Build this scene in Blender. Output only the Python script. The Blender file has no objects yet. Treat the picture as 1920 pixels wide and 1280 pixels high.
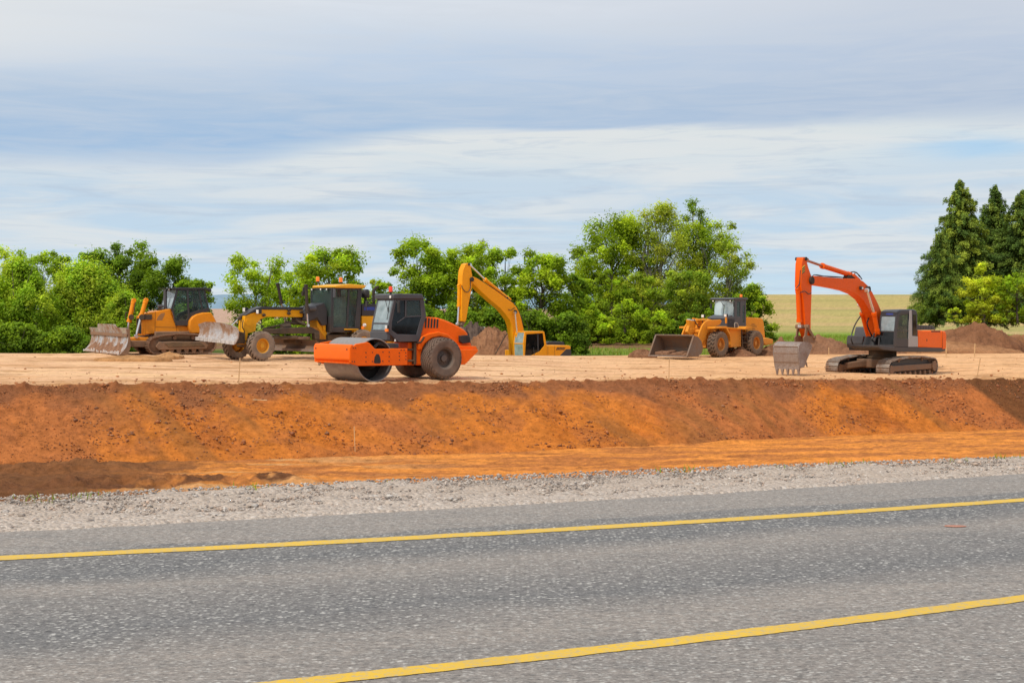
import bpy, bmesh, math, random
import numpy as np
from mathutils import Vector, Matrix

scene = bpy.context.scene
col = scene.collection
R = math.radians
rnd = random.Random(7)
FPX, UC, VH, HC = 2700.0, 960.0, 572.0, 1.77      # focal length (px of a 1920 wide frame), centre column, horizon row, eye height

# ------------------------------------------------------------------ helpers
def at(u, v, d):
    """world point at depth d (metres along +Y) on the sight line through u, v"""
    return Vector(((u - UC) / FPX * d, d, HC - (v - VH) / FPX * d))

def tag(o, label=None, cat=None, group=None, kind=None):
    if label: o['label'] = label
    if cat: o['category'] = cat
    if group: o['group'] = group
    if kind: o['kind'] = kind
    return o

def empty(name, loc, rz=0.0):
    o = bpy.data.objects.new(name, None)
    col.objects.link(o)
    o.location = loc
    o.rotation_euler = (0, 0, rz)
    o.empty_display_size = 0.3
    return o

def np_mesh(name, verts, faces, mat, parent=None, colors=None, smooth=False, uvs=None):
    """verts (n,3), faces (m,k) arrays -> object"""
    me = bpy.data.meshes.new(name)
    verts = np.asarray(verts, dtype=np.float32)
    faces = np.asarray(faces, dtype=np.int32)
    n, (m, k) = len(verts), faces.shape
    me.vertices.add(n); me.vertices.foreach_set('co', verts.ravel())
    me.loops.add(m * k); me.loops.foreach_set('vertex_index', faces.ravel())
    me.polygons.add(m)
    me.polygons.foreach_set('loop_start', np.arange(0, m * k, k, dtype=np.int32))
    me.polygons.foreach_set('loop_total', np.full(m, k, dtype=np.int32))
    if smooth: me.polygons.foreach_set('use_smooth', np.ones(m, dtype=bool))
    me.update(calc_edges=True)
    if colors is not None:
        a = me.color_attributes.new('Col', 'FLOAT_COLOR', 'POINT')
        c = np.ones((n, 4), dtype=np.float32); c[:, :colors.shape[1]] = colors
        a.data.foreach_set('color', c.ravel())
    if uvs is not None:
        a = me.attributes.new('lat', 'FLOAT_VECTOR', 'POINT')
        c = np.zeros((n, 3), dtype=np.float32); c[:, :2] = uvs
        a.data.foreach_set('vector', c.ravel())
    me.materials.append(mat)
    o = bpy.data.objects.new(name, me)
    col.objects.link(o)
    if parent: o.parent = parent
    return o

def vnoise(x, y, seed=0):
    xi = np.floor(x).astype(np.int64); yi = np.floor(y).astype(np.int64)
    xf = x - xi; yf = y - yi
    xf = xf * xf * (3 - 2 * xf); yf = yf * yf * (3 - 2 * yf)
    def h(a, b):
        n = (a * 374761393 + b * 668265263 + seed * 974711) & 0xffffffff
        n = ((n ^ (n >> 13)) * 1274126177) & 0xffffffff
        return ((n ^ (n >> 16)) & 0xffff) / 65535.0
    return (h(xi, yi) * (1 - xf) + h(xi + 1, yi) * xf) * (1 - yf) + (h(xi, yi + 1) * (1 - xf) + h(xi + 1, yi + 1) * xf) * yf

def fbm(x, y, seed=0, octv=4, gain=.5):
    s = 0; a = 1; t = 0
    for i in range(octv):
        s = s + a * vnoise(x * 2 ** i, y * 2 ** i, seed + i * 17); t += a; a *= gain
    return s / t

def sstep(a, b, x):
    t = np.clip((x - a) / (b - a), 0, 1)
    return t * t * (3 - 2 * t)

def lerp(a, b, t):
    return a + (b - a) * t

class MB:
    """collects shapes, builds ONE mesh object"""
    def __init__(self): self.v = []; self.f = []; self.g = []
    def add(self, vs, fs):
        b = len(self.v); self.g.append((b, len(self.f)))
        self.v += [tuple(p) for p in vs]
        self.f += [tuple(i + b for i in f) for f in fs]
        return self
    def prism(self, pts, y0, y1):
        """pts = (x,z) outline in the side plane, from lateral y0 to y1"""
        n = len(pts)
        vs = [(p[0], y0, p[1]) for p in pts] + [(p[0], y1, p[1]) for p in pts]
        fs = [tuple(range(n)), tuple(range(2 * n - 1, n - 1, -1))]
        fs += [(i, (i + 1) % n, (i + 1) % n + n, i + n) for i in range(n)]
        return self.add(vs, fs)
    def prism2(self, pa, y0, pb, y1):
        n = len(pa)
        vs = [(p[0], y0, p[1]) for p in pa] + [(p[0], y1, p[1]) for p in pb]
        fs = [tuple(range(n)), tuple(range(2 * n - 1, n - 1, -1))]
        fs += [(i, (i + 1) % n, (i + 1) % n + n, i + n) for i in range(n)]
        return self.add(vs, fs)
    def fprism(self, pts, x0, x1):
        """pts = (y,z) outline in the front plane, from x0 to x1"""
        n = len(pts)
        vs = [(x0, p[0], p[1]) for p in pts] + [(x1, p[0], p[1]) for p in pts]
        fs = [tuple(range(n)), tuple(range(2 * n - 1, n - 1, -1))]
        fs += [(i, (i + 1) % n, (i + 1) % n + n, i + n) for i in range(n)]
        return self.add(vs, fs)
    def ring(self, outer, inner, y0, y1):
        n = len(outer)
        vs = [(p[0], y, p[1]) for y in (y0, y1) for p in outer] + [(p[0], y, p[1]) for y in (y0, y1) for p in inner]
        fs = []
        for i in range(n):
            j = (i + 1) % n
            fs += [(i, j, 2 * n + j, 2 * n + i), (n + i, 3 * n + i, 3 * n + j, n + j),
                   (i, n + i, n + j, j), (2 * n + i, 2 * n + j, 3 * n + j, 3 * n + i)]
        return self.add(vs, fs)
    def box(self, x0, x1, y0, y1, z0, z1):
        vs = [(x, y, z) for x in (x0, x1) for y in (y0, y1) for z in (z0, z1)]
        return self.add(vs, [(0, 1, 3, 2), (4, 6, 7, 5), (0, 4, 5, 1), (2, 3, 7, 6), (0, 2, 6, 4), (1, 5, 7, 3)])
    def bar(self, p, q, w, h=None, up=(0, 0, 1)):
        """rectangular bar from p to q, w across, h along 'up'"""
        h = h or w
        p = Vector(p); q = Vector(q); a = (q - p).normalized(); up = Vector(up)
        s = a.cross(up)
        if s.length < 1e-4: s = a.cross(Vector((0, 1, 0)))
        s.normalize(); t = s.cross(a)
        vs = [e + s * (i * w / 2) + t * (j * h / 2) for e in (p, q) for i, j in ((-1, -1), (1, -1), (1, 1), (-1, 1))]
        return self.add(vs, [(0, 1, 2, 3), (7, 6, 5, 4), (0, 4, 5, 1), (1, 5, 6, 2), (2, 6, 7, 3), (3, 7, 4, 0)])
    def cyl(self, p, q, r0, r1=None, n=16, cap=True):
        r1 = r0 if r1 is None else r1
        p = Vector(p); q = Vector(q); a = (q - p).normalized()
        s = a.orthogonal().normalized(); t = a.cross(s)
        vs = []
        for e, r in ((p, r0), (q, r1)):
            for i in range(n):
                th = 2 * math.pi * i / n
                vs.append(e + (s * math.cos(th) + t * math.sin(th)) * r)
        fs = [(i, (i + 1) % n, (i + 1) % n + n, i + n) for i in range(n)]
        if cap: fs += [tuple(range(n - 1, -1, -1)), tuple(range(n, 2 * n))]
        return self.add(vs, fs)
    def tube(self, pts, r, n=8):
        """smooth hose through the points (Catmull-Rom)"""
        P = [Vector(p) for p in pts]; P = [2 * P[0] - P[1]] + P + [2 * P[-1] - P[-2]]
        out = []
        for i in range(1, len(P) - 2):
            for k in range(6):
                t = k / 6
                out.append(.5 * ((2 * P[i]) + (P[i + 1] - P[i - 1]) * t + (2 * P[i - 1] - 5 * P[i] + 4 * P[i + 1] - P[i + 2]) * t * t + (3 * P[i] - P[i - 1] - 3 * P[i + 1] + P[i + 2]) * t ** 3))
        out.append(P[-2])
        vs = []; m = len(out)
        s = (out[1] - out[0]).orthogonal().normalized()
        for i, p in enumerate(out):
            a = (out[min(i + 1, m - 1)] - out[max(i - 1, 0)]).normalized()
            s = (s - a * s.dot(a)).normalized(); t = a.cross(s)
            for j in range(n):
                th = 2 * math.pi * j / n
                vs.append(p + (s * math.cos(th) + t * math.sin(th)) * r)
        fs = [(i * n + j, i * n + (j + 1) % n, (i + 1) * n + (j + 1) % n, (i + 1) * n + j) for i in range(m - 1) for j in range(n)]
        fs += [tuple(range(n - 1, -1, -1)), tuple(range((m - 1) * n, m * n))]
        return self.add(vs, fs)
    def lathe(self, prof, c, n=48, axis='y', cap=True):
        """prof = [(radius, offset along axis)], about axis through c"""
        vs = []; m = len(prof)
        for r, a in prof:
            for i in range(n):
                th = 2 * math.pi * i / n
                if axis == 'y': vs.append((c[0] + r * math.cos(th), c[1] + a, c[2] + r * math.sin(th)))
                else: vs.append((c[0] + r * math.cos(th), c[1] + r * math.sin(th), c[2] + a))
        fs = [(k * n + i, k * n + (i + 1) % n, (k + 1) * n + (i + 1) % n, (k + 1) * n + i) for k in range(m - 1) for i in range(n)]
        if cap and prof[0][0] > .001: fs.append(tuple(range(n - 1, -1, -1)))
        if cap and prof[-1][0] > .001: fs.append(tuple(range((m - 1) * n, m * n)))
        return self.add(vs, fs)
    def pieces(self):
        out = []; E = self.g[1:] + [(len(self.v), len(self.f))]
        for (a, fa), (b, fb) in zip(self.g, E):
            m = MB(); m.add(self.v[a:b], [tuple(i - a for i in f) for f in self.f[fa:fb]]); out.append(m)
        return out
    def build(self, name, mat, parent=None, bevel=0, smooth=None, label=None):
        me = bpy.data.meshes.new(name)
        me.from_pydata(self.v, [], self.f)
        bm = bmesh.new(); bm.from_mesh(me)
        bmesh.ops.remove_doubles(bm, verts=bm.verts, dist=1e-5)
        bmesh.ops.recalc_face_normals(bm, faces=bm.faces)
        bm.to_mesh(me); bm.free()
        me.materials.append(mat)
        o = bpy.data.objects.new(name, me); col.objects.link(o)
        if parent: o.parent = parent
        if bevel:
            b = o.modifiers.new('bevel', 'BEVEL'); b.width = bevel; b.segments = 2
            b.limit_method = 'ANGLE'; b.angle_limit = R(38); b.harden_normals = False
        me.polygons.foreach_set('use_smooth', [True] * len(me.polygons))
        me.set_sharp_from_angle(angle=R(32 if smooth is None else smooth))
        if label: o['label'] = label
        return o

# ------------------------------------------------------------------ materials
def new_mat(name):
    m = bpy.data.materials.new(name); m.use_nodes = True
    nt = m.node_tree; b = nt.nodes['Principled BSDF']
    return m, nt, b
def N(nt, t, **kw):
    n = nt.nodes.new(t)
    for k, v in kw.items():
        if k.startswith('i_'):
            key = k[2:]; key = int(key) if key.isdigit() else key.replace('_', ' ')
            n.inputs[key].default_value = v
        else: setattr(n, k, v)
    return n
def mixc(nt, fac, a, b, mode='MIX'):
    m = nt.nodes.new('ShaderNodeMix'); m.data_type = 'RGBA'; m.blend_type = mode
    for sock, val in ((m.inputs[0], fac), (m.inputs[6], a), (m.inputs[7], b)):
        if isinstance(val, (float, int)): sock.default_value = val
        elif isinstance(val, (tuple, list)): sock.default_value = tuple(val) + ((1,) if len(val) == 3 else ())
        else: nt.links.new(val, sock)
    return m.outputs[2]
def math_(nt, op, a, b=None, clamp=False):
    m = nt.nodes.new('ShaderNodeMath'); m.operation = op; m.use_clamp = clamp
    for i, val in enumerate((a, b)):
        if val is None: continue
        if isinstance(val, (float, int)): m.inputs[i].default_value = val
        else: nt.links.new(val, m.inputs[i])
    return m.outputs[0]
def ramp(nt, fac, stops):
    r = nt.nodes.new('ShaderNodeValToRGB')
    el = r.color_ramp.elements
    while len(el) > 1: el.remove(el[-1])
    for i, (p, c) in enumerate(stops):
        e = el[0] if i == 0 else el.new(p)
        e.position = p
        c = (c, c, c) if isinstance(c, (int, float)) else c
        e.color = tuple(c) + (1,)
    nt.links.new(fac, r.inputs[0])
    return r.outputs[0]
def noise(nt, scale, detail=4, vec=None, rough=.55, sc=None, dist=0):
    n = nt.nodes.new('ShaderNodeTexNoise'); n.inputs['Distortion'].default_value = dist; n.inputs['Scale'].default_value = scale
    n.inputs['Detail'].default_value = detail; n.inputs['Roughness'].default_value = rough
    if vec is None:
        tc = nt.nodes.new('ShaderNodeTexCoord'); vec = tc.outputs['Object']
    if sc:
        mp = nt.nodes.new('ShaderNodeMapping'); mp.inputs['Scale'].default_value = sc
        nt.links.new(vec, mp.inputs[0]); vec = mp.outputs[0]
    nt.links.new(vec, n.inputs['Vector'])
    return n.outputs[0]

DUST = (.42, .26, .13)
def paint(name, c, rough=.38, dust=.5, low=.9, metal=0.0, dcol=DUST, grime=.35):
    """machine paint: dust that thickens towards the ground, grime patches, small chips"""
    m, nt, b = new_mat(name)
    tc = nt.nodes.new('ShaderNodeTexCoord')
    sep = nt.nodes.new('ShaderNodeSeparateXYZ'); nt.links.new(tc.outputs['Object'], sep.inputs[0])
    n1 = noise(nt, 1.6, 6, tc.outputs['Object'], .65)
    n2 = noise(nt, 9, 5, tc.outputs['Object'], .7)
    h = math_(nt, 'SUBTRACT', 1.0, math_(nt, 'DIVIDE', sep.outputs[2], 3.2), True)
    h = math_(nt, 'POWER', h, 2.0)
    d = math_(nt, 'MULTIPLY', math_(nt, 'ADD', math_(nt, 'MULTIPLY', h, low), .04), dust)
    d = math_(nt, 'MULTIPLY', d, ramp_f(nt, n1, .3, .72, .35, 1.5), True)
    cdark = tuple(x * .62 for x in c)
    base = mixc(nt, math_(nt, 'MULTIPLY', ramp_f(nt, n2, .45, .75, 0, 1), grime), c, cdark)
    base = mixc(nt, d, base, dcol)
    nt.links.new(base, b.inputs['Base Color'])
    nt.links.new(math_(nt, 'ADD', rough, math_(nt, 'MULTIPLY', d, .5), True), b.inputs['Roughness'])
    b.inputs['Metallic'].default_value = metal; b.inputs['Specular IOR Level'].default_value = .22
    bu = nt.nodes.new('ShaderNodeBump'); bu.inputs['Strength'].default_value = .12; bu.inputs['Distance'].default_value = .02
    nt.links.new(n2, bu.inputs['Height']); nt.links.new(bu.outputs[0], b.inputs['Normal'])
    return m
def ramp_f(nt, fac, a, b, lo, hi):
    n = nt.nodes.new('ShaderNodeMapRange'); n.inputs['From Min'].default_value = a; n.inputs['From Max'].default_value = b
    n.inputs['To Min'].default_value = lo; n.inputs['To Max'].default_value = hi
    nt.links.new(fac, n.inputs['Value'])
    return n.outputs[0]
def worn_steel(name, c_bright, c_mud, mudth=.5, rough=.35, metal=.6, sc=(1, 1, 1)):
    m, nt, b = new_mat(name)
    tc = nt.nodes.new('ShaderNodeTexCoord')
    n1 = noise(nt, 1.8, 7, tc.outputs['Object'], .65, sc)
    n2 = noise(nt, 14, 4, tc.outputs['Object'], .6)
    f = ramp_f(nt, n1, mudth - .08, mudth + .08, 0, 1)
    f = math_(nt, 'MULTIPLY', f, 1.0, True)
    c = mixc(nt, f, c_bright, c_mud)
    c = mixc(nt, ramp_f(nt, n2, .35, .7, 0, .45), c, tuple(x * .55 for x in c_mud))
    nt.links.new(c, b.inputs['Base Color'])
    b.inputs['Metallic'].default_value = 0
    nt.links.new(math_(nt, 'MULTIPLY', math_(nt, 'SUBTRACT', 1.0, f, True), metal), b.inputs['Metallic'])
    nt.links.new(ramp_f(nt, f, 0, 1, rough, .9), b.inputs['Roughness'])
    bu = nt.nodes.new('ShaderNodeBump'); bu.inputs['Strength'].default_value = .35; bu.inputs['Distance'].default_value = .02
    nt.links.new(n1, bu.inputs['Height']); nt.links.new(bu.outputs[0], b.inputs['Normal'])
    return m
def plain(name, c, rough=.6, metal=0.0, var=.25, scale=6, emit=0):
    m, nt, b = new_mat(name)
    n = noise(nt, scale, 5)
    nt.links.new(mixc(nt, ramp_f(nt, n, .3, .7, 0, 1), tuple(x * (1 - var) for x in c), tuple(min(1, x * (1 + var)) for x in c)), b.inputs['Base Color'])
    b.inputs['Roughness'].default_value = rough; b.inputs['Metallic'].default_value = metal
    if emit:
        b.inputs['Emission Color'].default_value = tuple(c) + (1,); b.inputs['Emission Strength'].default_value = emit
    return m
def glass(name, tint, fac=.25, rough=.04, body=(.03, .04, .04), opa=.3):
    """window pane: mostly see-through, tinted, dusty, with a sky reflection"""
    m, nt, b = new_mat(name)
    out = nt.nodes['Material Output']
    tr = N(nt, 'ShaderNodeBsdfTransparent'); tr.inputs[0].default_value = tuple(tint) + (1,)
    b.inputs['Base Color'].default_value = tuple(body) + (1,)
    b.inputs['Roughness'].default_value = rough
    b.inputs['Specular IOR Level'].default_value = 1.0
    fr = N(nt, 'ShaderNodeFresnel'); fr.inputs[0].default_value = 1.6
    n = noise(nt, 3, 4)
    f = math_(nt, 'ADD', math_(nt, 'MULTIPLY', fr.outputs[0], fac * 3), math_(nt, 'MULTIPLY', ramp_f(nt, n, .3, .7, .6, 1.3), opa), True)
    mx = N(nt, 'ShaderNodeMixShader')
    nt.links.new(f, mx.inputs[0]); nt.links.new(tr.outputs[0], mx.inputs[1]); nt.links.new(b.outputs[0], mx.inputs[2])
    nt.links.new(mx.outputs[0], out.inputs[0])
    return m
MT = {}
# ------------------------------------------------------------------ camera, light, sky
cam = bpy.data.cameras.new('camera'); camo = bpy.data.objects.new('camera', cam); col.objects.link(camo)
camo.location = (0, 0, HC); camo.rotation_euler = (R(90), 0, 0)
cam.sensor_width = 36; cam.lens = 36 * FPX / 1920; cam.shift_y = -(640 - VH) / 1920
cam.clip_start = .1; cam.clip_end = 20000
scene.camera = camo
scene.view_settings.view_transform = 'Standard'; scene.view_settings.look = 'None'
scene.view_settings.exposure = 0; scene.view_settings.gamma = 1
SUN_EL, SUN_AZ = 52, 218          # azimuth clockwise from +Y: behind the camera, a little left
sd = Vector((math.sin(R(SUN_AZ)) * math.cos(R(SUN_EL)), math.cos(R(SUN_AZ)) * math.cos(R(SUN_EL)), math.sin(R(SUN_EL))))
sl = bpy.data.lights.new('sun', 'SUN'); sl.energy = 2.5; sl.angle = R(6); sl.color = (1, .93, .82)
so = bpy.data.objects.new('sun', sl); col.objects.link(so); so.rotation_euler = sd.to_track_quat('Z', 'Y').to_euler()
so.location = (-20, -20, 60)

w = bpy.data.worlds.new('World'); scene.world = w; w.use_nodes = True
nt = w.node_tree
for n in list(nt.nodes): nt.nodes.remove(n)
out = nt.nodes.new('ShaderNodeOutputWorld')
sky = nt.nodes.new('ShaderNodeTexSky'); sky.sky_type = 'NISHITA'; sky.sun_disc = False
sky.sun_elevation = R(SUN_EL); sky.sun_rotation = R(SUN_AZ); sky.air_density = 1; sky.dust_density = .6
bgs = nt.nodes.new('ShaderNodeBackground'); bgs.inputs[1].default_value = .11
nt.links.new(sky.outputs[0], bgs.inputs[0])
tc = nt.nodes.new('ShaderNodeTexCoord')
sep = nt.nodes.new('ShaderNodeSeparateXYZ'); nt.links.new(tc.outputs['Generated'], sep.inputs[0])
el = math_(nt, 'ARCTAN2', sep.outputs[2], math_(nt, 'POWER', math_(nt, 'ADD', math_(nt, 'MULTIPLY', sep.outputs[0], sep.outputs[0]), math_(nt, 'MULTIPLY', sep.outputs[1], sep.outputs[1])), .5))
az = math_(nt, 'ARCTAN2', sep.outputs[0], sep.outputs[1])
cmb = nt.nodes.new('ShaderNodeCombineXYZ')
# cloud layer seen edge-on: long streaks that thin out towards the horizon
elw = math_(nt, 'POWER', math_(nt, 'MAXIMUM', el, .001), .8)
nt.links.new(az, cmb.inputs[0]); nt.links.new(math_(nt, 'MULTIPLY', elw, 7.0), cmb.inputs[1])
vec = cmb.outputs[0]
nA = noise(nt, 1.6, 5, vec, .5, (1.3, 1.5, 1), .5)
nB = noise(nt, 3.0, 6, vec, .56, (1.9, 1.9, 1), .8)
nC = noise(nt, 5.0, 7, vec, .62, (2.4, 3.0, 1), .8)
# big structure: elevation of the dark deck's lower rim changes with direction
# e in "rows above horizon / 572" : 0 horizon .. 1 top of picture
e = math_(nt, 'DIVIDE', el, .2088)
wav = math_(nt, 'MULTIPLY', math_(nt, 'SUBTRACT', nA, .5), .30)
ecl = math_(nt, 'ADD', e, wav)
# rim of the dark deck: e0 = .47 on the left rising to .58 at azimuth 0 and flat to the right
rim = nt.nodes.new('ShaderNodeMapRange'); rim.interpolation_type = 'SMOOTHSTEP'
rim.inputs['From Min'].default_value = -.22; rim.inputs['From Max'].default_value = -.03
rim.inputs['To Min'].default_value = .465; rim.inputs['To Max'].default_value = .585
nt.links.new(az, rim.inputs['Value'])
edge = math_(nt, 'SUBTRACT', math_(nt, 'ADD', e, math_(nt, 'MULTIPLY', math_(nt, 'SUBTRACT', nB, .5), .07)), rim.outputs[0])
softw = ramp_f(nt, math_(nt, 'ABSOLUTE', math_(nt, 'ADD', az, -.06)), .02, .33, .022, .12)
up = math_(nt, 'ADD', math_(nt, 'DIVIDE', edge, softw), .5, True)
up = math_(nt, 'MULTIPLY', math_(nt, 'MULTIPLY', up, up), math_(nt, 'SUBTRACT', 3.0, math_(nt, 'MULTIPLY', up, 2.0)))
# upper deck colour against height above the rim
hi = ramp(nt, ecl, [(.38, (.37, .53, .76)), (.52, (.37, .53, .74)), (.66, (.43, .56, .73)), (.80, (.52, .63, .78)), (.92, (.64, .71, .80)), (1.0, (.70, .75, .82))])
hi = mixc(nt, ramp_f(nt, az, -.05, .3, 0, .42), hi, (.49, .54, .65))
hi = mixc(nt, ramp_f(nt, nC, .40, .70, 0, .40), hi, (.62, .67, .74))
# warmer and whiter to the upper left
wl = math_(nt, 'MULTIPLY', ramp_f(nt, az, -.38, -.12, 1, 0), ramp_f(nt, ecl, .62, .86, 0, 1), True)
hi = mixc(nt, math_(nt, 'MULTIPLY', wl, .65), hi, (.82, .82, .80))
lo = ramp(nt, ecl, [(.0, (.58, .74, .85)), (.15, (.54, .70, .84)), (.35, (.54, .67, .80)), (.5, (.68, .75, .79)), (.62, (.74, .77, .77))])
lo = mixc(nt, ramp_f(nt, nB, .42, .62, 0, .8), lo, (.75, .78, .79))
lo = mixc(nt, ramp_f(nt, nC, .50, .66, 0, .6), lo, (.50, .60, .72))
cloud = mixc(nt, up, lo, hi)
gx = math_(nt, 'DIVIDE', math_(nt, 'SUBTRACT', az, .315), .055); gy = math_(nt, 'DIVIDE', math_(nt, 'SUBTRACT', math_(nt, 'ADD', e, math_(nt, 'MULTIPLY', math_(nt, 'SUBTRACT', nB, .5), .12)), .485), .035)
gp_ = math_(nt, 'EXPONENT', math_(nt, 'MULTIPLY', math_(nt, 'ADD', math_(nt, 'MULTIPLY', gx, gx), math_(nt, 'MULTIPLY', gy, gy)), -1.0))
cloud = mixc(nt, math_(nt, 'MULTIPLY', gp_, .8), cloud, (.40, .63, .86))
bgc = nt.nodes.new('ShaderNodeBackground'); nt.links.new(cloud, bgc.inputs[0]); bgc.inputs[1].default_value = 1.0
mx = nt.nodes.new('ShaderNodeMixShader')
# thin places where clear sky shows through
thin = math_(nt, 'SUBTRACT', 1.0, math_(nt, 'MULTIPLY', ramp_f(nt, nA, .62, .78, 0, .35), 1.0), True)
nt.links.new(thin, mx.inputs[0]); nt.links.new(bgs.outputs[0], mx.inputs[1]); nt.links.new(bgc.outputs[0], mx.inputs[2])
nt.links.new(mx.outputs[0], out.inputs[0])

# ------------------------------------------------------------------ lines of the road (world XY)
def road_curve(knots, v0=None):
    P = [at(u, v, FPX * HC / (v - VH)) for u, v in knots]
    xs = np.array([p.x for p in P]); ys = np.array([p.y for p in P])
    c = np.polyfit(xs, ys, 2)
    a, b = xs[0], xs[-1]
    def f(x):
        x = np.asarray(x, float); xc = np.clip(x, a, b)
        s = np.where(x < a, 2 * c[0] * a + c[1], 2 * c[0] * b + c[1])
        return np.polyval(c, xc) + (x - xc) * s
    return f
y_far = road_curve([(0, 1046.5), (400, 1027), (720, 1010.5), (960, 998.5), (1200, 984.5), (1560, 961.5), (1920, 937)])
y_edge = road_curve([(0, 989), (400, 972), (720, 955), (1200, 926), (1560, 905), (1920, 883)])
y_near = road_curve([(500, 1284), (740, 1262), (980, 1237), (1300, 1199), (1600, 1158), (1920, 1123)])
y_grav = road_curve([(0, 932), (450, 907), (720, 897), (960, 889), (1200, 881), (1560, 866), (1920, 853)])

def solve_d(fn, u):
    """depth at which the sight column u meets curve y = fn(x)"""
    k = (np.asarray(u, float) - UC) / FPX
    d = np.full(k.shape, 12.0)
    for _ in range(60): d = .5 * d + .5 * np.clip(fn(k * d), 3, 60)
    return d

# ------------------------------------------------------------------ terrain
def prof(u):
    """per sight column: distances and drops below the eye of the main terrain lines"""
    u = np.asarray(u, float)
    de = solve_d(y_edge, u); dg = solve_d(y_grav, u)
    g = np.maximum(1.0, dg / solve_d(y_grav, np.clip(u, 0, 1920)))
    uc = np.clip(u, -300, 2300)
    dc = np.interp(uc, [-300, 0, 700, 1200, 1920, 2300], [42, 44, 48.8, 52.5, 58, 61])
    vc = np.interp(uc, [0, 240, 450, 720, 960, 1200, 1560, 1920], [724, 719, 720, 718, 717, 712, 711.5, 711])
    Dc = (vc - VH) / FPX * dc
    vb = np.interp(uc, [0, 200, 450, 720, 1000, 1200, 1400, 1470, 1520, 1700, 1920], [872, 867, 862, 855, 845, 836, 826, 820, 818, 811, 804])
    Db = np.interp(uc, [0, 700, 1920], [4.5, 4.7, 4.75])
    db = Db * FPX / (vb - VH)
    df = np.interp(uc, [0, 500, 960, 1200, 1500, 1920], [69.5, 71, 76, 88, 92, 96])
    vf = np.interp(uc, [0, 240, 500, 960, 1070, 1200, 1920], [662, 663.5, 664.5, 666, 667, 666, 662])
    Df = (vf - VH) / FPX * df
    D2 = np.interp(uc, [0, 1150, 1300, 1920], [4.6, 4.5, 3.9, 3.9])
    H5 = lerp(5.0, -3.7, sstep(1050, 1420, u))     # drop at 500 m
    return dict(de=de * 1, dg=dg, dc=dc * g, Dc=Dc, db=db * g, Db=Db, df=df * g, Df=Df, D2=D2, H5=H5, g=g)

ROWS = []      # (segment, t) list
def seg(n, a): ROWS.extend([(a, i / n) for i in range(n)])
seg(6, 0); seg(3, 1); seg(40, 2); ROWS.extend([(3, (i / 120) ** .5) for i in range(120)]); seg(170, 4); seg(120, 5); seg(8, 6); seg(40, 7); seg(30, 8); seg(50, 9); seg(30, 10); seg(12, 11)
def terrain(u):
    """arrays (rows, len(u)) of distance and drop"""
    p = prof(u); one = np.ones_like(u)
    K = [(.6 * one, 1.87 * one), (p['de'] - .2, 1.87 * one), (p['dg'], 1.98 * one), (p['dg'] + 9, p['Db'] + .1),
         (p['db'], p['Db']), (p['dc'], p['Dc']), (p['df'], p['Df']), (p['df'] + 6, p['D2']), (140 * p['g'], 4.4 * one),
         (210 * p['g'], 4.4 * one), (500 * p['g'], p['H5']), (1300 * one * p['g'], np.where(p['H5'] < 0, p['H5'] * 1.1, 6.5)), (7000 * one * p['g'], 9 * one)]
    d = []; z = []; s = []
    for a, t in ROWS:
        (d0, D0), (d1, D1) = K[a], K[a + 1]
        if a in (9, 10, 11): dd = d0 * (d1 / d0) ** t
        else: dd = d0 + (d1 - d0) * t
        tt = (dd - d0) / (d1 - d0)
        if a in (9,): zz = D0 + (D1 - D0) * (tt * tt * (3 - 2 * tt) * .6 + tt * .4)
        elif a == 10: zz = D0 + (D1 - D0) * tt * tt
        else: zz = D0 + (D1 - D0) * tt
        d.append(dd); z.append(zz); s.append(np.full(u.shape, a + t))
    d.append(K[-1][0]); z.append(K[-1][1]); s.append(np.full(u.shape, 12.0))
    return np.array(d), np.array(z), np.array(s), p

def ground_z(u, d):
    uu = np.array([float(u)])
    dd, zz, _, _ = terrain(uu)
    return HC - float(np.interp(d, dd[:, 0], zz[:, 0]))
def gp(u, d, dz=0):
    return Vector(((u - UC) / FPX * d, d, ground_z(u, d) + dz))

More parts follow.
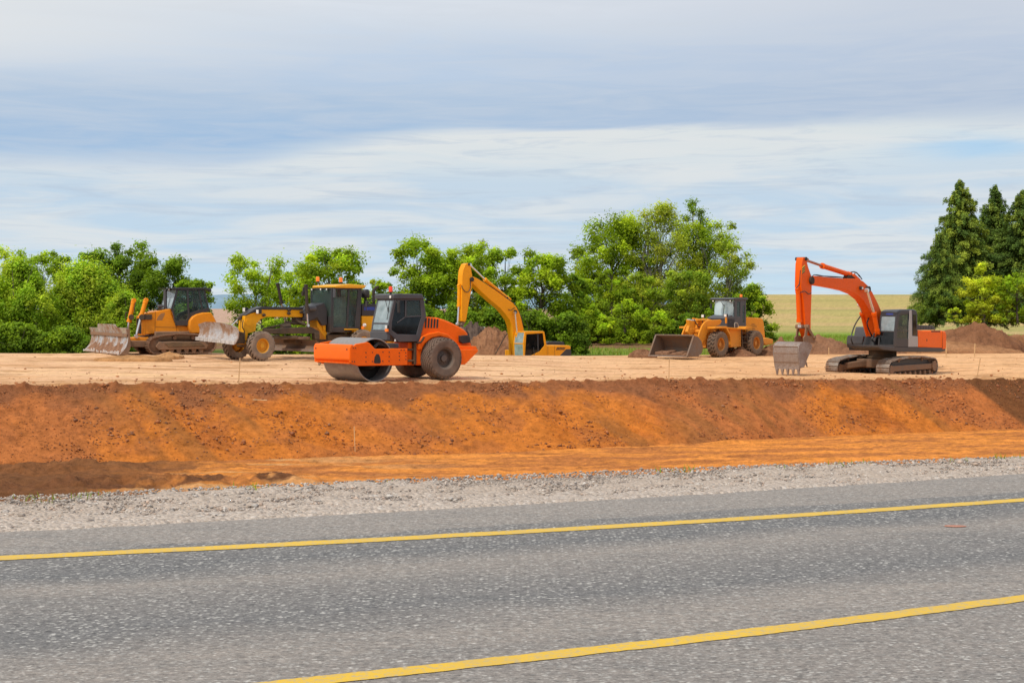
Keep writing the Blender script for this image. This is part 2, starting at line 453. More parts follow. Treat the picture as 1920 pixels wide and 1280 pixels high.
def terrain_mesh():
    us = np.concatenate([np.linspace(-4500, -120, 60), np.arange(-112, 2034, 3.2), np.linspace(2050, 6000, 60)])
    d, D, S, p = terrain(us)
    U = np.broadcast_to(us, d.shape)
    X = (U - UC) / FPX * d; Y = d.copy(); Z = HC - D
    t = S - np.floor(S); a = np.floor(S)
    # --- relief
    n1 = fbm(X * .9, Y * .9, 1, 5) - .5
    nf = fbm(X * 3.2, Y * 3.2, 2, 4, .6) - .5
    nr = fbm(X * .35, Y * 5.0, 3, 4) - .5           # ruts running along the bench
    bank = (a == 4); floor = (a == 3); bench = (a == 5)
    crest = np.exp(-((S - 4.97) / .045) ** 2)
    envb = np.sin(np.clip(t, 0, 1) * math.pi) ** .5
    Z = Z + np.where(bank, (.16 * n1 + .13 * nf) * envb, 0)
    # blade and track scars running diagonally down the face
    diag = fbm(X * .8 + Y * .9, Y * .12 + X * .05, 9, 3) - .5
    Z = Z + np.where(bank, diag * .10 * envb, 0)
    for (uc_, wd_, sl_) in ((260, 34, 190), (470, 40, 190), (1010, 26, 60), (1290, 40, -120), (1560, 36, 120)):
        cu = uc_ + sl_ * (1 - t)
        mk = np.exp(-((U - cu) / wd_) ** 2) * bank * sstep(.04, .2, t) * sstep(.85, .6, t)
        Z = Z + mk * (.075 * np.sin((t * 5.0 + (U - cu) * .012) * 2 * math.pi / .40) - .06)
    Z = Z + crest * (.30 * np.maximum(fbm(X * 2.6, Y * 2.6, 4, 5, .65) - .45, 0) * 1.6 + .16 * nf)
    Z = Z + np.where(floor, (.10 * n1 + .05 * nf) * sstep(.2, .5, t), 0)
    rut = fbm(X * .25 + .1 * Y, (Y - .17 * X) * 2.6, 5, 4, .65) - .5
    Z = Z + np.where(floor, rut * .20 * sstep(.4, .7, t), 0)
    Z = Z + np.where(bench, (.035 * nr + .02 * nf) * sstep(0, .05, t), 0)
    # soil ridge at the foot of the bank on the left
    ridge = np.exp(-((S - 3.93) / .05) ** 2) * sstep(520, 60, U)
    Z = Z + ridge * (.04 + .5 * n1 + .25 * nf)
    ridge2 = np.exp(-((S - 3.74) / .05) ** 2) * sstep(760, 380, U) * sstep(-200, 200, U)
    Z = Z + ridge2 * (.12 + .30 * nf + .5 * n1)
    far = (a >= 7) & (a < 9)
    Z = Z + np.where(far, n1 * .25, 0)
    for (cx_, cy_, dz_, r_) in ((18.3, 67.2, -.225, 4.6), (-16.7, 68.3, .11, 4.2), (-8.3, 69.0, .075, 3.2), (13.2, 84.0, .075, 4.2), (-3.0, 52.0, .03, 1.6)):
        Z = Z + bench * dz_ * np.exp(-(((X - cx_) ** 2 + (Y - cy_) ** 2) / r_ ** 2) ** 2)
    # --- colour (albedo)
    def C(r, g, b): return np.array([r, g, b])[None, None, :]
    def mixm(c, k, m): return c + (k - c) * np.clip(m, 0, 1)[..., None]
    cbig = fbm(X * .22, Y * .3, 11, 4)
    cmed = fbm(X * 1.1, Y * 1.1, 12, 5)
    cfin = fbm(X * 5, Y * 5, 13, 3)
    c = np.broadcast_to(C(.47, .155, .045), d.shape + (3,)).copy()
    # bank: ochre orange / red brown
    c = mixm(c, C(.58, .185, .030), (sstep(.42, .62, cbig)) * .9)
    c = mixm(c, C(.34, .115, .04), sstep(.48, .62, cmed) * .45)
    c = mixm(c, C(.42, .15, .05), sstep(.5, .62, fbm(X * .3, Y * .3, 62, 3)) * .3 * bank)
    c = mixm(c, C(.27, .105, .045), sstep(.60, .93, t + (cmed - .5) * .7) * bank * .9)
    # diagonal brown scars
    c = mixm(c, C(.26, .11, .035), sstep(.56, .74, diag + .5) * sstep(.35,.6,fbm(X*.3,Y*.3,61,2)) * bank * .6)
    # dark brown end on the right, wedge
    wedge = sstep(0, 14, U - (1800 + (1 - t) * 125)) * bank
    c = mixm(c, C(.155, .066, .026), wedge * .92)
    # floor: brighter orange, browner to the left
    fl = floor & (t > .1)
    c = np.where(fl[..., None], mixm(np.broadcast_to(C(.74, .27, .055), c.shape), C(.50, .18, .05), sstep(.45, .65, fbm(X * .5, (Y - .17 * X) * 3, 14, 4))), c)
    rr_ = fbm(X * .4, (Y - .17 * X) * 5.0, 91, 3)
    c = np.where(fl[..., None], mixm(c, C(.36, .13, .045), sstep(.58, .68, rr_) * .7), c)
    c = np.where(fl[..., None], mixm(c, C(.64, .33, .13), sstep(.55, .7, fbm(X * .35, (Y - .17 * X) * 2.2, 15, 4)) * sstep(1000, 400, U)), c)
    lb = sstep(430, 90, U + (cmed - .5) * 500) * sstep(.12, .3, t) * floor
    c = mixm(c, C(.19, .08, .032), lb)
    c = mixm(c, C(.22, .09, .035), (ridge > .25) * .7)
    c = mixm(c, C(.17, .07, .03), sstep(.2, .6, ridge2) * sstep(.4, .55, cmed))
    # bench: pale compacted sandy soil with streaks
    bn = (a == 5) | (a == 6)
    st = fbm(X * .22 + .04 * Y, Y * 1.3, 16, 5, .6)
    cb = mixm(np.broadcast_to(C(.80, .49, .285), c.shape), C(.60, .32, .14), sstep(.50, .70, st) * .75)
    cb = mixm(cb, C(.84, .54, .28), sstep(.5, .3, st) * .7)
    cb = mixm(cb, C(.80, .43, .19), sstep(900, 1400, U) * .5)
    cb = mixm(cb, C(.42, .21, .09), sstep(.58, .70, fbm(X * .5, Y * 2.2, 18, 4)) * .75)
    cb = mixm(cb, C(.42, .20, .085), np.exp(-((S - 5.72) / .05) ** 2) * sstep(.42, .6, cmed) * sstep(1000, 500, U) * .8)
    c = np.where(bn[..., None], cb, c)
    c = mixm(c, C(.50, .25, .10), (np.exp(-((S - 5.0) / .05) ** 2)) * sstep(.35, .6, cmed) * .75 * (a == 5))
    # beyond the bench: torn soil, young grass strips, then the dry field
    bk = a >= 7
    gr = fbm(X * .05, Y * .16, 21, 4)
    cg = mixm(np.broadcast_to(C(.22, .125, .06), c.shape), C(.20, .28, .035), sstep(.44, .54, gr))
    cg = mixm(cg, C(.36, .29, .10), sstep(.56, .66, fbm(X * .08, Y * .3, 22, 4)) * .7)
    vrow = VH + D * FPX / d
    cg = mixm(cg, C(.17, .30, .02), sstep(613, 618, vrow) * sstep(642, 636, vrow) * sstep(1400, 1460, U) * sstep(1760, 1660, U) * .85)
    cg = mixm(cg, C(.21, .11, .055), sstep(639, 643, vrow + 6 * (gr - .5)) * sstep(656, 652, vrow + 8 * (gr - .5)) * sstep(1400, 1300, U) * .9)
    cg = mixm(cg, C(.16, .27, .02), sstep(652, 656, vrow + 8 * (gr - .5)) * sstep(1400, 1250, U) * .7)
    cg = mixm(cg, C(.17, .27, .03), sstep(598, 601, vrow) * sstep(617, 612, vrow) * sstep(1640, 1720, U) * .9)
    cg = mixm(cg, C(.62, .40, .22), sstep(611, 613, vrow) * sstep(630, 624, vrow) * sstep(1830, 1880, U) * .9)
    cg = mixm(cg, C(.26, .12, .055), sstep(630, 634, vrow) * sstep(1700, 1790, U))
    c = np.where(bk[..., None], cg, c)
    fm = (a >= 9)
    tan = mixm(np.broadcast_to(C(.47, .37, .135), c.shape), C(.40, .36, .12), sstep(.42, .62, fbm(X * .012, Y * .025, 23, 5)) * .5)
    tan = mixm(tan, C(.55, .36, .18), sstep(.5, .66, fbm(X * .02, Y * .05, 24, 4)) * .5)
    tan = mixm(tan, C(.26, .27, .08), sstep(.58, .68, fbm(X * .012, Y * .06, 25, 4)) * .4)
    flat = mixm(np.broadcast_to(C(.27, .33, .07), c.shape), C(.50, .33, .24), sstep(320, 420, d))
    tan = mixm(flat, tan, sstep(900, 1150, U))
    c = mixm(c, tan, fm * sstep(9.0, 9.12, S))
    c = c * (.82 + .36 * cfin)[..., None]
    alp = np.where(bn, .42, 1.0); c = np.concatenate([c, alp[..., None]], -1)
    V = np.stack([X, Y, Z], -1).reshape(-1, 3)
    nr_, nc_ = d.shape
    idx = np.arange(nr_ * nc_).reshape(nr_, nc_)
    F = np.stack([idx[:-1, :-1], idx[:-1, 1:], idx[1:, 1:], idx[1:, :-1]], -1).reshape(-1, 4)
    m, nt, b = new_mat('soil')
    at_ = N(nt, 'ShaderNodeAttribute', attribute_name='Col')
    na = noise(nt, 2.6, 9, None, .72); nb = noise(nt, 7.5, 7, None, .75)
    cc = mixc(nt, 1.0, at_.outputs['Color'], ramp(nt, na, [(.30, .60), (.46, .95), (.56, 1.05), (.72, 1.20)]), 'MULTIPLY')
    base0 = at_.outputs['Color']
    cc = mixc(nt, 1.0, cc, ramp(nt, nb, [(.30, .58), (.47, .98), (.7, 1.18)]), 'MULTIPLY')
    cc = mixc(nt, at_.outputs['Alpha'], base0, cc)
    nt.links.new(cc, b.inputs['Base Color']); b.inputs['Roughness'].default_value = .95
    b.inputs['Specular IOR Level'].default_value = .1
    bu = N(nt, 'ShaderNodeBump'); bu.inputs['Strength'].default_value = .9; bu.inputs['Distance'].default_value = .09
    nt.links.new(math_(nt, 'ADD', na, math_(nt, 'MULTIPLY', nb, .4)), bu.inputs['Height']); nt.links.new(bu.outputs[0], b.inputs['Normal'])
    MT['soil'] = m
    global GROUND
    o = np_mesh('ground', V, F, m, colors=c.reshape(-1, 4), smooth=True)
    tag(o, kind='structure')
terrain_mesh()

# ------------------------------------------------------------------ road, markings, shoulder
def strip(name, x0, x1, n, rows, fn, mat, z, kind='structure', zoff=None):
    xs = np.linspace(x0, x1, n); V = []; L = []
    for j, (off, dz) in enumerate(rows):
        ys = fn(xs) + off
        zz = np.full(n, z + dz)
        if zoff is not None: zz = zz + zoff(xs, ys, j / (len(rows) - 1))
        V.append(np.stack([xs, ys, zz], -1)); L.append(np.stack([xs, np.full(n, off)], -1))
    V = np.array(V); L = np.array(L); nr_ = len(rows)
    idx = np.arange(nr_ * n).reshape(nr_, n)
    F = np.stack([idx[:-1, :-1], idx[1:, :-1], idx[1:, 1:], idx[:-1, 1:]], -1).reshape(-1, 4)
    o = np_mesh(name, V.reshape(-1, 3), F, mat, uvs=L.reshape(-1, 2), smooth=True)
    return tag(o, kind=kind)

m, nt, b = new_mat('asphalt')
at_ = N(nt, 'ShaderNodeAttribute', attribute_name='lat')
sp = N(nt, 'ShaderNodeSeparateXYZ'); nt.links.new(at_.outputs['Vector'], sp.inputs[0])
lat = sp.outputs[1]
tcr = N(nt, 'ShaderNodeTexCoord')
mp = N(nt, 'ShaderNodeMapping'); mp.inputs['Scale'].default_value = (.66, 1, 1); nt.links.new(tcr.outputs['Object'], mp.inputs[0])
nd_ = noise(nt, 30, 2, mp.outputs[0], .6)
dsp = N(nt, 'ShaderNodeVectorMath', operation='ADD'); cx_ = N(nt, 'ShaderNodeCombineXYZ'); nt.links.new(math_(nt, 'MULTIPLY', nd_, .035), cx_.inputs[0]); nt.links.new(math_(nt, 'MULTIPLY', nd_, .045), cx_.inputs[1]); nt.links.new(mp.outputs[0], dsp.inputs[0]); nt.links.new(cx_.outputs[0], dsp.inputs[1])
v1 = N(nt, 'ShaderNodeTexVoronoi', i_Scale=46.0); nt.links.new(dsp.outputs[0], v1.inputs['Vector'])
nsp = noise(nt, 26, 6, mp.outputs[0], .85)
v2 = N(nt, 'ShaderNodeTexVoronoi', i_Scale=75.0); nt.links.new(mp.outputs[0], v2.inputs['Vector'])
s1 = N(nt, 'ShaderNodeSeparateColor'); nt.links.new(v1.outputs['Color'], s1.inputs[0])
s2 = N(nt, 'ShaderNodeSeparateColor'); nt.links.new(v2.outputs['Color'], s2.inputs[0])
nbig = noise(nt, .7, 5, tcr.outputs['Object'], .6, (.35, 1.4, 1))
nmed = noise(nt, 9, 5, tcr.outputs['Object'], .65)
nfine = noise(nt, 70, 3, tcr.outputs['Object'], .6)
# lateral wear: dark wheel bands (offset from the far edge of the asphalt, metres, negative towards us)
latn = math_(nt, 'ADD', lat, math_(nt, 'MULTIPLY', math_(nt, 'SUBTRACT', nbig, .5), .9))
wear = ramp(nt, ramp_f(nt, latn, -9.0, 0.0, 0, 1), [(0, .25), (.38, .30), (.44, .05), (.52, .9), (.60, .6), (.68, .12), (.74, 1.0), (.79, .85), (.845, .7), (.85, .12), (.97, .02), (1, 0)])
base = mixc(nt, wear, (.305, .262, .228), (.130, .129, .132))
npat = noise(nt, 1.9, 5, tcr.outputs['Object'], .7, (.4, 1.5, 1))
base = mixc(nt, ramp_f(nt, npat, .50, .66, 0, .38), base, (.13, .13, .13))
base = mixc(nt, ramp_f(nt, nmed, .35, .65, 0, .35), base, (.22, .21, .20))
st1 = math_(nt, 'MULTIPLY', ramp_f(nt, s1.outputs[0], .60, .68, 0, 1), ramp_f(nt, v1.outputs['Distance'], .25, .5, 1, 0), True)
base = mixc(nt, math_(nt, 'MULTIPLY', st1, math_(nt, 'ADD', math_(nt, 'MULTIPLY', wear, .45), .45)), base, (.60, .58, .54))
st2 = math_(nt, 'MULTIPLY', ramp_f(nt, s2.outputs[1], .72, .78, 0, 1), ramp_f(nt, v2.outputs['Distance'], .25, .5, 1, 0), True)
base = mixc(nt, math_(nt, 'MULTIPLY', st2, .5), base, (.55, .52, .47))
base = mixc(nt, 1.0, base, ramp(nt, nsp, [(.36, .45), (.47, .90), (.54, 1.05), (.66, 1.65)]), 'MULTIPLY')
dk = math_(nt, 'MULTIPLY', ramp_f(nt, s1.outputs[1], .62, .72, 0, 1), ramp_f(nt, v1.outputs['Distance'], .3, .55, 1, 0), True)
base = mixc(nt, math_(nt, 'MULTIPLY', dk, math_(nt, 'ADD', math_(nt, 'MULTIPLY', wear, .6), .2)), base, (.05, .05, .052))
nt.links.new(base, b.inputs['Base Color']); b.inputs['Roughness'].default_value = .85
bu = N(nt, 'ShaderNodeBump'); bu.inputs['Strength'].default_value = .5; bu.inputs['Distance'].default_value = .01
hgt = math_(nt, 'ADD', math_(nt, 'MULTIPLY', v1.outputs['Distance'], -1.0), nfine)
nt.links.new(hgt, bu.inputs['Height']); nt.links.new(bu.outputs[0], b.inputs['Normal'])
MT['asphalt'] = m
offs = [0.0] + list(-np.linspace(.2, 16, 30))
strip('road', -70, 90, 240, [(o, 0) for o in offs], y_edge, m, 0, zoff=lambda x, y, t: np.where(t < .01, -.03, 0) * 1.0)

m, nt, b = new_mat('yellow_road_paint')
nmk = noise(nt, 26, 6, None, .75); nmk2 = noise(nt, 2.2, 4)
cc = mixc(nt, ramp_f(nt, nmk2, .35, .7, 0, 1), (.76, .47, .018), (.66, .42, .05))
cc = mixc(nt, ramp_f(nt, nmk, .49, .62, 0, .75), cc, (.42, .36, .24))
nt.links.new(cc, b.inputs['Base Color']); b.inputs['Roughness'].default_value = .7
MT['yl'] = m
def marking(fn, w, seed):
    n = 5200; xs = np.linspace(-40, 60, n)
    e = lambda s: (fbm(xs * 6, xs * 0 + s, s, 4, .7) - .5) * .034 + (fbm(xs * .8, xs * 0 + s, s + 3, 2) - .5) * .012
    ya = fn(xs) + w / 2 + e(seed); yb = fn(xs) - w / 2 + e(seed + 7)
    z = np.full(n, .004)
    V = np.concatenate([np.stack([xs, ya, z], -1), np.stack([xs, yb, z], -1)])
    i = np.arange(n - 1)
    F = np.stack([i, i + n, i + n + 1, i + 1], -1)
    tag(np_mesh('road_marking', V, F, m, smooth=True), kind='structure')
marking(y_far, .19, 1); marking(y_near, .165, 30)

# gravel shoulder
m, nt, b = new_mat('gravel_shoulder')
tcr = N(nt, 'ShaderNodeTexCoord')
v1 = N(nt, 'ShaderNodeTexVoronoi', i_Scale=26.0); nt.links.new(tcr.outputs['Object'], v1.inputs['Vector'])
v2 = N(nt, 'ShaderNodeTexVoronoi', i_Scale=60.0); nt.links.new(tcr.outputs['Object'], v2.inputs['Vector'])
s1 = N(nt, 'ShaderNodeSeparateColor'); nt.links.new(v1.outputs['Color'], s1.inputs[0])
s2 = N(nt, 'ShaderNodeSeparateColor'); nt.links.new(v2.outputs['Color'], s2.inputs[0])
nb_ = noise(nt, 1.1, 5, None, .6, (.4, 1.6, 1))
c1 = ramp(nt, s1.outputs[0], [(0, (.24, .19, .16)), (.3, (.42, .34, .28)), (.6, (.54, .46, .40)), (.85, (.62, .50, .42)), (1, (.68, .64, .60))])
c2 = ramp(nt, s2.outputs[0], [(0, (.30, .24, .19)), (.5, (.50, .41, .33)), (1, (.64, .57, .50))])
cc = mixc(nt, .5, c1, c2)
at_ = N(nt, 'ShaderNodeAttribute', attribute_name='lat')
sp = N(nt, 'ShaderNodeSeparateXYZ'); nt.links.new(at_.outputs['Vector'], sp.inputs[0])
dustband = math_(nt, 'MULTIPLY', ramp(nt, ramp_f(nt, sp.outputs[1], -3.2, .4, 0, 1), [(0, 0), (.4, .15), (.62, .8), (.82, .5), (1, .75)]), ramp_f(nt, nb_, .3, .6, .3, 1), True)
cc = mixc(nt, math_(nt, 'MULTIPLY', dustband, .6), cc, (.44, .33, .24))
nt.links.new(cc, b.inputs['Base Color']); b.inputs['Roughness'].default_value = .9
bu = N(nt, 'ShaderNodeBump'); bu.inputs['Strength'].default_value = .9; bu.inputs['Distance'].default_value = .03
nt.links.new(math_(nt, 'MULTIPLY', v1.outputs['Distance'], -1.0), bu.inputs['Height']); nt.links.new(bu.outputs[0], b.inputs['Normal'])
MT['gravel'] = m
def shoulder():
    n = 1400; xs = np.linspace(-30, 45, n); nr_ = 46
    V = []; L = []
    for j in range(nr_):
        t = j / (nr_ - 1)
        off = t * 1.28                    # 0 asphalt .. 1 rim .. beyond the rim it falls away
        y0 = y_edge(xs) - .20 + (fbm(xs * 2.2, xs * 0, 81, 5, .65) - .5) * .30; y1 = y_grav(xs)
        ys = y0 + (y1 - y0) * off
        z = -.012 - .03 * t + .026 * math.exp(-((t - .03) / .045) ** 2) * (j > 0) + np.where(off > 1, -(off - 1) * 6 * .75, 0)
        z = z + (fbm(xs * 6, ys * 6, 41, 4) - .5) * .06 * sstep(0, .12, np.full(n, t)) + (fbm(xs * 1.1, ys * 1.1, 43, 3) - .5) * .09 * sstep(.3, .9, np.full(n, t))
        V.append(np.stack([xs, ys, z], -1)); L.append(np.stack([xs, ys - y1], -1))
    V = np.array(V); L = np.array(L)
    idx = np.arange(nr_ * n).reshape(nr_, n)
    F = np.stack([idx[:-1, :-1], idx[:-1, 1:], idx[1:, 1:], idx[1:, :-1]], -1).reshape(-1, 4)
    tag(np_mesh('road_shoulder', V.reshape(-1, 3), F, m, uvs=L.reshape(-1, 2), smooth=True), kind='structure')
shoulder()

def stones(name, pts, sizes, cols, mat, flat=.6):
    """many small irregular stones in one mesh"""
    rs = np.random.RandomState(5); n = len(pts)
    base = np.array([(1, 0, 0), (-1, 0, 0), (0, 1, 0), (0, -1, 0), (0, 0, 1), (0, 0, -1), (.7, .7, .5), (-.7, .6, .5), (.6, -.7, .5), (-.7, -.7, .4)], float)
    fc = np.array([(0, 6, 4), (6, 2, 4), (2, 7, 4), (7, 1, 4), (1, 9, 4), (9, 3, 4), (3, 8, 4), (8, 0, 4), (0, 2, 6), (2, 1, 7), (1, 3, 9), (3, 0, 8), (2, 0, 5), (1, 2, 5), (3, 1, 5), (0, 3, 5)])
    ang = rs.rand(n) * 6.28
    V = base[None] * (1 + (rs.rand(n, 10, 3) - .5) * .6)
    V = V * np.stack([.7 + .7 * rs.rand(n), .6 + .5 * rs.rand(n), flat * (.6 + .7 * rs.rand(n))], -1)[:, None, :]
    ca, sa = np.cos(ang)[:, None], np.sin(ang)[:, None]
    x = V[..., 0] * ca - V[..., 1] * sa; y = V[..., 0] * sa + V[..., 1] * ca
    V = np.stack([x, y, V[..., 2]], -1) * sizes[:, None, None] + pts[:, None, :]
    F = fc[None] + (np.arange(n) * 10)[:, None, None]
    C = np.repeat(cols[:, None, :], 10, 1)
    o = np_mesh(name, V.reshape(-1, 3), F.reshape(-1, 3), mat, colors=C.reshape(-1, 3))
    return o
m, nt, b = new_mat('loose_stone')
at_ = N(nt, 'ShaderNodeAttribute', attribute_name='Col'); nt.links.new(at_.outputs['Color'], b.inputs['Base Color'])
b.inputs['Roughness'].default_value = .9
MT['stone'] = m
rs = np.random.RandomState(3)
n = 36000
X = rs.rand(n) * 16 - 7.5; t = rs.rand(n) ** .8 * 1.06 + .01
y0 = y_edge(X); y1 = y_grav(X); Y = y0 + (y1 - y0) * t + .05
pal = np.array([(.52, .45, .39), (.38, .31, .26), (.64, .58, .52), (.24, .20, .18), (.56, .42, .33), (.46, .41, .37)])
c = pal[rs.randint(0, 6, n)] * .9 * (.75 + .5 * rs.rand(n, 1))
c[rs.rand(n) < .012] = (.07, .065, .06)
s = .004 + .016 * rs.rand(n) ** 2.4
big = rs.rand(n) < .003; s[big] = .022 + .016 * rs.rand(big.sum())
# the finer, dustier stripe in the middle has fewer stones
keep = ~((t > .55) & (t < .78) & (rs.rand(n) < .6))
o = stones('gravel', np.stack([X, Y, np.full(n, -.03) + s * .3], -1)[keep], s[keep], c[keep], m)
tag(o, 'loose pale and grey gravel scattered over the road shoulder', 'gravel', kind='stuff')
# grit on the asphalt margin
# clods on the bank
def on_terrain(us, Sv):
    """points on the terrain by sight column and profile coordinate"""
    out = []
    d, D, S, p = terrain(np.asarray(us, float))
    for i in range(len(us)):
        dd = np.interp(Sv[i], S[:, i], d[:, i]); DD = np.interp(Sv[i], S[:, i], D[:, i])
        out.append(((us[i] - UC) / FPX * dd, dd, HC - DD))
    return np.array(out)
n = 26000
us = rs.rand(n) * 2500 - 300
Sv = 4 + rs.rand(n) * .98
cr = rs.rand(n) < .30; Sv[cr] = 4.93 + .09 * rs.randn(cr.sum()) * .6
P = on_terrain(us, Sv)
s = .008 + .026 * rs.rand(n) ** 2 + .045 * rs.rand(n) ** 16.0; s[cr] *= 1.15; s = s * (.5 + .62 * sstep(.42, .60, fbm(P[:, 0] * .7, P[:, 1] * .7 + P[:, 2], 71, 3)))
pal = np.array([(.46, .16, .045), (.28, .10, .04), (.36, .13, .045), (.42, .16, .06), (.20, .085, .04), (.34, .16, .08)])
c = pal[rs.randint(0, 6, n)] * (.75 + .5 * rs.rand(n, 1))
nzz = (.16 * (fbm(P[:, 0] * .9, P[:, 1] * .9, 1, 5) - .5) + .13 * (fbm(P[:, 0] * 3.2, P[:, 1] * 3.2, 2, 4, .6) - .5))
P[:, 2] += nzz + s * .25
o = stones('soil_clods', P, s, c, m, .75)
tag(o, 'loose brown and orange soil clods littering the cut bank', 'soil clods', kind='stuff')
n = 1300
us = rs.rand(n) * 2300 - 200; Sv = 5 + rs.rand(n) ** 2 * .9
P = on_terrain(us, Sv); s = .012 + .05 * rs.rand(n) ** 4
c = pal[rs.randint(0, 6, n)] * (.8 + .5 * rs.rand(n, 1)); P[:, 2] += s * .2
o = stones('pebbles', P, s, c, m, .6); tag(o, 'scattered pebbles and crumbs of soil on the levelled bench', 'pebbles', kind='stuff')

# hills on the left horizon
def hills():
    us = np.linspace(-1500, 1300, 260); V = []
    for k, (dd, h) in enumerate([(2600, 0), (2900, .7), (3300, 1), (3900, .8), (4600, 0)]):
        top = -40 + (h > 0) * 36 + (20 + 16 * fbm(us * .004, us * 0 + 3, 51, 4)) * h + 2.5 * h * fbm(us * .08, us * 0, 52, 3) 
        V.append(np.stack([(us - UC) / FPX * dd, np.full(us.shape, float(dd)), top], -1))
    V = np.array(V); nr_, n = V.shape[:2]
    idx = np.arange(nr_ * n).reshape(nr_, n)
    F = np.stack([idx[:-1, :-1], idx[:-1, 1:], idx[1:, 1:], idx[1:, :-1]], -1).reshape(-1, 4)
    m, nt, b = new_mat('hazy_woods')
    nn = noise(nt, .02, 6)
    nt.links.new(mixc(nt, ramp_f(nt, nn, .35, .65, 0, 1), (.17, .27, .36), (.22, .33, .42)), b.inputs['Base Color'])  # blue-grey base colour carries the distance haze
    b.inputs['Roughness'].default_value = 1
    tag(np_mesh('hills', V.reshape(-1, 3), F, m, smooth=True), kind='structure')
hills()
# ------------------------------------------------------------------ machine materials
P_ORANGE = paint('orange_red_paint', (.97, .15, .0), .46, .09)
P_RIM = paint('grey_rim_paint', (.085, .09, .10), .5, .35, .7)
P_RIMY = paint('yellow_rim_paint', (.80, .36, .01), .5, .35, .7)
P_RIML = paint('rusty_rim_paint', (.60, .22, .02), .55, .5, .8)
P_ORANGE2 = paint('excavator_orange_paint', (.85, .115, .0), .5, .12)
P_YEL = paint('amber_paint', (.90, .35, .006), .4, .2)
P_YEL2 = paint('loader_amber_paint', (.82, .30, .010), .5, .5)
P_GYEL = paint('golden_yellow_paint', (.88, .40, .004), .38, .25)
P_DOZ = paint('dozer_amber_paint', (.86, .29, .006), .42, .3)
P_ROOFY = paint('cab_roof_yellow', (.85, .42, .03), .4, .2)
P_DARK = paint('charcoal_cab_paint', (.045, .047, .055), .42, .25, .8)
P_GREY = paint('grey_cab_paint', (.085, .088, .10), .42, .22, .6)
P_SILVER = paint('silver_paint', (.42, .42, .42), .4, .4)
P_BLACK = plain('black_rubber_plastic', (.025, .024, .024), .55)
P_FRAME = paint('dusty_underframe', (.045, .038, .034), .7, .5, .9, grime=.6)
M_MUD = worn_steel('muddy_steel', (.20, .13, .09), (.27, .155, .09), .42, .6, .15)
M_TRACK = worn_steel('track_steel', (.42, .36, .31), (.24, .135, .08), .52, .4, .6)
M_TRACKD = worn_steel('dozer_track_steel', (.24, .16, .11), (.25, .14, .085), .40, .5, .3)
M_BUCKET = worn_steel('worn_bucket_steel', (.36, .30, .27), (.27, .19, .15), .52, .5, .35)
M_LBUCKET = worn_steel('rusty_bucket_steel', (.22, .165, .13), (.24, .145, .09), .50, .6, .3)
M_BLADE = worn_steel('polished_blade_steel', (.62, .60, .60), (.30, .17, .10), .50, .35, .45)
M_DRUM = worn_steel('drum_steel', (.34, .325, .32), (.30, .255, .22), .55, .42, .45, (1, .4, 1))
M_CHROME = plain('piston_chrome', (.75, .74, .74), .18, .9, .05)
M_TYRE = None
def tyre_mat(name, c, dust, amt):
    m, nt, b = new_mat(name)
    n1 = noise(nt, 2.5, 6, None, .65)
    nt.links.new(mixc(nt, math_(nt, 'MULTIPLY', ramp_f(nt, n1, .3, .65, .3, 1), amt, True), c, dust), b.inputs['Base Color'])
    b.inputs['Roughness'].default_value = .9
    return m
T_ROLL = tyre_mat('dusty_roller_tyre', (.06, .05, .045), (.24, .165, .12), .85)
T_GROOVE = tyre_mat('tyre_groove', (.03, .026, .024), (.10, .07, .05), .6)
T_GRAD = tyre_mat('dusty_grader_tyre', (.10, .08, .065), (.36, .26, .19), .85)
T_LOAD = tyre_mat('dusty_loader_tyre', (.06, .048, .040), (.25, .16, .10), .75)
G_CLEAR = glass('cab_glass', (.80, .88, .84), .22, opa=.10, body=(.16, .20, .20))
G_DARK = glass('dark_cab_glass', (.24, .27, .27), .18, opa=.35, body=(.02, .022, .025))
G_SKY = glass('windscreen_glass', (.66, .76, .76), .35, opa=.46, body=(.52, .64, .68))  # pale bluish body colour stands in for reflected sky
M_LENS = plain('lamp_lens', (.80, .78, .74), .2)
M_AMBER = plain('amber_lens', (.95, .20, .015), .25, emit=.25)
M_RED = plain('red_lens', (.85, .06, .02), .3, emit=.15)
M_SEAT = plain('dark_seat', (.05, .045, .042), .8)
M_HOSE = plain('black_hose', (.03, .028, .028), .5)
M_BLUE = plain('blue_cloth', (.03, .06, .32), .7)
M_CREAM = plain('pale_interior', (.42, .38, .32), .8)

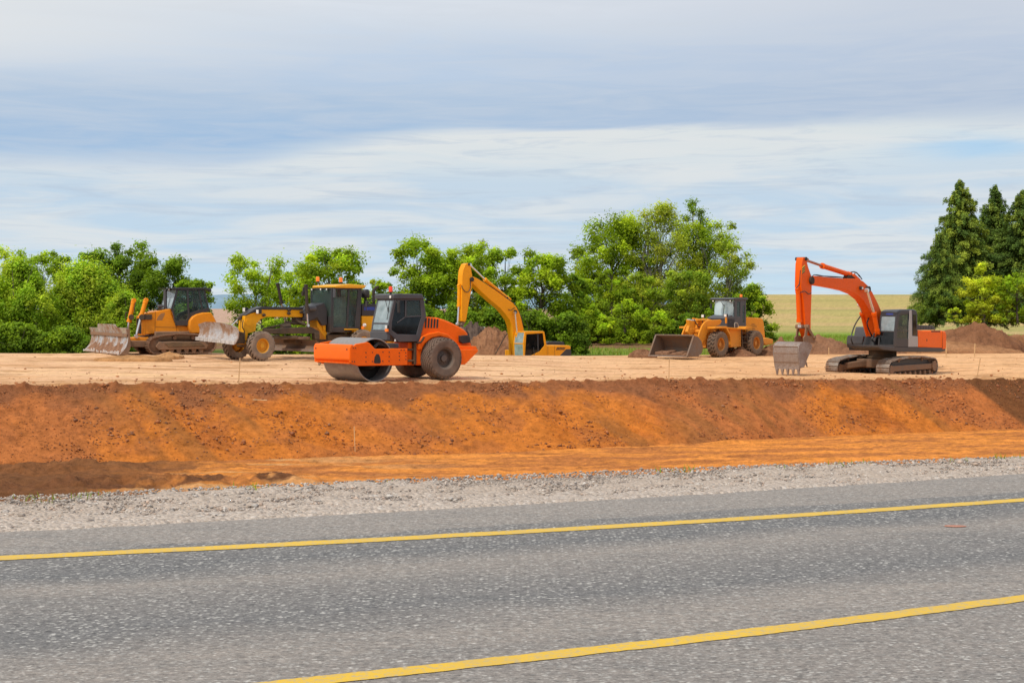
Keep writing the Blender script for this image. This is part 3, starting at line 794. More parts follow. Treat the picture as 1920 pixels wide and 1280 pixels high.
SPLIT = {'hose', 'hydraulic_pipe', 'bolt', 'arm_pin', 'bucket_side', 'wiper', 'front_fender', 'blade_end_plate', 'louvre', 'valve', 'edge_segment', 'fender', 'side_tank', 'platform', 'tandem_case', 'warning_stripe', 'step', 'handrail', 'bucket_weld', 'side_shift_ram'}
class Mach:
    """a machine whose local x points forward, y to its left (towards the road), z up.
    S()/F() turn a measured picture point into the machine's own side / front plane."""
    def __init__(s, name, label, cat, zoom, anchor, ya, d, alpha, v=None, zg=None, group=None):
        s.zm = zoom; u, vv = s.px(*anchor)
        if v is not None: vv = v
        a = R(alpha); s.h = Vector((-math.cos(a), -math.sin(a), 0)); s.n = Vector((math.sin(a), -math.cos(a), 0))
        p = at(u, vv, d); s.O = p - s.n * ya
        s.root = empty(name, s.O, math.pi + a); tag(s.root, label, cat, group)
    def px(s, zx, zy): return s.zm[0] + zx / s.zm[2], s.zm[1] + zy / s.zm[2]
    def S(s, zx, zy, y):
        u, v = s.px(zx, zy); k = (u - UC) / FPX
        x = (k * (s.O.y + y * s.n.y) - s.O.x - y * s.n.x) / (s.h.x - k * s.h.y)
        Y = s.O.y + x * s.h.y + y * s.n.y
        return (x, HC - (v - VH) / FPX * Y - s.O.z)
    def SP(s, pts, y): return [s.S(a, b, y) for a, b in pts]
    def F(s, zx, zy, x):
        u, v = s.px(zx, zy); k = (u - UC) / FPX
        y = (k * (s.O.y + x * s.h.y) - s.O.x - x * s.h.x) / (s.n.x - k * s.n.y)
        Y = s.O.y + x * s.h.y + y * s.n.y
        return (y, HC - (v - VH) / FPX * Y - s.O.z)
    def FP(s, pts, x): return [s.F(a, b, x) for a, b in pts]
    def W(s, zx, zy, y):
        x, z = s.S(zx, zy, y); return Vector((x, y, z))
    def part(s, name, mb, mat, bevel=.012, parent=None, label=None, smooth=None):
        if name in SPLIT and len(mb.g) > 1:      # one object for every hose, bolt, ...
            return [m.build(name, mat, parent or s.root, bevel, smooth, label) for m in mb.pieces()][0]
        return mb.build(name, mat, parent or s.root, bevel, smooth, label)
    def prism(s, name, pts, y0, y1, mat, bevel=.02, parent=None, label=None):
        return s.part(name, MB().prism(s.SP(pts, y1), y0, y1), mat, bevel, parent, label)

def empty_free(): pass

def tyre_surf(r, w):
    def f(th, sN, h=0):
        a = abs(sN); sg = 1 if sN >= 0 else -1
        if a <= .72: lat = a / .72 * .84 * w; rr = r * (1 - .025 * (a / .72) ** 2)
        else:
            t = (a - .72) / .28; lat = w * (.84 + .16 * math.sin(t * math.pi / 2)); rr = r * (.975 - .16 * t * t - .03 * t)
        rr += h * (1 if a <= .72 else 1 - .6 * (a - .72) / .28); lat += h * (0 if a <= .72 else .6)
        return (rr * math.cos(th), sg * lat, rr * math.sin(th))
    return f
def make_wheel(M, x, y, z, r, w, kind, rimc, tyrem, rimr=.52, side=1, sub=True):
    """wheel (hub) > tyre, rim"""
    w = w / 2
    hub = MB(); sd = side
    hub.lathe([(0.001, sd * w * .62), (r * .16, sd * w * .62), (r * .17, sd * w * .35), (r * .30, sd * w * .25), (r * .30, -sd * w * .3)], (x, y, z), 28)
    for k in range(10):
        th = 2 * math.pi * k / 10
        c = Vector((x + r * .24 * math.cos(th), y + sd * w * .26, z + r * .24 * math.sin(th)))
        hub.cyl(c, c + Vector((0, sd * .05, 0)), r * .025, n=6)
    ho = M.part('wheel', hub, rimc, 0)
    rim = MB()
    rr = r * rimr
    rim.lathe([(r * .28, sd * w * .22), (rr * .84, sd * w * .18), (rr * .88, sd * w * .72), (rr * 1.0, sd * w * .80), (rr * 1.05, sd * w * .90), (rr * 1.07, sd * w * .80), (rr * 1.0, sd * w * .55), (rr * .98, -sd * w * .9)], (x, y, z), 44, cap=False)
    M.part('rim', rim, rimc, 0, ho)
    ty = MB()
    g = r - (.028 if kind != 'lug' else .04) * (r / .7)
    prof = [(rr * .98, -w * .80), (rr * 1.06, -w * .92), (r * .74, -w * 1.0), (r * .84, -w * .99), (g * .96, -w * .84), (g * .985, -w * .5), (g, 0), (g * .985, w * .5), (g * .96, w * .84), (r * .84, w * .99), (r * .74, w * 1.0), (rr * 1.06, w * .92), (rr * .98, w * .80)]
    ty.lathe(prof[:5], (x, y, z), 64, cap=False); ty.lathe(prof[8:], (x, y, z), 64, cap=False)
    gr = MB(); gr.lathe(prof[4:9], (x, y, z), 64, cap=False); M.part('tyre_groove', gr, T_GROOVE, 0, ho)
    sf = tyre_surf(r, w)
    def block(poly):
        n = len(poly)
        lo = [sf(t, q, -.05) for t, q in poly]; hi = [sf(t, q, 0) for t, q in poly]
        vs = [(x + p[0], y + p[1], z + p[2]) for p in lo + hi]
        ty.add(vs, [tuple(range(n, 2 * n))] + [(i, (i + 1) % n, (i + 1) % n + n, i + n) for i in range(n)])
    tau = 2 * math.pi
    if kind == 'diamond':
        nn = 26; rows = 6
        dq = .98 * 2 / rows / 2 * 1.0
        for k in range(nn):
            for j in range(-rows, rows + 1):
                q = j * .98 / rows; th = tau * (k + (.5 if j % 2 else 0)) / nn
                a = tau / nn * .5 * .78; b = .98 / rows * .78
                if abs(q) + b > 1: continue
                block([(th - a, q), (th, q - b), (th + a, q), (th, q + b)])
    elif kind == 'lug':       # loader / grader: deep bars from the middle over the shoulder
        nn = 20
        for k in range(nn):
            for sg in (-1, 1):
                th = tau * (k + (.5 if sg > 0 else 0)) / nn; a = tau / nn * .29
                pts = [(0.02, 0), (.25, .10), (.5, -.03), (.72, .10), (.98, .16)]
                for (q0, s0), (q1, s1) in zip(pts[:-1], pts[1:]):
                    block([(th + s0 - a, sg * q0), (th + s1 - a, sg * q1), (th + s1 + a, sg * q1), (th + s0 + a, sg * q0)])
    else:                     # chevrons
        nn = 22
        for k in range(nn):
            for sg in (-1, 1):
                th = tau * (k + (.5 if sg > 0 else 0)) / nn; a = tau / nn * .25
                pts = [(0.0, 0), (.4, .13), (.72, .24), (.97, .27)]
                for (q0, s0), (q1, s1) in zip(pts[:-1], pts[1:]):
                    block([(th + s0 - a, sg * q0), (th + s1 - a, sg * q1), (th + s1 + a, sg * q1), (th + s0 + a, sg * q0)])
    M.part('tyre', ty, tyrem, 0, ho, smooth=26)
    return ho

def make_track(M, path, y, w, mat, pitch=.17, frame_mat=None, xs=None, r=.4, nroll=7):
    """path: closed (x,z) loop through the middle of the shoes; track > track_frame, idler, sprocket, track_roller"""
    P = [Vector((p[0], p[1])) for p in path]; n = len(P)
    L = [0]
    for i in range(n): L.append(L[-1] + (P[(i + 1) % n] - P[i]).length)
    tot = L[-1]; m = int(tot / pitch); ch = MB()
    def pt(s):
        s %= tot
        for i in range(n):
            if L[i + 1] >= s:
                t = (s - L[i]) / (L[i + 1] - L[i]); return P[i].lerp(P[(i + 1) % n], t)
    for k in range(m):
        s = tot * k / m; a = pt(s - pitch * .46); b = pt(s + pitch * .46)
        t = (b - a).normalized(); nn = Vector((t.y, -t.x))       # outward for a loop running rear->front along the bottom
        def q(c, o): v = c + nn * o; return (v.x, v.y)
        ch.prism([q(a, -.015), q(b, -.015), q(b, .02), q(a, .02)], y - w / 2, y + w / 2)
        mid = (a + b) / 2
        ch.prism([q(a, .02), q(a + t * .025, .02), q(a + t * .02, .055), q(a + t * .005, .055)], y - w / 2, y + w / 2)
        ch.prism([q(mid, .02), q(mid + t * .022, .02), q(mid + t * .017, .05), q(mid + t * .004, .05)], y - w / 2, y + w / 2)
        ch.prism([q(a, -.07), q(b, -.07), q(b, -.015), q(a, -.015)], y - .10, y - .05)
        ch.prism([q(a, -.07), q(b, -.07), q(b, -.015), q(a, -.015)], y + .05, y + .10)
    return M.part('track', ch, mat, 0)

def smooth_loop(pts, n=8):
    """closed Catmull-Rom through 2D points"""
    m = len(pts); out = []
    for i in range(m):
        p0, p1, p2, p3 = (Vector(pts[(i + k - 1) % m]) for k in range(4))
        for k in range(n):
            t = k / n
            out.append(.5 * ((2 * p1) + (p2 - p0) * t + (2 * p0 - 5 * p1 + 4 * p2 - p3) * t * t + (3 * p1 - p0 - 3 * p2 + p3) * t ** 3))
    return out

def stadium(x0, x1, r0, r1, zc0, zc1, top=0.0):
    """loop: along bottom from rear x0 to front x1 (x1 > x0), round the front, back over the top (raised by top in the middle)"""
    out = []
    for k in range(13):
        a = -math.pi / 2 + math.pi * k / 12
        out.append((x1 + r1 * math.cos(a), zc1 + r1 * math.sin(a)))
    for k in range(1, 8):
        t = k / 8
        out.append((lerp(x1, x0, t), lerp(zc1 + r1, zc0 + r0, t) + top * math.sin(math.pi * t) ** .8 + .012 * math.sin(t * 19)))
    for k in range(13):
        a = math.pi / 2 + math.pi * k / 12
        out.append((x0 + r0 * math.cos(a), zc0 + r0 * math.sin(a)))
    return out

def hyd(M, p_barrel0, p_barrel1, p_rod, r, mat, name='hydraulic_cylinder', rodr=None, rodmat=None):
    c = MB(); p0, p1, p2 = Vector(p_barrel0), Vector(p_barrel1), Vector(p_rod)
    c.cyl(p0, p1, r, n=18)
    a = (p1 - p0).normalized()
    c.cyl(p1 - a * .10, p1 + a * .02, r * 1.22, n=18)
    c.cyl(p0 - a * .02, p0 + a * .08, r * 1.15, n=18)
    ax = Vector((0, 1, 0))
    c.cyl(p0 - a * r * .8 - ax * r * .9, p0 - a * r * .8 + ax * r * .9, r * .95, n=14)
    o = M.part(name, c, mat, 0)
    rd = MB(); rd.cyl(p1, p2, rodr or r * .52, n=14)
    rd.cyl(p2 - ax * r * .8, p2 + ax * r * .8, r * .85, n=14)
    M.part('piston_rod', rd, rodmat or M_CHROME, 0, o)
    return o

def beacon(M, p, r=.075, h=.2, mat=None, stem=.06):
    b = MB(); b.cyl((p[0], p[1], p[2]), (p[0], p[1], p[2] + stem), r * .5, n=10)
    b.cyl((p[0], p[1], p[2] + stem), (p[0], p[1], p[2] + stem + .035), r * 1.1, n=16)
    o = M.part('beacon', b, P_BLACK, 0)
    l = MB(); z = p[2] + stem + .035
    l.lathe([(r, 0), (r, h * .75), (r * .85, h), (0.001, h * 1.02)], (p[0], p[1], z), 18, axis='z')
    M.part('beacon_lens', l, mat or M_AMBER, 0, o)
    return o

def lamp(M, p, w=.14, h=.12, dpt=.1, name='headlight'):
    b = MB(); b.box(p[0] - dpt, p[0], p[1] - w / 2, p[1] + w / 2, p[2] - h / 2, p[2] + h / 2)
    o = M.part(name, b, P_BLACK, .01)
    l = MB(); l.box(p[0], p[0] + .012, p[1] - w * .42, p[1] + w * .42, p[2] - h * .42, p[2] + h * .42)
    M.part('lens', l, M_LENS, 0, o)
    return o

def mirror(M, p, w=.16, h=.34, arm=None, mat=None):
    b = MB(); b.box(p[0] - .03, p[0] + .03, p[1] - w / 2, p[1] + w / 2, p[2] - h / 2, p[2] + h / 2)
    if arm is not None: b.tube([p, (Vector(p) + Vector(arm)) / 2 + Vector((0, 0, .05)), arm], .014, 6)
    return M.part('mirror', b, mat or P_BLACK, .025)

def cab_shell(M, outer, inner, y1, y0, mat, gmat, front, rear, fmat=None, th=.07, floor=None, gside=None):
    """cab with pierced side walls, panes and cross members. outer/inner: traced loops on the near side plane.
    front / rear: index chains (top to bottom) of the outer loop that carry glass between the two sides"""
    fmat = fmat or gmat
    so = M.SP(outer, y1); si = M.SP(inner, y1)
    c = MB(); c.ring(so, si, y1 - th, y1); c.ring(so, si, y0, y0 + th)
    n = len(so)
    cx = sum(p[0] for p in so) / n
    def inn(p, k=.03): return (p[0] + (k if p[0] < cx else -k), p[1])
    used = []
    panes = []
    for chain in (front, rear):
        for a, b in zip(chain[:-1], chain[1:]):
            A, B = so[a], so[b]; used.append((a, b))
            c.bar((inn(A)[0], y0, A[1] - .03), (inn(A)[0], y1, A[1] - .03), .05, .06)
            panes.append((inn(A), inn(B)))
        B = so[chain[-1]]; c.bar((inn(B)[0], y0, B[1] + .04), (inn(B)[0], y1, B[1] + .04), .06, .09)
    # closed panels along the rest of the loop (roof, floor)
    for i in range(n):
        j = (i + 1) % n
        if any(set((i, j)) == set(p) for p in used): continue
        A, B = Vector((so[i][0], 0, so[i][1])), Vector((so[j][0], 0, so[j][1]))
        t = (B - A).normalized(); nn = Vector((t.z, 0, -t.x))
        ctr = Vector((cx, 0, sum(p[1] for p in so) / n))
        if nn.dot(ctr - A) < 0: nn = -nn
        q = [A, B, B + nn * .04, A + nn * .04]
        c.prism([(v.x, v.z) for v in q], y0 + th * .5, y1 - th * .5)
    o = M.part('cab', c, mat, .012)
    for k, yy in enumerate((y1 - th * .5, y0 + th * .5)):
        g = MB(); g.prism(si, yy - .006, yy + .006); M.part('side_window', g, gside or gmat, 0, o)
    for k, (A, B) in enumerate(panes):
        g = MB()
        vs = [(A[0], y0 + .03, A[1]), (A[0], y1 - .03, A[1]), (B[0], y1 - .03, B[1]), (B[0], y0 + .03, B[1])]
        g.add(vs + [(v[0] + .01, v[1], v[2]) for v in vs], [(0, 1, 2, 3), (7, 6, 5, 4), (0, 4, 5, 1), (1, 5, 6, 2), (2, 6, 7, 3), (3, 7, 4, 0)])
        fm = fmat[min(k, len(fmat) - 1)] if isinstance(fmat, tuple) else fmat
        M.part('windscreen' if k < len(front) - 1 else 'rear_window', g, fm if k < len(front) - 1 else gmat, 0, o)
    return o, so, si

def seat(M, x, y, z, parent=None):
    s = MB(); s.box(x - .25, x + .25, y - .24, y + .24, z, z + .13)
    s.add(*_rot_box(x - .28, y, z + .12, .12, .46, .62, -.15))
    s.box(x - .36, x - .26, y - .14, y + .14, z + .74, z + .92)
    s.box(x - .1, x + .1, y - .1, y + .1, z - .35, z)
    return M.part('seat', s, M_SEAT, .03, parent)
def _rot_box(x, y, z, dx, dy, dz, a):
    vs = []
    for i in (-1, 1):
        for j in (-1, 1):
            for k in (0, 1):
                X, Z = i * dx / 2, k * dz
                vs.append((x + X * math.cos(a) + Z * math.sin(a), y + j * dy / 2, z - X * math.sin(a) + Z * math.cos(a)))
    return vs, [(0, 1, 3, 2), (4, 6, 7, 5), (0, 4, 5, 1), (2, 3, 7, 6), (0, 2, 6, 4), (1, 5, 7, 3)]
def steering(M, x, y, z, parent=None):
    s = MB(); s.bar((x + .12, y, z - .5), (x, y, z), .05)
    c = Vector((x, y, z)); nrm = Vector((-.5, 0, .86)); a = Vector((0, 1, 0)); b = nrm.cross(a)
    pts = [c + (a * math.cos(t) + b * math.sin(t)) * .2 for t in [k * math.pi / 8 for k in range(17)]]
    s.tube(pts, .018, 6); s.bar(c - a * .2, c + a * .2, .03)
    return M.part('steering_wheel', s, P_BLACK, 0, parent)

def blade_plate(M, ys, top, zbot, xfun, th, mat, name='blade', rows=10, parent=None, label=None):
    """curved earth-moving blade: ys lateral stations, top(y) height, xfun(t, y) forward offset, t 0 bottom .. 1 top"""
    V = []; n = len(ys)
    for side in (0, 1):
        for j in range(rows + 1):
            t = j / rows
            for y in ys:
                z = lerp(zbot(y), top(y), t)
                V.append((xfun(t, y) - side * th, y, z))
    F = []
    o = (rows + 1) * n
    for j in range(rows):
        for i in range(n - 1):
            a = j * n + i
            F.append((a, a + 1, a + n + 1, a + n)); F.append((o + a, o + a + n, o + a + n + 1, o + a + 1))
    for j in range(rows):
        a = j * n; F.append((a, a + n, o + a + n, o + a)); a = j * n + n - 1; F.append((a, o + a, o + a + n, a + n))
    for i in range(n - 1):
        a = i; F.append((a, o + a, o + a + 1, a + 1)); a = rows * n + i; F.append((a, a + 1, o + a + 1, o + a))
    mb = MB(); mb.add(V, F)
    return M.part(name, mb, mat, 0, parent, label)
def linspace(a, b, n): return [a + (b - a) * i / (n - 1) for i in range(n)]
# ================================================================== ROAD ROLLER
def roller():
    M = Mach('road_roller', 'orange single drum road roller with dark grey cab and smooth steel drum', 'road roller', (560, 500, 5.3333), (1417, 1122), .8, 51.3, 39)
    S, F, W, SP = M.S, M.F, M.W, M.SP
    wx, wz = S(1417, 911, .8); r = .745
    make_wheel(M, wx, .84, r, r, .62, 'diamond', P_RIM, T_ROLL, .50, 1)
    make_wheel(M, wx, -.84, r, r, .62, 'diamond', P_RIM, T_ROLL, .50, -1)
    ax = MB(); ax.cyl((wx, -.6, r), (wx, .6, r), .13); ax.box(wx - .25, wx + .25, -.25, .25, r - .25, r + .25); M.part('axle', ax, P_FRAME)
    # drum
    dx, dz = S(764, 898, 1.07)
    d = MB(); R0 = .75
    d.lathe([(.715, -.40), (.715, -1.07), (R0 - .012, -1.07), (R0, -1.055), (R0, 1.055), (R0 - .012, 1.07), (.715, 1.07), (.715, .40)], (dx, 0, R0), 96)
    dr = M.part('drum', d, M_DRUM, 0, smooth=25)
    for s in (-1, 1):
        hb = MB()
        hb.lathe([(.714, s * .42), (.36, s * .42), (.34, s * .70), (.22, s * .98), (.001, s * 1.0)], (dx, 0, R0), 36)
        M.part('drum_hub', hb, P_BLACK, .01, dr)
    # drum frame
    plate = [(516, 962), (514, 850), (530, 808), (575, 772), (690, 752), (716, 766), (766, 820), (1090, 816), (1091, 982), (600, 992), (545, 978)]
    f = MB(); sp = SP(plate, 1.16)
    f.prism(sp, 1.085, 1.16); f.prism(sp, -1.16, -1.085)
    xf = S(516, 900, 1.16)[0]
    zt, zb = S(516, 815, 1.16)[1], S(516, 955, 1.16)[1]
    ztop = S(530, 778, 1.16)[1]
    fr = M.part('drum_frame', f, P_ORANGE, .02)
    b = MB()
    bp = [(xf - .05, zb), (xf + .02, zb + .08), (xf + .03, ztop - .12), (xf - .03, ztop), (xf - .13, ztop), (xf - .13, zb)]
    b.prism(bp, -1.165, 1.165); M.part('front_beam', b, P_ORANGE, .03)
    xr = S(1091, 900, 1.16)[0]
    c = MB(); c.box(xr, xr + .14, -1.08, 1.08, S(1091, 978, 1.16)[1], S(1091, 820, 1.16)[1]); M.part('cross_beam', c, P_ORANGE, .02)
    sc = MB()
    for k in range(26):
        y = -1.08 + k * 2.16 / 25; sc.box(xf - .06, xf + .012, y - .026, y + .026, zb - .055, zb + .004)
    M.part('scraper', sc, P_ORANGE, 0)
    # black patch on the near plate as the shade of an opening; bolts
    op = MB()
    op.prism(SP([(752, 955), (760, 900), (778, 872), (800, 872), (814, 900), (822, 950), (812, 966), (762, 966)], 1.163), 1.155, 1.164)
    M.part('dark_opening_patch', op, P_BLACK, 0, fr)
    bo = MB()
    for zx, zy in [(545, 812), (568, 812), (535, 948), (558, 948), (672, 858), (672, 903), (672, 948), (737, 856), (842, 853), (905, 853), (905, 898), (903, 942), (840, 943), (737, 946), (1025, 832), (1055, 832), (1006, 862), (1006, 894), (1006, 930), (1070, 860), (1072, 892), (1072, 926)]:
        p = W(zx, zy, 1.16); bo.cyl(p, p + Vector((0, .012, 0)), .021, n=8)
    for y in (1.0, -1.0):
        p = Vector((xf + .03, y, lerp(zb, ztop, .72))); bo.cyl(p, p + Vector((.012, 0, 0)), .03, n=8)
    M.part('bolt', bo, P_BLACK, 0, fr)
    tw = MB(); tw.tube([(xf - .02, -.85, zb - .02), (xf + .02, -.83, zb - .14), (xf + .02, -.76, zb - .14), (xf - .02, -.74, zb - .02)], .018); M.part('tow_loop', tw, P_FRAME, 0)
    # arm with hose inside the drum
    hs = MB(); hs.tube([W(748, 800, 1.0), W(800, 760, 1.0), W(850, 775, 1.0), W(885, 800, 1.0)], .035); hs.tube([W(745, 830, 1.0), W(800, 775, 1.02), W(860, 795, 1.0), W(890, 805, 1.0)], .025)
    M.part('hose', hs, M_HOSE, 0)
    bx = MB(); bx.prism(SP([(880, 765), (1000, 765), (1000, 812), (880, 812)], .95), .45, .95)
    for k in range(4): bx.prism(SP([(886, 772 + k * 10), (994, 772 + k * 10), (994, 776 + k * 10), (886, 776 + k * 10)], .953), .93, .965)
    M.part('cooler_box', bx, P_GREY, .01)
    ar = MB(); ar.box(xr - .55, xr + .1, -.28, .28, .5, 1.05); ar.prism(SP([(1095, 756), (1175, 756), (1178, 985), (1095, 985)], .45), -.45, .45)
    M.part('articulation_joint', ar, P_ORANGE, .02)
    pn = MB()
    for zy in (828, 940): pn.cyl(W(1092, zy, .55), W(1165, zy, .55), .035)
    pn.prism(SP([(1158, 756), (1178, 756), (1178, 975), (1158, 975)], .62), .45, .62)
    M.part('steering_ram', pn, P_FRAME, .005)
    # body and hood
    hood = [(1262, 504), (1300, 499), (1390, 508), (1470, 532), (1540, 562), (1610, 598), (1662, 630), (1690, 658), (1702, 700), (1722, 755), (1742, 800), (1745, 830), (1600, 830), (1585, 900), (1230, 985), (1178, 985), (1176, 756), (1205, 748)]
    h = M.prism('hood', hood, -.60, .60, P_ORANGE, .09)
    # hood flare above the wheel
    fl = MB(); fl.prism(SP([(1232, 700), (1300, 668), (1400, 650), (1490, 672), (1560, 725), (1605, 800), (1745, 800), (1745, 832), (1600, 832), (1560, 770), (1500, 715), (1415, 694), (1330, 712), (1262, 768), (1232, 830), (1200, 830), (1205, 750)], .70), .52, .70)
    fl.prism(SP([(1232, 700), (1300, 668), (1400, 650), (1490, 672), (1560, 725), (1605, 800), (1745, 800), (1745, 832), (1600, 832), (1560, 770), (1500, 715), (1415, 694), (1330, 712), (1262, 768), (1232, 830), (1200, 830), (1205, 750)], .70), -.70, -.52)
    M.part('fender', fl, P_ORANGE, .03)
    lv = MB()
    for k in range(5):
        x0 = 1258 + k * 29
        lv.prism(SP([(x0 + 8, 512 + k * 3), (x0 + 24, 512 + k * 3), (x0 + 18, 612), (x0 + 2, 612)], .603), .59, .607)
    M.part('louvre', lv, P_BLACK, 0, h)
    rb = MB(); rb.prism(SP([(1602, 826), (1795, 826), (1795, 848), (1665, 978), (1608, 978)], 1.08), -1.08, 1.08)
    rb.prism(SP([(1560, 788), (1775, 794), (1790, 826), (1602, 826)], .8), -.8, .8)
    M.part('rear_counterweight', rb, P_ORANGE, .02)
    tl = MB(); tl.prism(SP([(1618, 690), (1690, 684), (1712, 700), (1716, 758), (1640, 768), (1618, 750)], .72), .56, .74)
    for k in range(3): tl.prism(SP([(1640, 704 + k * 18), (1706, 702 + k * 18), (1708, 710 + k * 18), (1640, 712 + k * 18)], .75), .73, .755)
    M.part('tail_grille', tl, P_BLACK, .012)
    rg = MB(); rg.prism(SP([(1690, 640), (1702, 660), (1718, 740), (1735, 800), (1722, 800), (1700, 735), (1688, 668)], .5), -.5, .5); M.part('rear_grille', rg, P_BLACK, .01)
    bl = MB(); bl.box(wx - 1.0, wx + .9, -.5, .5, .5, 1.0); M.part('chassis', bl, P_FRAME, .03)
    st = MB(); st.tube([W(1180, 762, .62), W(1225, 750, .75), W(1256, 700, .8)], .035); M.part('exhaust_stub', st, P_FRAME, 0)
    # cab
    outer = [(955, 322), (1250, 322), (1276, 490), (1205, 748), (1000, 750), (892, 655), (903, 560)]
    inner = [(978, 338), (1212, 336), (1229, 490), (1180, 678), (990, 674), (930, 632), (934, 560)]
    y1 = .66
    x_ft = S(955, 322, y1)[0]; y0 = F(785, 322, x_ft)[0]
    co, so, si = cab_shell(M, outer, inner, y1, y0, P_GREY, G_DARK, [0, 6, 5], [1, 2, 3], fmat=G_SKY, gside=G_DARK)
    dv = MB(); dv.bar(W(1068, 336, y1 - .02), W(1068, 500, y1 - .02), .05, .05); dv.bar(W(1068, 500, y1 - .02), W(1230, 492, y1 - .02), .04, .04)
    dv.bar(W(985, 560, y1 - .02), W(1068, 500, y1 - .02), .03, .03)
    M.part('window_frame', dv, P_GREY, .005, co)
    wu = MB(); wu.prism(SP([(1078, 346), (1208, 344), (1224, 486), (1078, 496)], y1 - .01), y1 - .02, y1 - .012); M.part('side_window', wu, G_CLEAR, 0, co)
    rf = MB()
    top = SP([(948, 276), (1000, 268), (1240, 273), (1256, 322), (950, 324)], y1 + .06)
    rf.prism(top, y0 - .08, y1 + .06); M.part('roof', rf, P_GREY, .03, co)
    lw = MB(); lw.prism(SP([(892, 650), (1000, 748), (1205, 748), (1190, 690), (992, 684)], y1 - .07), y0 + .07, y1 - .08); M.part('cab_floor', lw, P_GREY, .01, co)
    fp = MB(); xb = S(892, 655, y1)[0]; z1 = S(892, 655, y1)[1]
    fp.box(xb - .12, xb + .02, y0 - .03, y1 - .02, z1 - .28, z1 + .02); M.part('front_panel', fp, P_GREY, .02, co)
    seat(M, S(1100, 560, 0)[0], (y1 + y0) / 2, 1.75, co); steering(M, S(990, 560, 0)[0] - .1, (y1 + y0) / 2, 2.2, co)
    cs = MB(); cs.box(S(980, 600, 0)[0] - .2, S(980, 600, 0)[0] + .05, y0 + .2, y1 - .3, 1.5, 2.02); M.part('dashboard', cs, M_SEAT, .03, co)
    sg = MB(); sg.box(wx + 1.05, wx + 1.2, y0 + .3, y0 + .5, 2.15, 2.35); M.part('blue_visor', sg, M_BLUE, .01, co)
    # wipers, lamps, mirrors
    wp = MB(); 
    wp.bar(W(893, 530, y1 - .18) + Vector((.05, 0, 0)), W(912, 400, y1 - .14) + Vector((.03, 0, 0)), .015); wp.bar(W(900, 450, y1 - .16) + Vector((.04, 0, 0)), W(925, 330, y1 - .1) + Vector((.05, 0, 0)), .02)
    wp.bar(W(880, 330, y1 - .2) + Vector((.05, 0, 0)), W(905, 450, y1 - .18) + Vector((.04, 0, 0)), .015)
    M.part('wiper', wp, P_BLACK, 0, co)
    mirror(M, W(1000, 400, y1 + .22), .1, .42, W(960, 335, y1 + .05))
    mirror(M, W(682, 370, y0 - .12), .12, .2, W(785, 335, y0))
    beacon(M, W(920, 290, y1 - .2), .07, .19, M_RED, .1)
    p = W(905, 600, y1 + .02) + Vector((.12, 0, 0)); lamp(M, p, .13, .13, .08); l2 = MB(); l2.box(p.x - .05, p.x + .02, p.y - .07, p.y + .07, p.z - .17, p.z - .07); M.part('indicator', l2, M_AMBER, .01)
    lamp(M, W(918, 300, y1 - .1), .12, .1, .08, 'work_light'); lamp(M, W(790, 300, y0 + .1), .12, .1, .08, 'work_light')
    cp = MB(); p = W(965, 745, .9); cp.cyl(p, p + Vector((0, 0, .07)), .035, .02, 10); M.part('filler_cap', cp, M_LENS, 0)
roller()
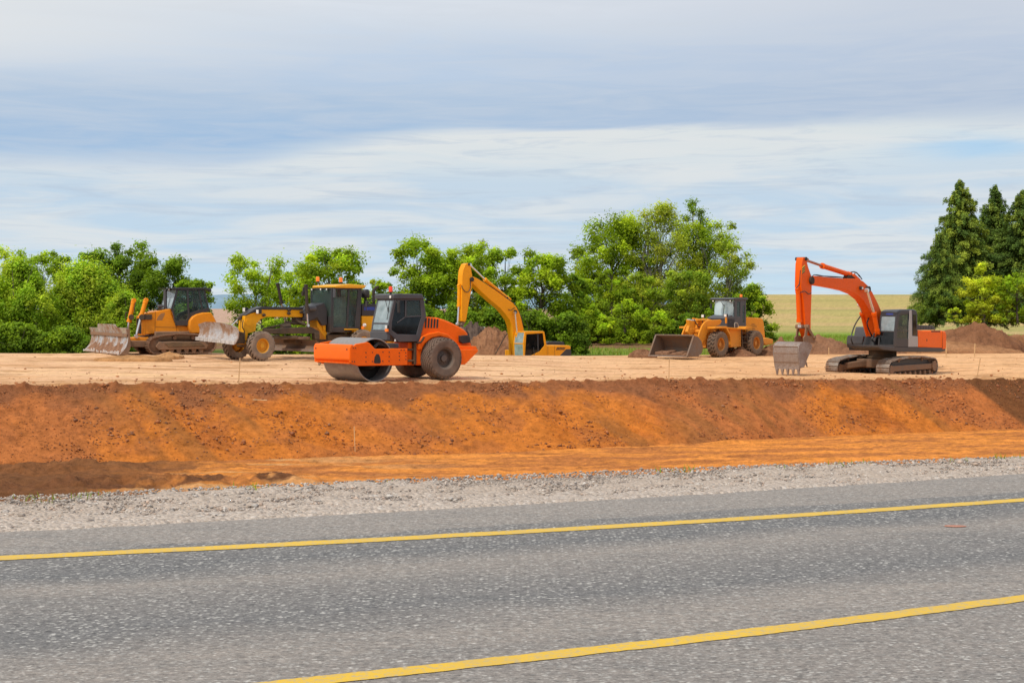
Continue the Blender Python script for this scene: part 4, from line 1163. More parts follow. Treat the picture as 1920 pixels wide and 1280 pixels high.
# ================================================================== MOTOR GRADER
def grader():
    M = Mach('motor_grader', 'yellow motor grader with a raised front blade and two orange beacons behind the road roller', 'motor grader', (370, 500, 6.4), (765, 1127), 1.0, 64, 43)
    S, F, W, SP = M.S, M.F, M.W, M.SP
    q = lambda x, y: ((x / 5.3333 + 560 - 370) * 6.4, y / 5.3333 * 6.4)    # second crop into the first one's numbers
    Q = lambda pts: [q(*p) for p in pts]
    wx = S(762, 948, 1.0)[0]; r = .665
    for s in (1, -1): make_wheel(M, wx, s * 1.0, r, r, .40, 'chev', P_RIMY, T_GRAD, .50, s)
    for x in (wx - 5.6, wx - 7.1):
        for s in (1, -1): make_wheel(M, x, s * 1.0, r, r, .40, 'chev', P_RIMY, T_GRAD, .50, s)
    a = MB(); a.cyl((wx, -.85, r), (wx, .85, r), .10); a.box(wx - .12, wx + .12, -.8, .8, r + .02, r + .2); a.box(wx - .2, wx + .2, -.2, .2, r - .1, 1.1); M.part('front_axle', a, P_FRAME, .02)
    t = MB()
    for s in (1, -1): t.box(wx - 7.4, wx - 5.3, s * .72 - .08, s * .72 + .08, .4, .85)
    M.part('tandem_case', t, P_FRAME, .05)
    fr = [(571, 592), (640, 560), (705, 545), (762, 513), (1265, 518), (1300, 606), (830, 602), (760, 632), (712, 682), (700, 775), (610, 798), (585, 925), (545, 932), (560, 700)]
    M.prism('frame', fr, -.20, .26, P_GYEL, .02)
    tp = MB(); tp.prism(SP([(575, 580), (700, 502), (780, 478), (1270, 486), (1270, 517), (765, 512), (705, 543), (640, 558), (580, 586)], .29), -.22, .29); M.part('frame_cover', tp, P_DARK, .02)
    hs = MB(); hs.tube([W(550, 640, .27), W(540, 720, .36), W(566, 780, .3), W(545, 850, .34), W(590, 905, .3)], .02); hs.tube([W(480, 620, -.2), W(455, 660, -.3), W(490, 700, -.25)], .025)
    hs.tube([W(1265, 500, .3), W(1290, 470, .4), W(1300, 560, .42), W(1270, 600, .3)], .02); hs.tube([W(1290, 520, .36), W(1340, 480, .3), W(1400, 520, .3)], .03)
    M.part('hose', hs, M_HOSE, 0)
    dsk = MB(); p = W(618, 665, .26); dsk.cyl(p, p + Vector((0, .02, 0)), .16, n=24); M.part('round_cover', dsk, P_GYEL, 0)
    bo = MB(); 
    for zx, zy in ((1095, 520), (1090, 560), (1240, 545), (495, 625), (790, 580)): p = W(zx, zy, .27); bo.cyl(p, p + Vector((0, .12, 0)), .07, n=12)
    M.part('valve', bo, P_FRAME, .01)
    for zx, zy, y in ((722, 538, .45), (560, 515, -.42)): p = W(zx, zy, y); lamp(M, p, .22, .2, .16)
    # front blade
    xb = S(512, 800, 1.18)[0]
    tops = M.FP([(40, 690), (130, 660), (250, 664), (360, 680), (440, 700), (505, 728)], xb); bots = M.FP([(30, 875), (150, 890), (300, 905), (400, 920), (500, 932), (525, 934)], xb + .15)
    ty, tz = [p[0] for p in tops], [p[1] for p in tops]; by, bz = [p[0] for p in bots], [p[1] for p in bots]
    ya, yb = min(ty), max(ty)
    ys = linspace(ya, yb, 36)
    top = lambda y: float(np.interp(y, ty, tz)); bot = lambda y: float(np.interp(y, by, bz))
    xf = lambda t, y: xb + .55 * (t - .6) ** 2 + .05
    bl = blade_plate(M, ys, top, bot, xf, .04, M_BLADE, 'front_blade')
    ce = MB()
    for k in range(9):
        a_, b_ = lerp(ya, yb, k / 9), lerp(ya, yb, (k + 1) / 9 - .01)
        z0 = bot((a_ + b_) / 2); ce.box(xf(0, 0) - .02, xf(0, 0) + .03, a_, b_, z0 - .03, z0 + .13)
    M.part('edge_segment', ce, plain('bare_steel', (.66, .64, .62), .4, .5), .005, bl)
    pb = MB(); pb.box(wx + .4, xb - .02, -.35, .35, .75, 1.25); pb.bar((wx + .5, .3, 1.2), (xb, .5, 1.35), .1); M.part('blade_mount', pb, P_FRAME, .02)
    hyd(M, W(560, 560, 0) - Vector((.1, 0, 0)), W(500, 620, 0), (xb - .05, 0, 1.35), .06, P_FRAME)
    # drawbar, circle, moldboard
    xm, zm = S(915, 870, -1.75); 
    dbm = MB(); dbm.bar((wx - .1, 0, .95), (xm + .4, .75, 1.02), .16, .14); dbm.bar((wx - .1, 0, .95), (xm + .4, -.75, 1.02), .16, .14)
    dbm.prism(SP([(800, 752), (1120, 732), (1370, 722), (1460, 770), (1470, 800), (900, 806), (830, 800)], .75), .55, .75)
    M.part('drawbar', dbm, P_FRAME, .02)
    ci = MB(); cx, cz = xm + .1, 1.05; ci.lathe([(.62, 0), (.80, 0), (.80, .12), (.62, .12)], (cx, 0, cz - .15), 40, axis='z'); M.part('circle', ci, M_MUD, .01)
    ro = MB()
    ro.bar(W(790, 745, .2), W(1120, 672, .3), .07); ro.bar(W(860, 740, -.2), W(1110, 660, -.1), .06); ro.cyl(W(1010, 725, .4), W(1110, 715, .4), .13); ro.cyl(W(1060, 668, .1), W(1290, 690, .3), .06)
    ro.bar(W(1180, 640, .2), W(1300, 690, .6), .09); ro.prism(SP([(1180, 610), (1250, 610), (1250, 690), (1170, 690)], .2), -.1, .2)
    M.part('side_shift_ram', ro, P_FRAME, .005)
    yy0, yy1 = -1.80, 1.80
    zt = S(915, 862, yy0)[1]; zb = S(915, 995, yy0)[1]
    mb = blade_plate(M, linspace(yy0, yy1, 12), lambda y: zt, lambda y: zb, lambda t, y: xm + .9 * (t - .5) ** 2 - .1, .03, M_LBUCKET, 'moldboard')
    e2 = MB(); e2.box(xm + .08, xm + .14, yy0, yy1, zb - .02, zb + .1); M.part('cutting_edge', e2, M_BUCKET, .005, mb)
    # hanging brackets of the circle
    br = MB(); br.prism(SP([(1410, 790), (1470, 790), (1470, 870), (1420, 870)], .8), .5, .8); br.box(cx - .2, cx + .2, -.5, .5, zb + .35, cz); M.part('circle_bracket', br, P_FRAME, .02)
    # saddle with lift cylinders
    sd_ = MB(); sd_.prism(SP([(1300, 560), (1345, 490), (1525, 432), (1560, 520), (1560, 700), (1500, 706), (1440, 610), (1380, 640), (1340, 660), (1300, 640)], .5), -.5, .5); M.part('saddle', sd_, P_DARK, .03)
    dr_ = MB(); dr_.cyl(W(1330, 500, .62), W(1415, 500, .62), .12); M.part('ram_joint', dr_, P_GREY, .01)
    hyd(M, W(1305, 245, .75), W(1318, 560, .75), W(1325, 705, .75), .075, P_FRAME)
    hyd(M, W(968, 225, -.75) , W(1012, 440, -.75), W(1060, 690, -.75), .07, P_FRAME)
    ts = MB(); ts.cyl(W(1265, 300, .5), W(1265, 350, .5), .06); ts.tube([W(1265, 290, .5), W(1285, 240, .55), W(1320, 245, .7)], .02); M.part('ram_bracket', ts, P_FRAME, .0)
    # rear frame rising to the cab
    rfm = MB(); rfm.prism(SP([(1438, 608), (1475, 632), (1560, 800), (1600, 880), (1560, 895), (1440, 720)], .35), -.25, .35)
    rfm.prism(SP(Q([(235, 570), (272, 575), (272, 640), (250, 640)]), .42), .36, .42)
    M.part('rear_frame', rfm, P_GYEL, .02)
    # cab
    y1 = .72
    outer = Q([(330, 214), (634, 214), (612, 655), (330, 655)]); inner = Q([(352, 230), (594, 230), (566, 602), (348, 602)])
    xft = S(*outer[0], y1)[0]; y0 = F(*q(118, 214), xft)[0]
    co, so, si = cab_shell(M, outer, inner, y1, y0, P_DARK, G_CLEAR, [0, 3], [1, 2], fmat=G_CLEAR)
    dv = MB(); dv.bar(W(*q(500, 230), y1 - .03), W(*q(482, 602), y1 - .03), .07, .10); dv.bar(W(*q(345, 215), y1 + .02), W(*q(338, 640), y1 + .02), .05, .05)
    z_ = S(*q(330, 600), y1)[1]
    M.part('door_frame', dv, P_DARK, .01, co)
    rf = MB(); rf.prism(SP(Q([(372, 186), (520, 172), (684, 186), (655, 216), (372, 212)]), y1 + .1), y0 - .1, y1 + .1)
    M.part('roof', rf, P_ROOFY, .04, co)
    xi = (so[0][0] + so[1][0]) / 2
    seat(M, xi - .05, (y1 + y0) / 2, so[3][1] + .5, co)
    bk = MB(); bk.prism(SP(Q([(440, 300), (480, 300), (480, 600), (350, 600), (350, 500), (420, 470)]), y1 - .25), y0 + .3, y1 - .3); M.part('interior_console', bk, M_CREAM, .03, co)
    wi = MB(); wi.box(xft - .03, xft + .02, y0, y1, so[3][1], so[3][1] + .75); M.part('front_panel', wi, P_DARK, .01, co)
    step = MB(); step.prism(SP(Q([(480, 620), (600, 620), (600, 632), (480, 632)]), y1 + .2), y1, y1 + .2); step.prism(SP(Q([(556, 640), (600, 640), (600, 650), (556, 650)]), y1 + .2), y1, y1 + .2); M.part('step', step, P_GYEL, .005)
    hr = MB(); hr.tube([W(*q(678, 440), y1 + .1), W(*q(672, 360), y1 + .1), W(*q(700, 345), y1 + .1), W(*q(770, 340), y1 + .1)], .018)
    for yy in (.7,): hr.tube([W(*q(672, 330), yy), W(*q(770, 318), yy)] , .018)
    M.part('handrail', hr, P_FRAME, 0)
    mirror(M, W(*q(357, 265), y1 + .2), .16, .40, W(*q(340, 220), y1), P_GREY)
    mirror(M, W(*q(50, 245), y0 - .2), .12, .38, W(*q(120, 214), y0))
    beacon(M, W(*q(421, 168), y1 - .15), .085, .22, M_AMBER, .03)
    beacon(M, W(*q(190, 160), y0 + .05), .085, .22, M_AMBER, .03)
    for zx in (150, 240, 300): p = W(*q(zx, 222), lerp(y0, y1, (zx - 118) / 215)); lamp(M, Vector((xft + .1, p.y, so[0][1] - .05)), .1, .09, .08, 'work_light')
    # engine hood behind the cab
    eh = MB(); eh.prism(SP(Q([(632, 372), (900, 372), (960, 420), (960, 492), (632, 492)]), .6), -.6, .6); M.part('engine_cover', eh, P_DARK, .03)
    el_ = MB(); el_.prism(SP(Q([(632, 492), (960, 492), (960, 700), (632, 700)]), .6), -.6, .6); M.part('engine_hood', el_, P_GYEL, .03)
    bs = MB(); bs.prism(SP(Q([(655, 402), (760, 402), (760, 436), (655, 436)]), .605), .59, .606); M.part('blue_stripe', bs, M_BLUE, 0)
    ac = MB(); p = W(*q(668, 272), .1); ac.lathe([(.001, 0), (.16, 0), (.2, .08), (.2, .3), (.14, .42), (.001, .42)], (p.x, p.y, p.z - .2), 20, axis='z'); ac.cyl((p.x, p.y, p.z - .2), (p.x, p.y, p.z - .9), .07); M.part('air_cleaner', ac, P_BLACK, .01)
    ex = MB(); ex.tube([W(*q(752, 400), -.1), W(*q(750, 260), -.1), W(*q(762, 222), -.1), W(*q(790, 200), -.1)], .075, 12); M.part('exhaust_pipe', ex, P_FRAME, 0)
    lp = MB(); p = W(*q(658, 585), .75); lp.cyl(p - Vector((.05, 0, 0)), p + Vector((.05, 0, 0)), .09); M.part('side_lamp', lp, M_LENS, .01)
    lq = MB(); p = W(*q(640, 610), .75); lq.box(p.x - .04, p.x + .04, p.y - .08, p.y + .08, p.z - .07, p.z + .07); M.part('indicator', lq, M_AMBER, .01)
    ch = MB(); ch.box(wx - 7.6, wx - 4.0, -.5, .5, .7, 1.1); M.part('chassis', ch, P_FRAME, .03)
grader()
# ================================================================== BULLDOZER
def dozer():
    M = Mach('bulldozer', 'yellow bulldozer with muddy tracks and a wide worn blade, leftmost of the machines', 'bulldozer', (140, 500, 6.4), (1250, 1048), 1.25, 67, 30)
    S, F, W, SP = M.S, M.F, M.W, M.SP
    x1, z1 = S(985, 930, 1.25); x0, _ = S(1610, 930, 1.25)
    ztop = S(1200, 812, 1.25)[1]; rr = .40
    for s in (1, -1):
        path = stadium(x0, x1, .36, .38, .42, .42, ztop - .80 + .02)
        tk = make_track(M, path, s * .97, .56, M_TRACKD, .18)
        f = MB()
        f.prism([(x0 + .1, .22), (x1 - .1, .20), (x1 + .05, .36), (x1 - .1, .58), (x1 - .7, .60), (x0 + .2, .56), (x0, .4)], s * .97 - .2, s * .97 + .28 * 1 if s > 0 else s * .97 + .2)
        M.part('track_frame', f, M_MUD, .03, tk)
        g = MB(); g.prism([(x0 + .2, .36), (x1 - .55, .34), (x1 - .35, .50), (x1 - .75, .565), (x0 + .4, .53)], s * .97 - .22 if s < 0 else 1.24, -.75 if s < 0 else 1.275); M.part('track_guard', g, P_FRAME, .015, tk)
        for nm, x, rad in (('idler', x1, .33), ('sprocket', x0, .33)):
            w = MB(); w.lathe([(.001, -.07), (.1, -.12), (rad, -.06), (rad, .06), (.1, .12), (.001, .12)], (x, s * .97, .42), 26); M.part(nm, w, M_MUD, .01, tk)
        for k in range(6):
            w = MB(); x = lerp(x0 + .35, x1 - .35, k / 5); w.lathe([(.001, -.2), (.11, -.2), (.11, -.1), (.08, -.08), (.08, .08), (.11, .1), (.11, .24), (.001, .24)], (x, s * .97, .17), 16); M.part('track_roller', w, M_MUD, 0, tk)
        for k in range(2):
            w = MB(); x = lerp(x0 + .7, x1 - .9, k); w.lathe([(.001, -.1), (.09, -.1), (.09, .12), (.001, .12)], (x, s * .97, ztop - .16), 16); M.part('carrier_roller', w, M_MUD, 0, tk)
    # hull
    M.part('hull', MB().box(x0 - .15, x1 - .1, -.62, .62, .35, 1.05), M_MUD, .05)
    y1 = .50
    hd = [(838, 562), (965, 538), (1150, 506), (1165, 570), (1226, 728), (1230, 792), (960, 802), (822, 815), (828, 640)]
    h = M.prism('hood', hd, -y1, y1, P_DOZ, .035)
    gr = MB(); gr.prism(SP([(1150, 505), (1226, 730), (1232, 800), (1400, 800), (1400, 720), (1240, 700)], y1), -y1, y1); M.part('body', gr, P_DOZ, .02)
    xg = S(824, 700, y1)[0]
    fp = MB(); z0_, z1_ = S(824, 822, y1)[1], S(832, 590, y1)[1]
    fp.box(xg - .1, xg + .05, -y1 - .02, y1 + .02, z0_, z1_); M.part('grille_frame', fp, P_DOZ, .03)
    gl = MB(); 
    gl.box(xg + .05, xg + .058, -y1 + .08, y1 - .12, z0_ + .06, z1_ - .12)
    for k in range(7): yy = -y1 + .12 + k * .12; gl.box(xg + .058, xg + .07, yy, yy + .02, z0_ + .06, z1_ - .12)
    M.part('grille', gl, P_BLACK, 0)
    li = MB()
    for a, b in (((968, 540), (962, 795)), ((968, 722), (1226, 728))): li.bar(W(*a, y1 + .002), W(*b, y1 + .002), .012, .012)
    M.part('panel_seam', li, P_FRAME, 0, h)
    vt = MB(); vt.prism(SP([(980, 642), (1000, 600), (1035, 560), (1080, 550), (1082, 570), (1050, 642)], y1 + .003), y1 - .01, y1 + .006); M.part('vent', vt, paint('faded_vent', (.38, .17, .06), .6, .9), 0, h)
    # cab
    outer = [(1225, 268), (1560, 265), (1625, 540), (1480, 562), (1396, 622), (1376, 706), (1216, 706), (1160, 500)]
    inner = [(1244, 284), (1546, 282), (1600, 492), (1480, 520), (1380, 560), (1340, 640), (1215, 648), (1184, 500)]
    yc = .62; xt = S(1225, 268, yc)[0]; y0 = F(1108, 268, xt)[0] - .25
    co, so, si = cab_shell(M, outer, inner, yc, y0, P_DARK, G_CLEAR, [0, 7, 6], [1, 2], fmat=G_SKY)
    dv = MB(); dv.bar(W(1352, 270, yc - .03), W(1372, 700, yc - .03), .10, .09); dv.bar(W(1488, 280, yc - .03), W(1530, 505, yc - .03), .07, .07)
    M.part('door_frame', dv, P_DARK, .01, co)
    rf = MB(); rf.prism(SP([(1112, 256), (1300, 248), (1570, 252), (1640, 262), (1645, 300), (1570, 272), (1215, 272)], yc + .04), y0 - .05, yc + .04); M.part('roof', rf, P_DARK, .02, co)
    seat(M, (so[0][0] + so[1][0]) / 2 - .15, (yc + y0) / 2, so[5][1] + .35, co)
    bd = [(1376, 724), (1380, 650), (1420, 598), (1470, 570), (1545, 550), (1638, 548), (1672, 596), (1700, 655), (1715, 740), (1700, 800), (1400, 800)]
    M.prism('fuel_tank', bd, -.85, .85, P_DOZ, .05)
    ex = MB(); ex.cyl(W(1088, 500, 0), W(1088, 280, 0), .085, n=18); M.part('exhaust_pipe', ex, P_GREY, .01)
    mu = MB(); mu.cyl(W(1000, 475, .1), W(1060, 475, .1), .085); mu.cyl(W(1030, 475, .1), W(1030, 520, .1), .05); M.part('air_precleaner', mu, P_GREY, .01)
    hz = MB(); hz.tube([W(860, 540, .3), W(890, 580, .4), W(940, 575, .4)], .03); hz.tube([W(730, 430, -.45), W(715, 500, -.42), W(722, 560, -.4)], .018); hz.tube([W(985, 520, .2), W(1080, 505, .2)], .03)
    hz.tube([W(648, 640, -.6), W(612, 630, -.62), W(615, 555, -.62), W(645, 550, -.6), W(648, 580, -.6)], .022)
    M.part('hose', hz, P_FRAME, 0)
    for p, y in (((1122, 275), y0 + .1), ((1163, 275), yc - .25)): lamp(M, W(*p, y) + Vector((.12, 0, 0)), .13, .1, .1, 'work_light')
    lamp(M, W(1630, 290, yc), .1, .1, -.1, 'rear_light')
    # lift cylinders with their trunnions
    hyd(M, W(850, 418, .56), W(792, 610, .56), W(736, 835, .62), .10, P_DOZ)
    hyd(M, W(705, 422, -.56), W(652, 662, -.56), W(638, 770, -.6), .10, P_DOZ)
    tr = MB(); tr.cyl(W(805, 605, .35), W(805, 605, .72), .13); tr.box(W(840, 610, .6).x - .35, W(840, 610, .6).x + .2, .45, .6, W(840, 610, .6).z - .1, W(840, 610, .6).z + .14)
    tr.cyl(W(680, 605, -.72), W(680, 605, -.3), .13)
    M.part('cylinder_trunnion', tr, P_FRAME, .015)
    # blade
    xb = S(645, 800, 1.62)[0]
    ya, yb = F(203, 760, xb)[0], F(645, 760, xb)[0]
    za, zb_ = F(250, 728, xb)[1], F(620, 732, xb)[1]; zt = F(400, 686, xb)[1]; ym0, ym1 = F(305, 700, xb)[0], F(505, 700, xb)[0]; ym2 = F(532, 700, xb)[0]
    def top(y): return float(np.interp(y, [ya, ym0 - .02, ym0 + .02, ym1, ym2, yb], [za, za, zt, zt, zb_, zb_]))
    zg = S(640, 1060, 1.62)[1]
    ys = sorted(set(linspace(ya, yb, 30) + [ym0 - .02, ym0 + .02, ym1, ym2]))
    xf = lambda t, y: xb + float(np.interp(t, [0, .12, .3, .5, .7, .85, 1], [.42, .27, .10, .02, .0, .05, .12]))
    bl = blade_plate(M, ys, top, lambda y: .02, xf, .05, M_BLADE, 'blade', 14)
    en = MB()
    for y in (ya, yb):
        pr = [(xf(t, 0), lerp(.02, za, t)) for t in linspace(0, 1, 8)]
        en.prism(pr + [(xb - .06, za), (xb - .10, .4), (xb + .02, .02)], y - .02, y + .02)
    M.part('blade_end_plate', en, M_MUD, .005, bl)
    ed = MB()
    for k in range(26):
        y = lerp(ya + .05, yb - .05, (k + .5) / 26)
        if k in (9, 12): continue
        w_ = .03 + .02 * rnd.random(); ed.box(xb + .40, xb + .445, y - w_, y + w_, .015, .10 + .12 * rnd.random())
    M.part('edge_segment', ed, plain('bright_worn_edge', (.80, .78, .76), .4, .4), .004, bl)
    rb_ = MB(); rb_.bar((xf(.78, 0) + .02, ya + .05, lerp(0, za, .76)), (xf(.78, 0) + .02, yb - .05, lerp(0, za, .76)), .05, .16); M.part('blade_rib', rb_, M_MUD, .02, bl)
    mz = lambda y: .18 + .62 * float(fbm(np.array([y * 2.2 + 3]), np.array([.5]), 77, 3)[0]) * float(sstep(ya + .3, ya + 1.0, y) * sstep(yb - .25, yb - .9, y))
    blade_plate(M, linspace(ya + .3, yb - .25, 40), mz, lambda y: .03, lambda t, y: xf(t * mz(y) / za, y) + .045, .05, MT['soil_brown'], 'mud_cake', 8, bl)
    pa = MB()
    for s in (1, -1): pa.bar((xb - .05, s * .72, .50), (x1 - .3, s * .62, .46), .14, .30)
    pa.bar((xb - .1, -1.0, .5), (xb - .1, 1.0, .5), .2, .3)
    M.part('push_arm', pa, M_MUD, .03)
    cf = MB(); cf.prism(SP([(655, 852), (890, 845), (895, 905), (660, 912)], .62), -.62, .62); M.part('push_frame', cf, P_DOZ, .03)
m_, nt_, b_ = new_mat('brown_soil')
n_ = noise(nt_, 3, 8, None, .7)
nt_.links.new(ramp(nt_, n_, [(.3, (.12, .055, .028)), (.5, (.24, .12, .065)), (.72, (.36, .19, .11))]), b_.inputs['Base Color']); b_.inputs['Roughness'].default_value = .95
bu_ = N(nt_, 'ShaderNodeBump'); bu_.inputs['Strength'].default_value = .9; bu_.inputs['Distance'].default_value = .08; nt_.links.new(n_, bu_.inputs['Height']); nt_.links.new(bu_.outputs[0], b_.inputs['Normal'])
MT['soil_brown'] = m_
dozer()
# ================================================================== ORANGE EXCAVATOR
def excavator_orange():
    M = Mach('excavator', 'orange excavator with grey cab and arched boom, bucket lowered to the bench', 'excavator', (1440, 470, 4.9231), (1340, 1157), 1.22, 65, 50, group='excavators with raised booms')
    S, F, W, SP = M.S, M.F, M.W, M.SP
    yo = 1.52; x1 = S(1150, 1070, yo)[0]; x0 = S(1540, 1070, yo)[0]
    zt = S(1230, 985, yo)[1]
    r = .36; xm_ = (x0 + x1) / 2
    for s in (1, -1):
        path = stadium(x0, x1, .35, .35, .40, .40, max(.04, zt - .77))
        tk = make_track(M, path, s * 1.22, .60, M_TRACK, .175)
        f = MB(); f.prism([(x0 + .05, .34), (x0 + .2, .29), (x1 - .35, .29), (x1 - .12, .14), (x1 + .12, .18), (x1 + .2, .42), (x1 + .05, .56), (x1 - .3, .55), (x0 + .3, .54), (x0 + .05, .55)], s * 1.22 - .22, s * 1.22 + .24); M.part('track_frame', f, M_MUD, .03, tk)
        f = MB(); f.prism([(x0 + .1, .1), (x1 - .2, .1), (x1 - .1, .5), (x1 - .5, zt - .14), (xm_, zt - .08), (x0 + .5, zt - .14), (x0 + .05, .55)], s * 1.22 - .10, s * 1.22 + .10); M.part('dark_gap_filler', f, P_BLACK, .03, tk)  # black filler stands for the shaded gap above the frame
        f = MB(); f.cyl((x0 - .02, s * 1.22 + .2, .42), (x0 - .02, s * 1.22 + .30, .42), .24, n=24); f2 = M.part('final_drive', f, M_MUD, .015, tk)
        for nm, x, rad in (('idler', x1, .31), ('sprocket', x0, .31)):
            w = MB(); w.lathe([(.001, -.24), (.16, -.24), (.18, -.1), (rad, -.06), (rad, .06), (.18, .1), (.18, .26), (.001, .26)], (x, s * 1.22, .40), 28); M.part(nm, w, M_MUD, .01, tk)
        for k in range(8):
            w = MB(); x = lerp(x0 + .38, x1 - .42, k / 7); w.lathe([(.001, -.23), (.10, -.23), (.10, -.1), (.07, -.08), (.07, .08), (.10, .1), (.10, .235), (.001, .235)], (x, s * 1.22, .155), 16); M.part('track_roller', w, M_MUD, 0, tk)
        for k in range(2):
            w = MB(); x = lerp(x0 + 1.0, x1 - 1.0, k); w.lathe([(.001, -.1), (.08, -.1), (.08, .14), (.001, .14)], (x, s * 1.22, zt - .14), 14); M.part('carrier_roller', w, M_MUD, 0, tk)
    xm = (x0 + x1) / 2
    cf = MB(); cf.box(xm - .7, xm + .7, -.95, .95, .38, .78)
    for s in (1, -1): cf.bar((xm + .3, s * .4, .6), (x1 - .6, s * 1.1, .48), .3, .28); cf.bar((xm - .3, s * .4, .6), (x0 + .6, s * 1.1, .48), .3, .28)
    M.part('car_body', cf, M_MUD, .04)
    zd = S(1200, 935, 1.3)[1]
    sw = MB(); sw.lathe([(.62, 0), (.62, zd - .76 + .02)], (xm, 0, .76), 36, axis='z'); sw.lathe([(.70, .05), (.70, .14), (.62, .14)], (xm, 0, .76), 36, axis='z'); M.part('slew_ring', sw, P_FRAME, .01)
    # upper structure
    y1 = 1.30
    dk = [(1018, 872), (1150, 884), (1385, 890), (1635, 895), (1640, 925), (1600, 936), (1230, 934), (1060, 915), (1022, 898)]
    dm = MB(); dm.prism(SP(dk, y1), -.05, y1); xt_, zt_, zb_ = S(880, 850, -.5)[0], S(1150, 884, y1)[1], S(1150, 934, y1)[1]
    dm.box(S(1640, 900, y1)[0] + .05, xt_ - .15, -1.3, -.05, zb_, zt_); M.part('deck', dm, P_DARK, .03)
    M.prism('engine_housing', [(1386, 735), (1600, 735), (1640, 742), (1647, 770), (1646, 900), (1386, 891)], -1.3, y1, P_ORANGE, .05)
    cw = MB(); cw.prism(SP([(1604, 738), (1640, 744), (1650, 775), (1648, 905), (1612, 912)], y1 + .02), -1.32, y1 + .02); M.part('counterweight', cw, P_ORANGE, .06)
    sm = MB()
    for zx in (1612,): sm.bar(W(zx, 742, y1 + .024), W(zx, 900, y1 + .024), .014, .01)
    sm.prism(SP([(1508, 738), (1590, 738), (1590, 750), (1508, 750)], y1 + .006), y1 - .01, y1 + .008); sm.prism(SP([(1464, 815), (1470, 815), (1470, 835), (1464, 835)], y1 + .006), y1 - .01, y1 + .008)
    M.part('door_handle', sm, P_FRAME, 0)
    en = MB(); en.prism(SP([(1386, 686), (1520, 690), (1540, 705), (1542, 730), (1386, 730)], -.3), -1.1, -.3)
    for k in range(5): en.prism(SP([(1410 + k * 25, 694), (1413 + k * 25, 694), (1413 + k * 25, 728), (1410 + k * 25, 728)], -.29), -.31, -.285)
    M.part('engine_cover', en, P_DARK, .03)
    # right-hand tool box and tank
    tb = MB(); xk = S(905, 850, -.45)[0]
    tb.prism(SP([(880, 782), (905, 790), (930, 880), (880, 900), (870, 860)], -.5), -1.3, -.5)
    M.part('tool_box', tb, P_DARK, .05)
    tb2 = MB(); tb2.prism(SP([(955, 705), (990, 702), (1010, 880), (940, 880), (940, 790)], -.45), -1.25, -.45); M.part('fuel_tank', tb2, P_GREY, .04)
    xl = S(905, 790, -.5)[0]
    lamp(M, Vector((xl + .03, -1.0, S(905, 825, -.5)[1])), .3, .14, .1)
    # cab
    outer = [(1190, 596), (1232, 552), (1345, 548), (1378, 580), (1382, 785), (1384, 888), (1168, 886), (1176, 740)]
    inner = [(1215, 600), (1240, 576), (1300, 574), (1302, 620), (1302, 740), (1298, 812), (1190, 812), (1195, 740)]
    x_ft = S(1176, 740, y1)[0]; y0 = F(1022, 760, x_ft)[0]
    co, so, si = cab_shell(M, outer, inner, y1, y0, P_DARK, G_CLEAR, [0, 7, 6], [3, 4, 5], fmat=(G_SKY, G_DARK), gside=G_CLEAR)
    sv = MB(); sv.prism(SP([(1306, 550), (1326, 548), (1330, 785), (1383, 790), (1384, 887), (1294, 887)], y1 + .004), y1 - .02, y1 + .008); M.part('silver_panel', sv, P_SILVER, .004, co)
    w2 = MB(); w2.prism(SP([(1338, 590), (1366, 590), (1374, 780), (1338, 782)], y1 + .004), y1 - .01, y1 + .009); M.part('side_window', w2, G_DARK, 0, co)
    mid = MB(); mid.bar(W(1195, 738, y1 - .02), W(1300, 738, y1 - .02), .03, .05)
    M.part('window_frame', mid, P_DARK, .005, co)
    # left front edge of the cab and roof
    rf = MB(); rf.prism(SP([(1192, 560), (1225, 545), (1345, 540), (1372, 552), (1380, 585), (1190, 600)], y1 - .02), y0 - .02, y1 - .02); M.part('roof', rf, P_DARK, .04, co)
    rt = MB(); rt.prism(SP([(1200, 548), (1340, 540), (1340, 548), (1200, 556)], y1 - .3), y0 + .15, y1 - .25); M.part('roof_hatch', rt, P_SILVER, .02, co)
    dr = MB(); dr.prism(SP([(1168, 815), (1296, 815), (1294, 884), (1168, 884)], y1 + .003), y1 - .05, y1 + .006); M.part('door', dr, P_DARK, .004, co)
    seat(M, S(1280, 700, .8)[0], (y0 + y1) / 2, so[6][1] + .5, co)
    pc = MB(); zz = so[6][1]; pc.box(x_ft - .25, x_ft - .1, y0 + .15, y1 - .15, zz, zz + .55); M.part('console', pc, M_SEAT, .03, co)
    sh = MB(); zz = so[1][1]; sh.box(x_ft - .24, x_ft - .20, y0 + .25, y1 - .2, zz - .50, zz - .12); M.part('blue_curtain', sh, M_BLUE, .01, co)
    sh = MB(); sh.add([(x_ft - .3, y0 + .1, zz - .35), (x_ft - .3, y1 - .3, zz - .5), (x_ft - .3, y1 - .25, zz - 1.1), (x_ft - .3, y0 + .1, zz - 1.15)], [(0, 1, 2, 3)]); M.part('sun_screen', sh, plain('pale_screen', (.55, .52, .50), .8), 0, co)
    # boom, two-sided box section
    wb = .19; yb = .10
    boom = [(402, 245), (440, 232), (560, 245), (700, 256), (830, 258), (880, 282), (925, 325), (965, 385), (1000, 455), (1030, 520), (1056, 580), (1050, 640), (1035, 720), (1020, 800), (1000, 800), (996, 740), (986, 680), (962, 600), (924, 530), (875, 452), (810, 400), (730, 368), (640, 348), (540, 330), (430, 312), (404, 298)]
    b = MB(); b.prism(SP(boom, yb + wb), yb - wb, yb + wb); bo = M.part('boom', b, P_ORANGE2, .02)
    # lug for the arm cylinder
    lg = MB(); lg.prism(SP([(735, 258), (745, 228), (790, 222), (845, 262)], yb + .12), yb - .12, yb + .12); M.part('cylinder_lug', lg, P_FRAME, .01, bo)
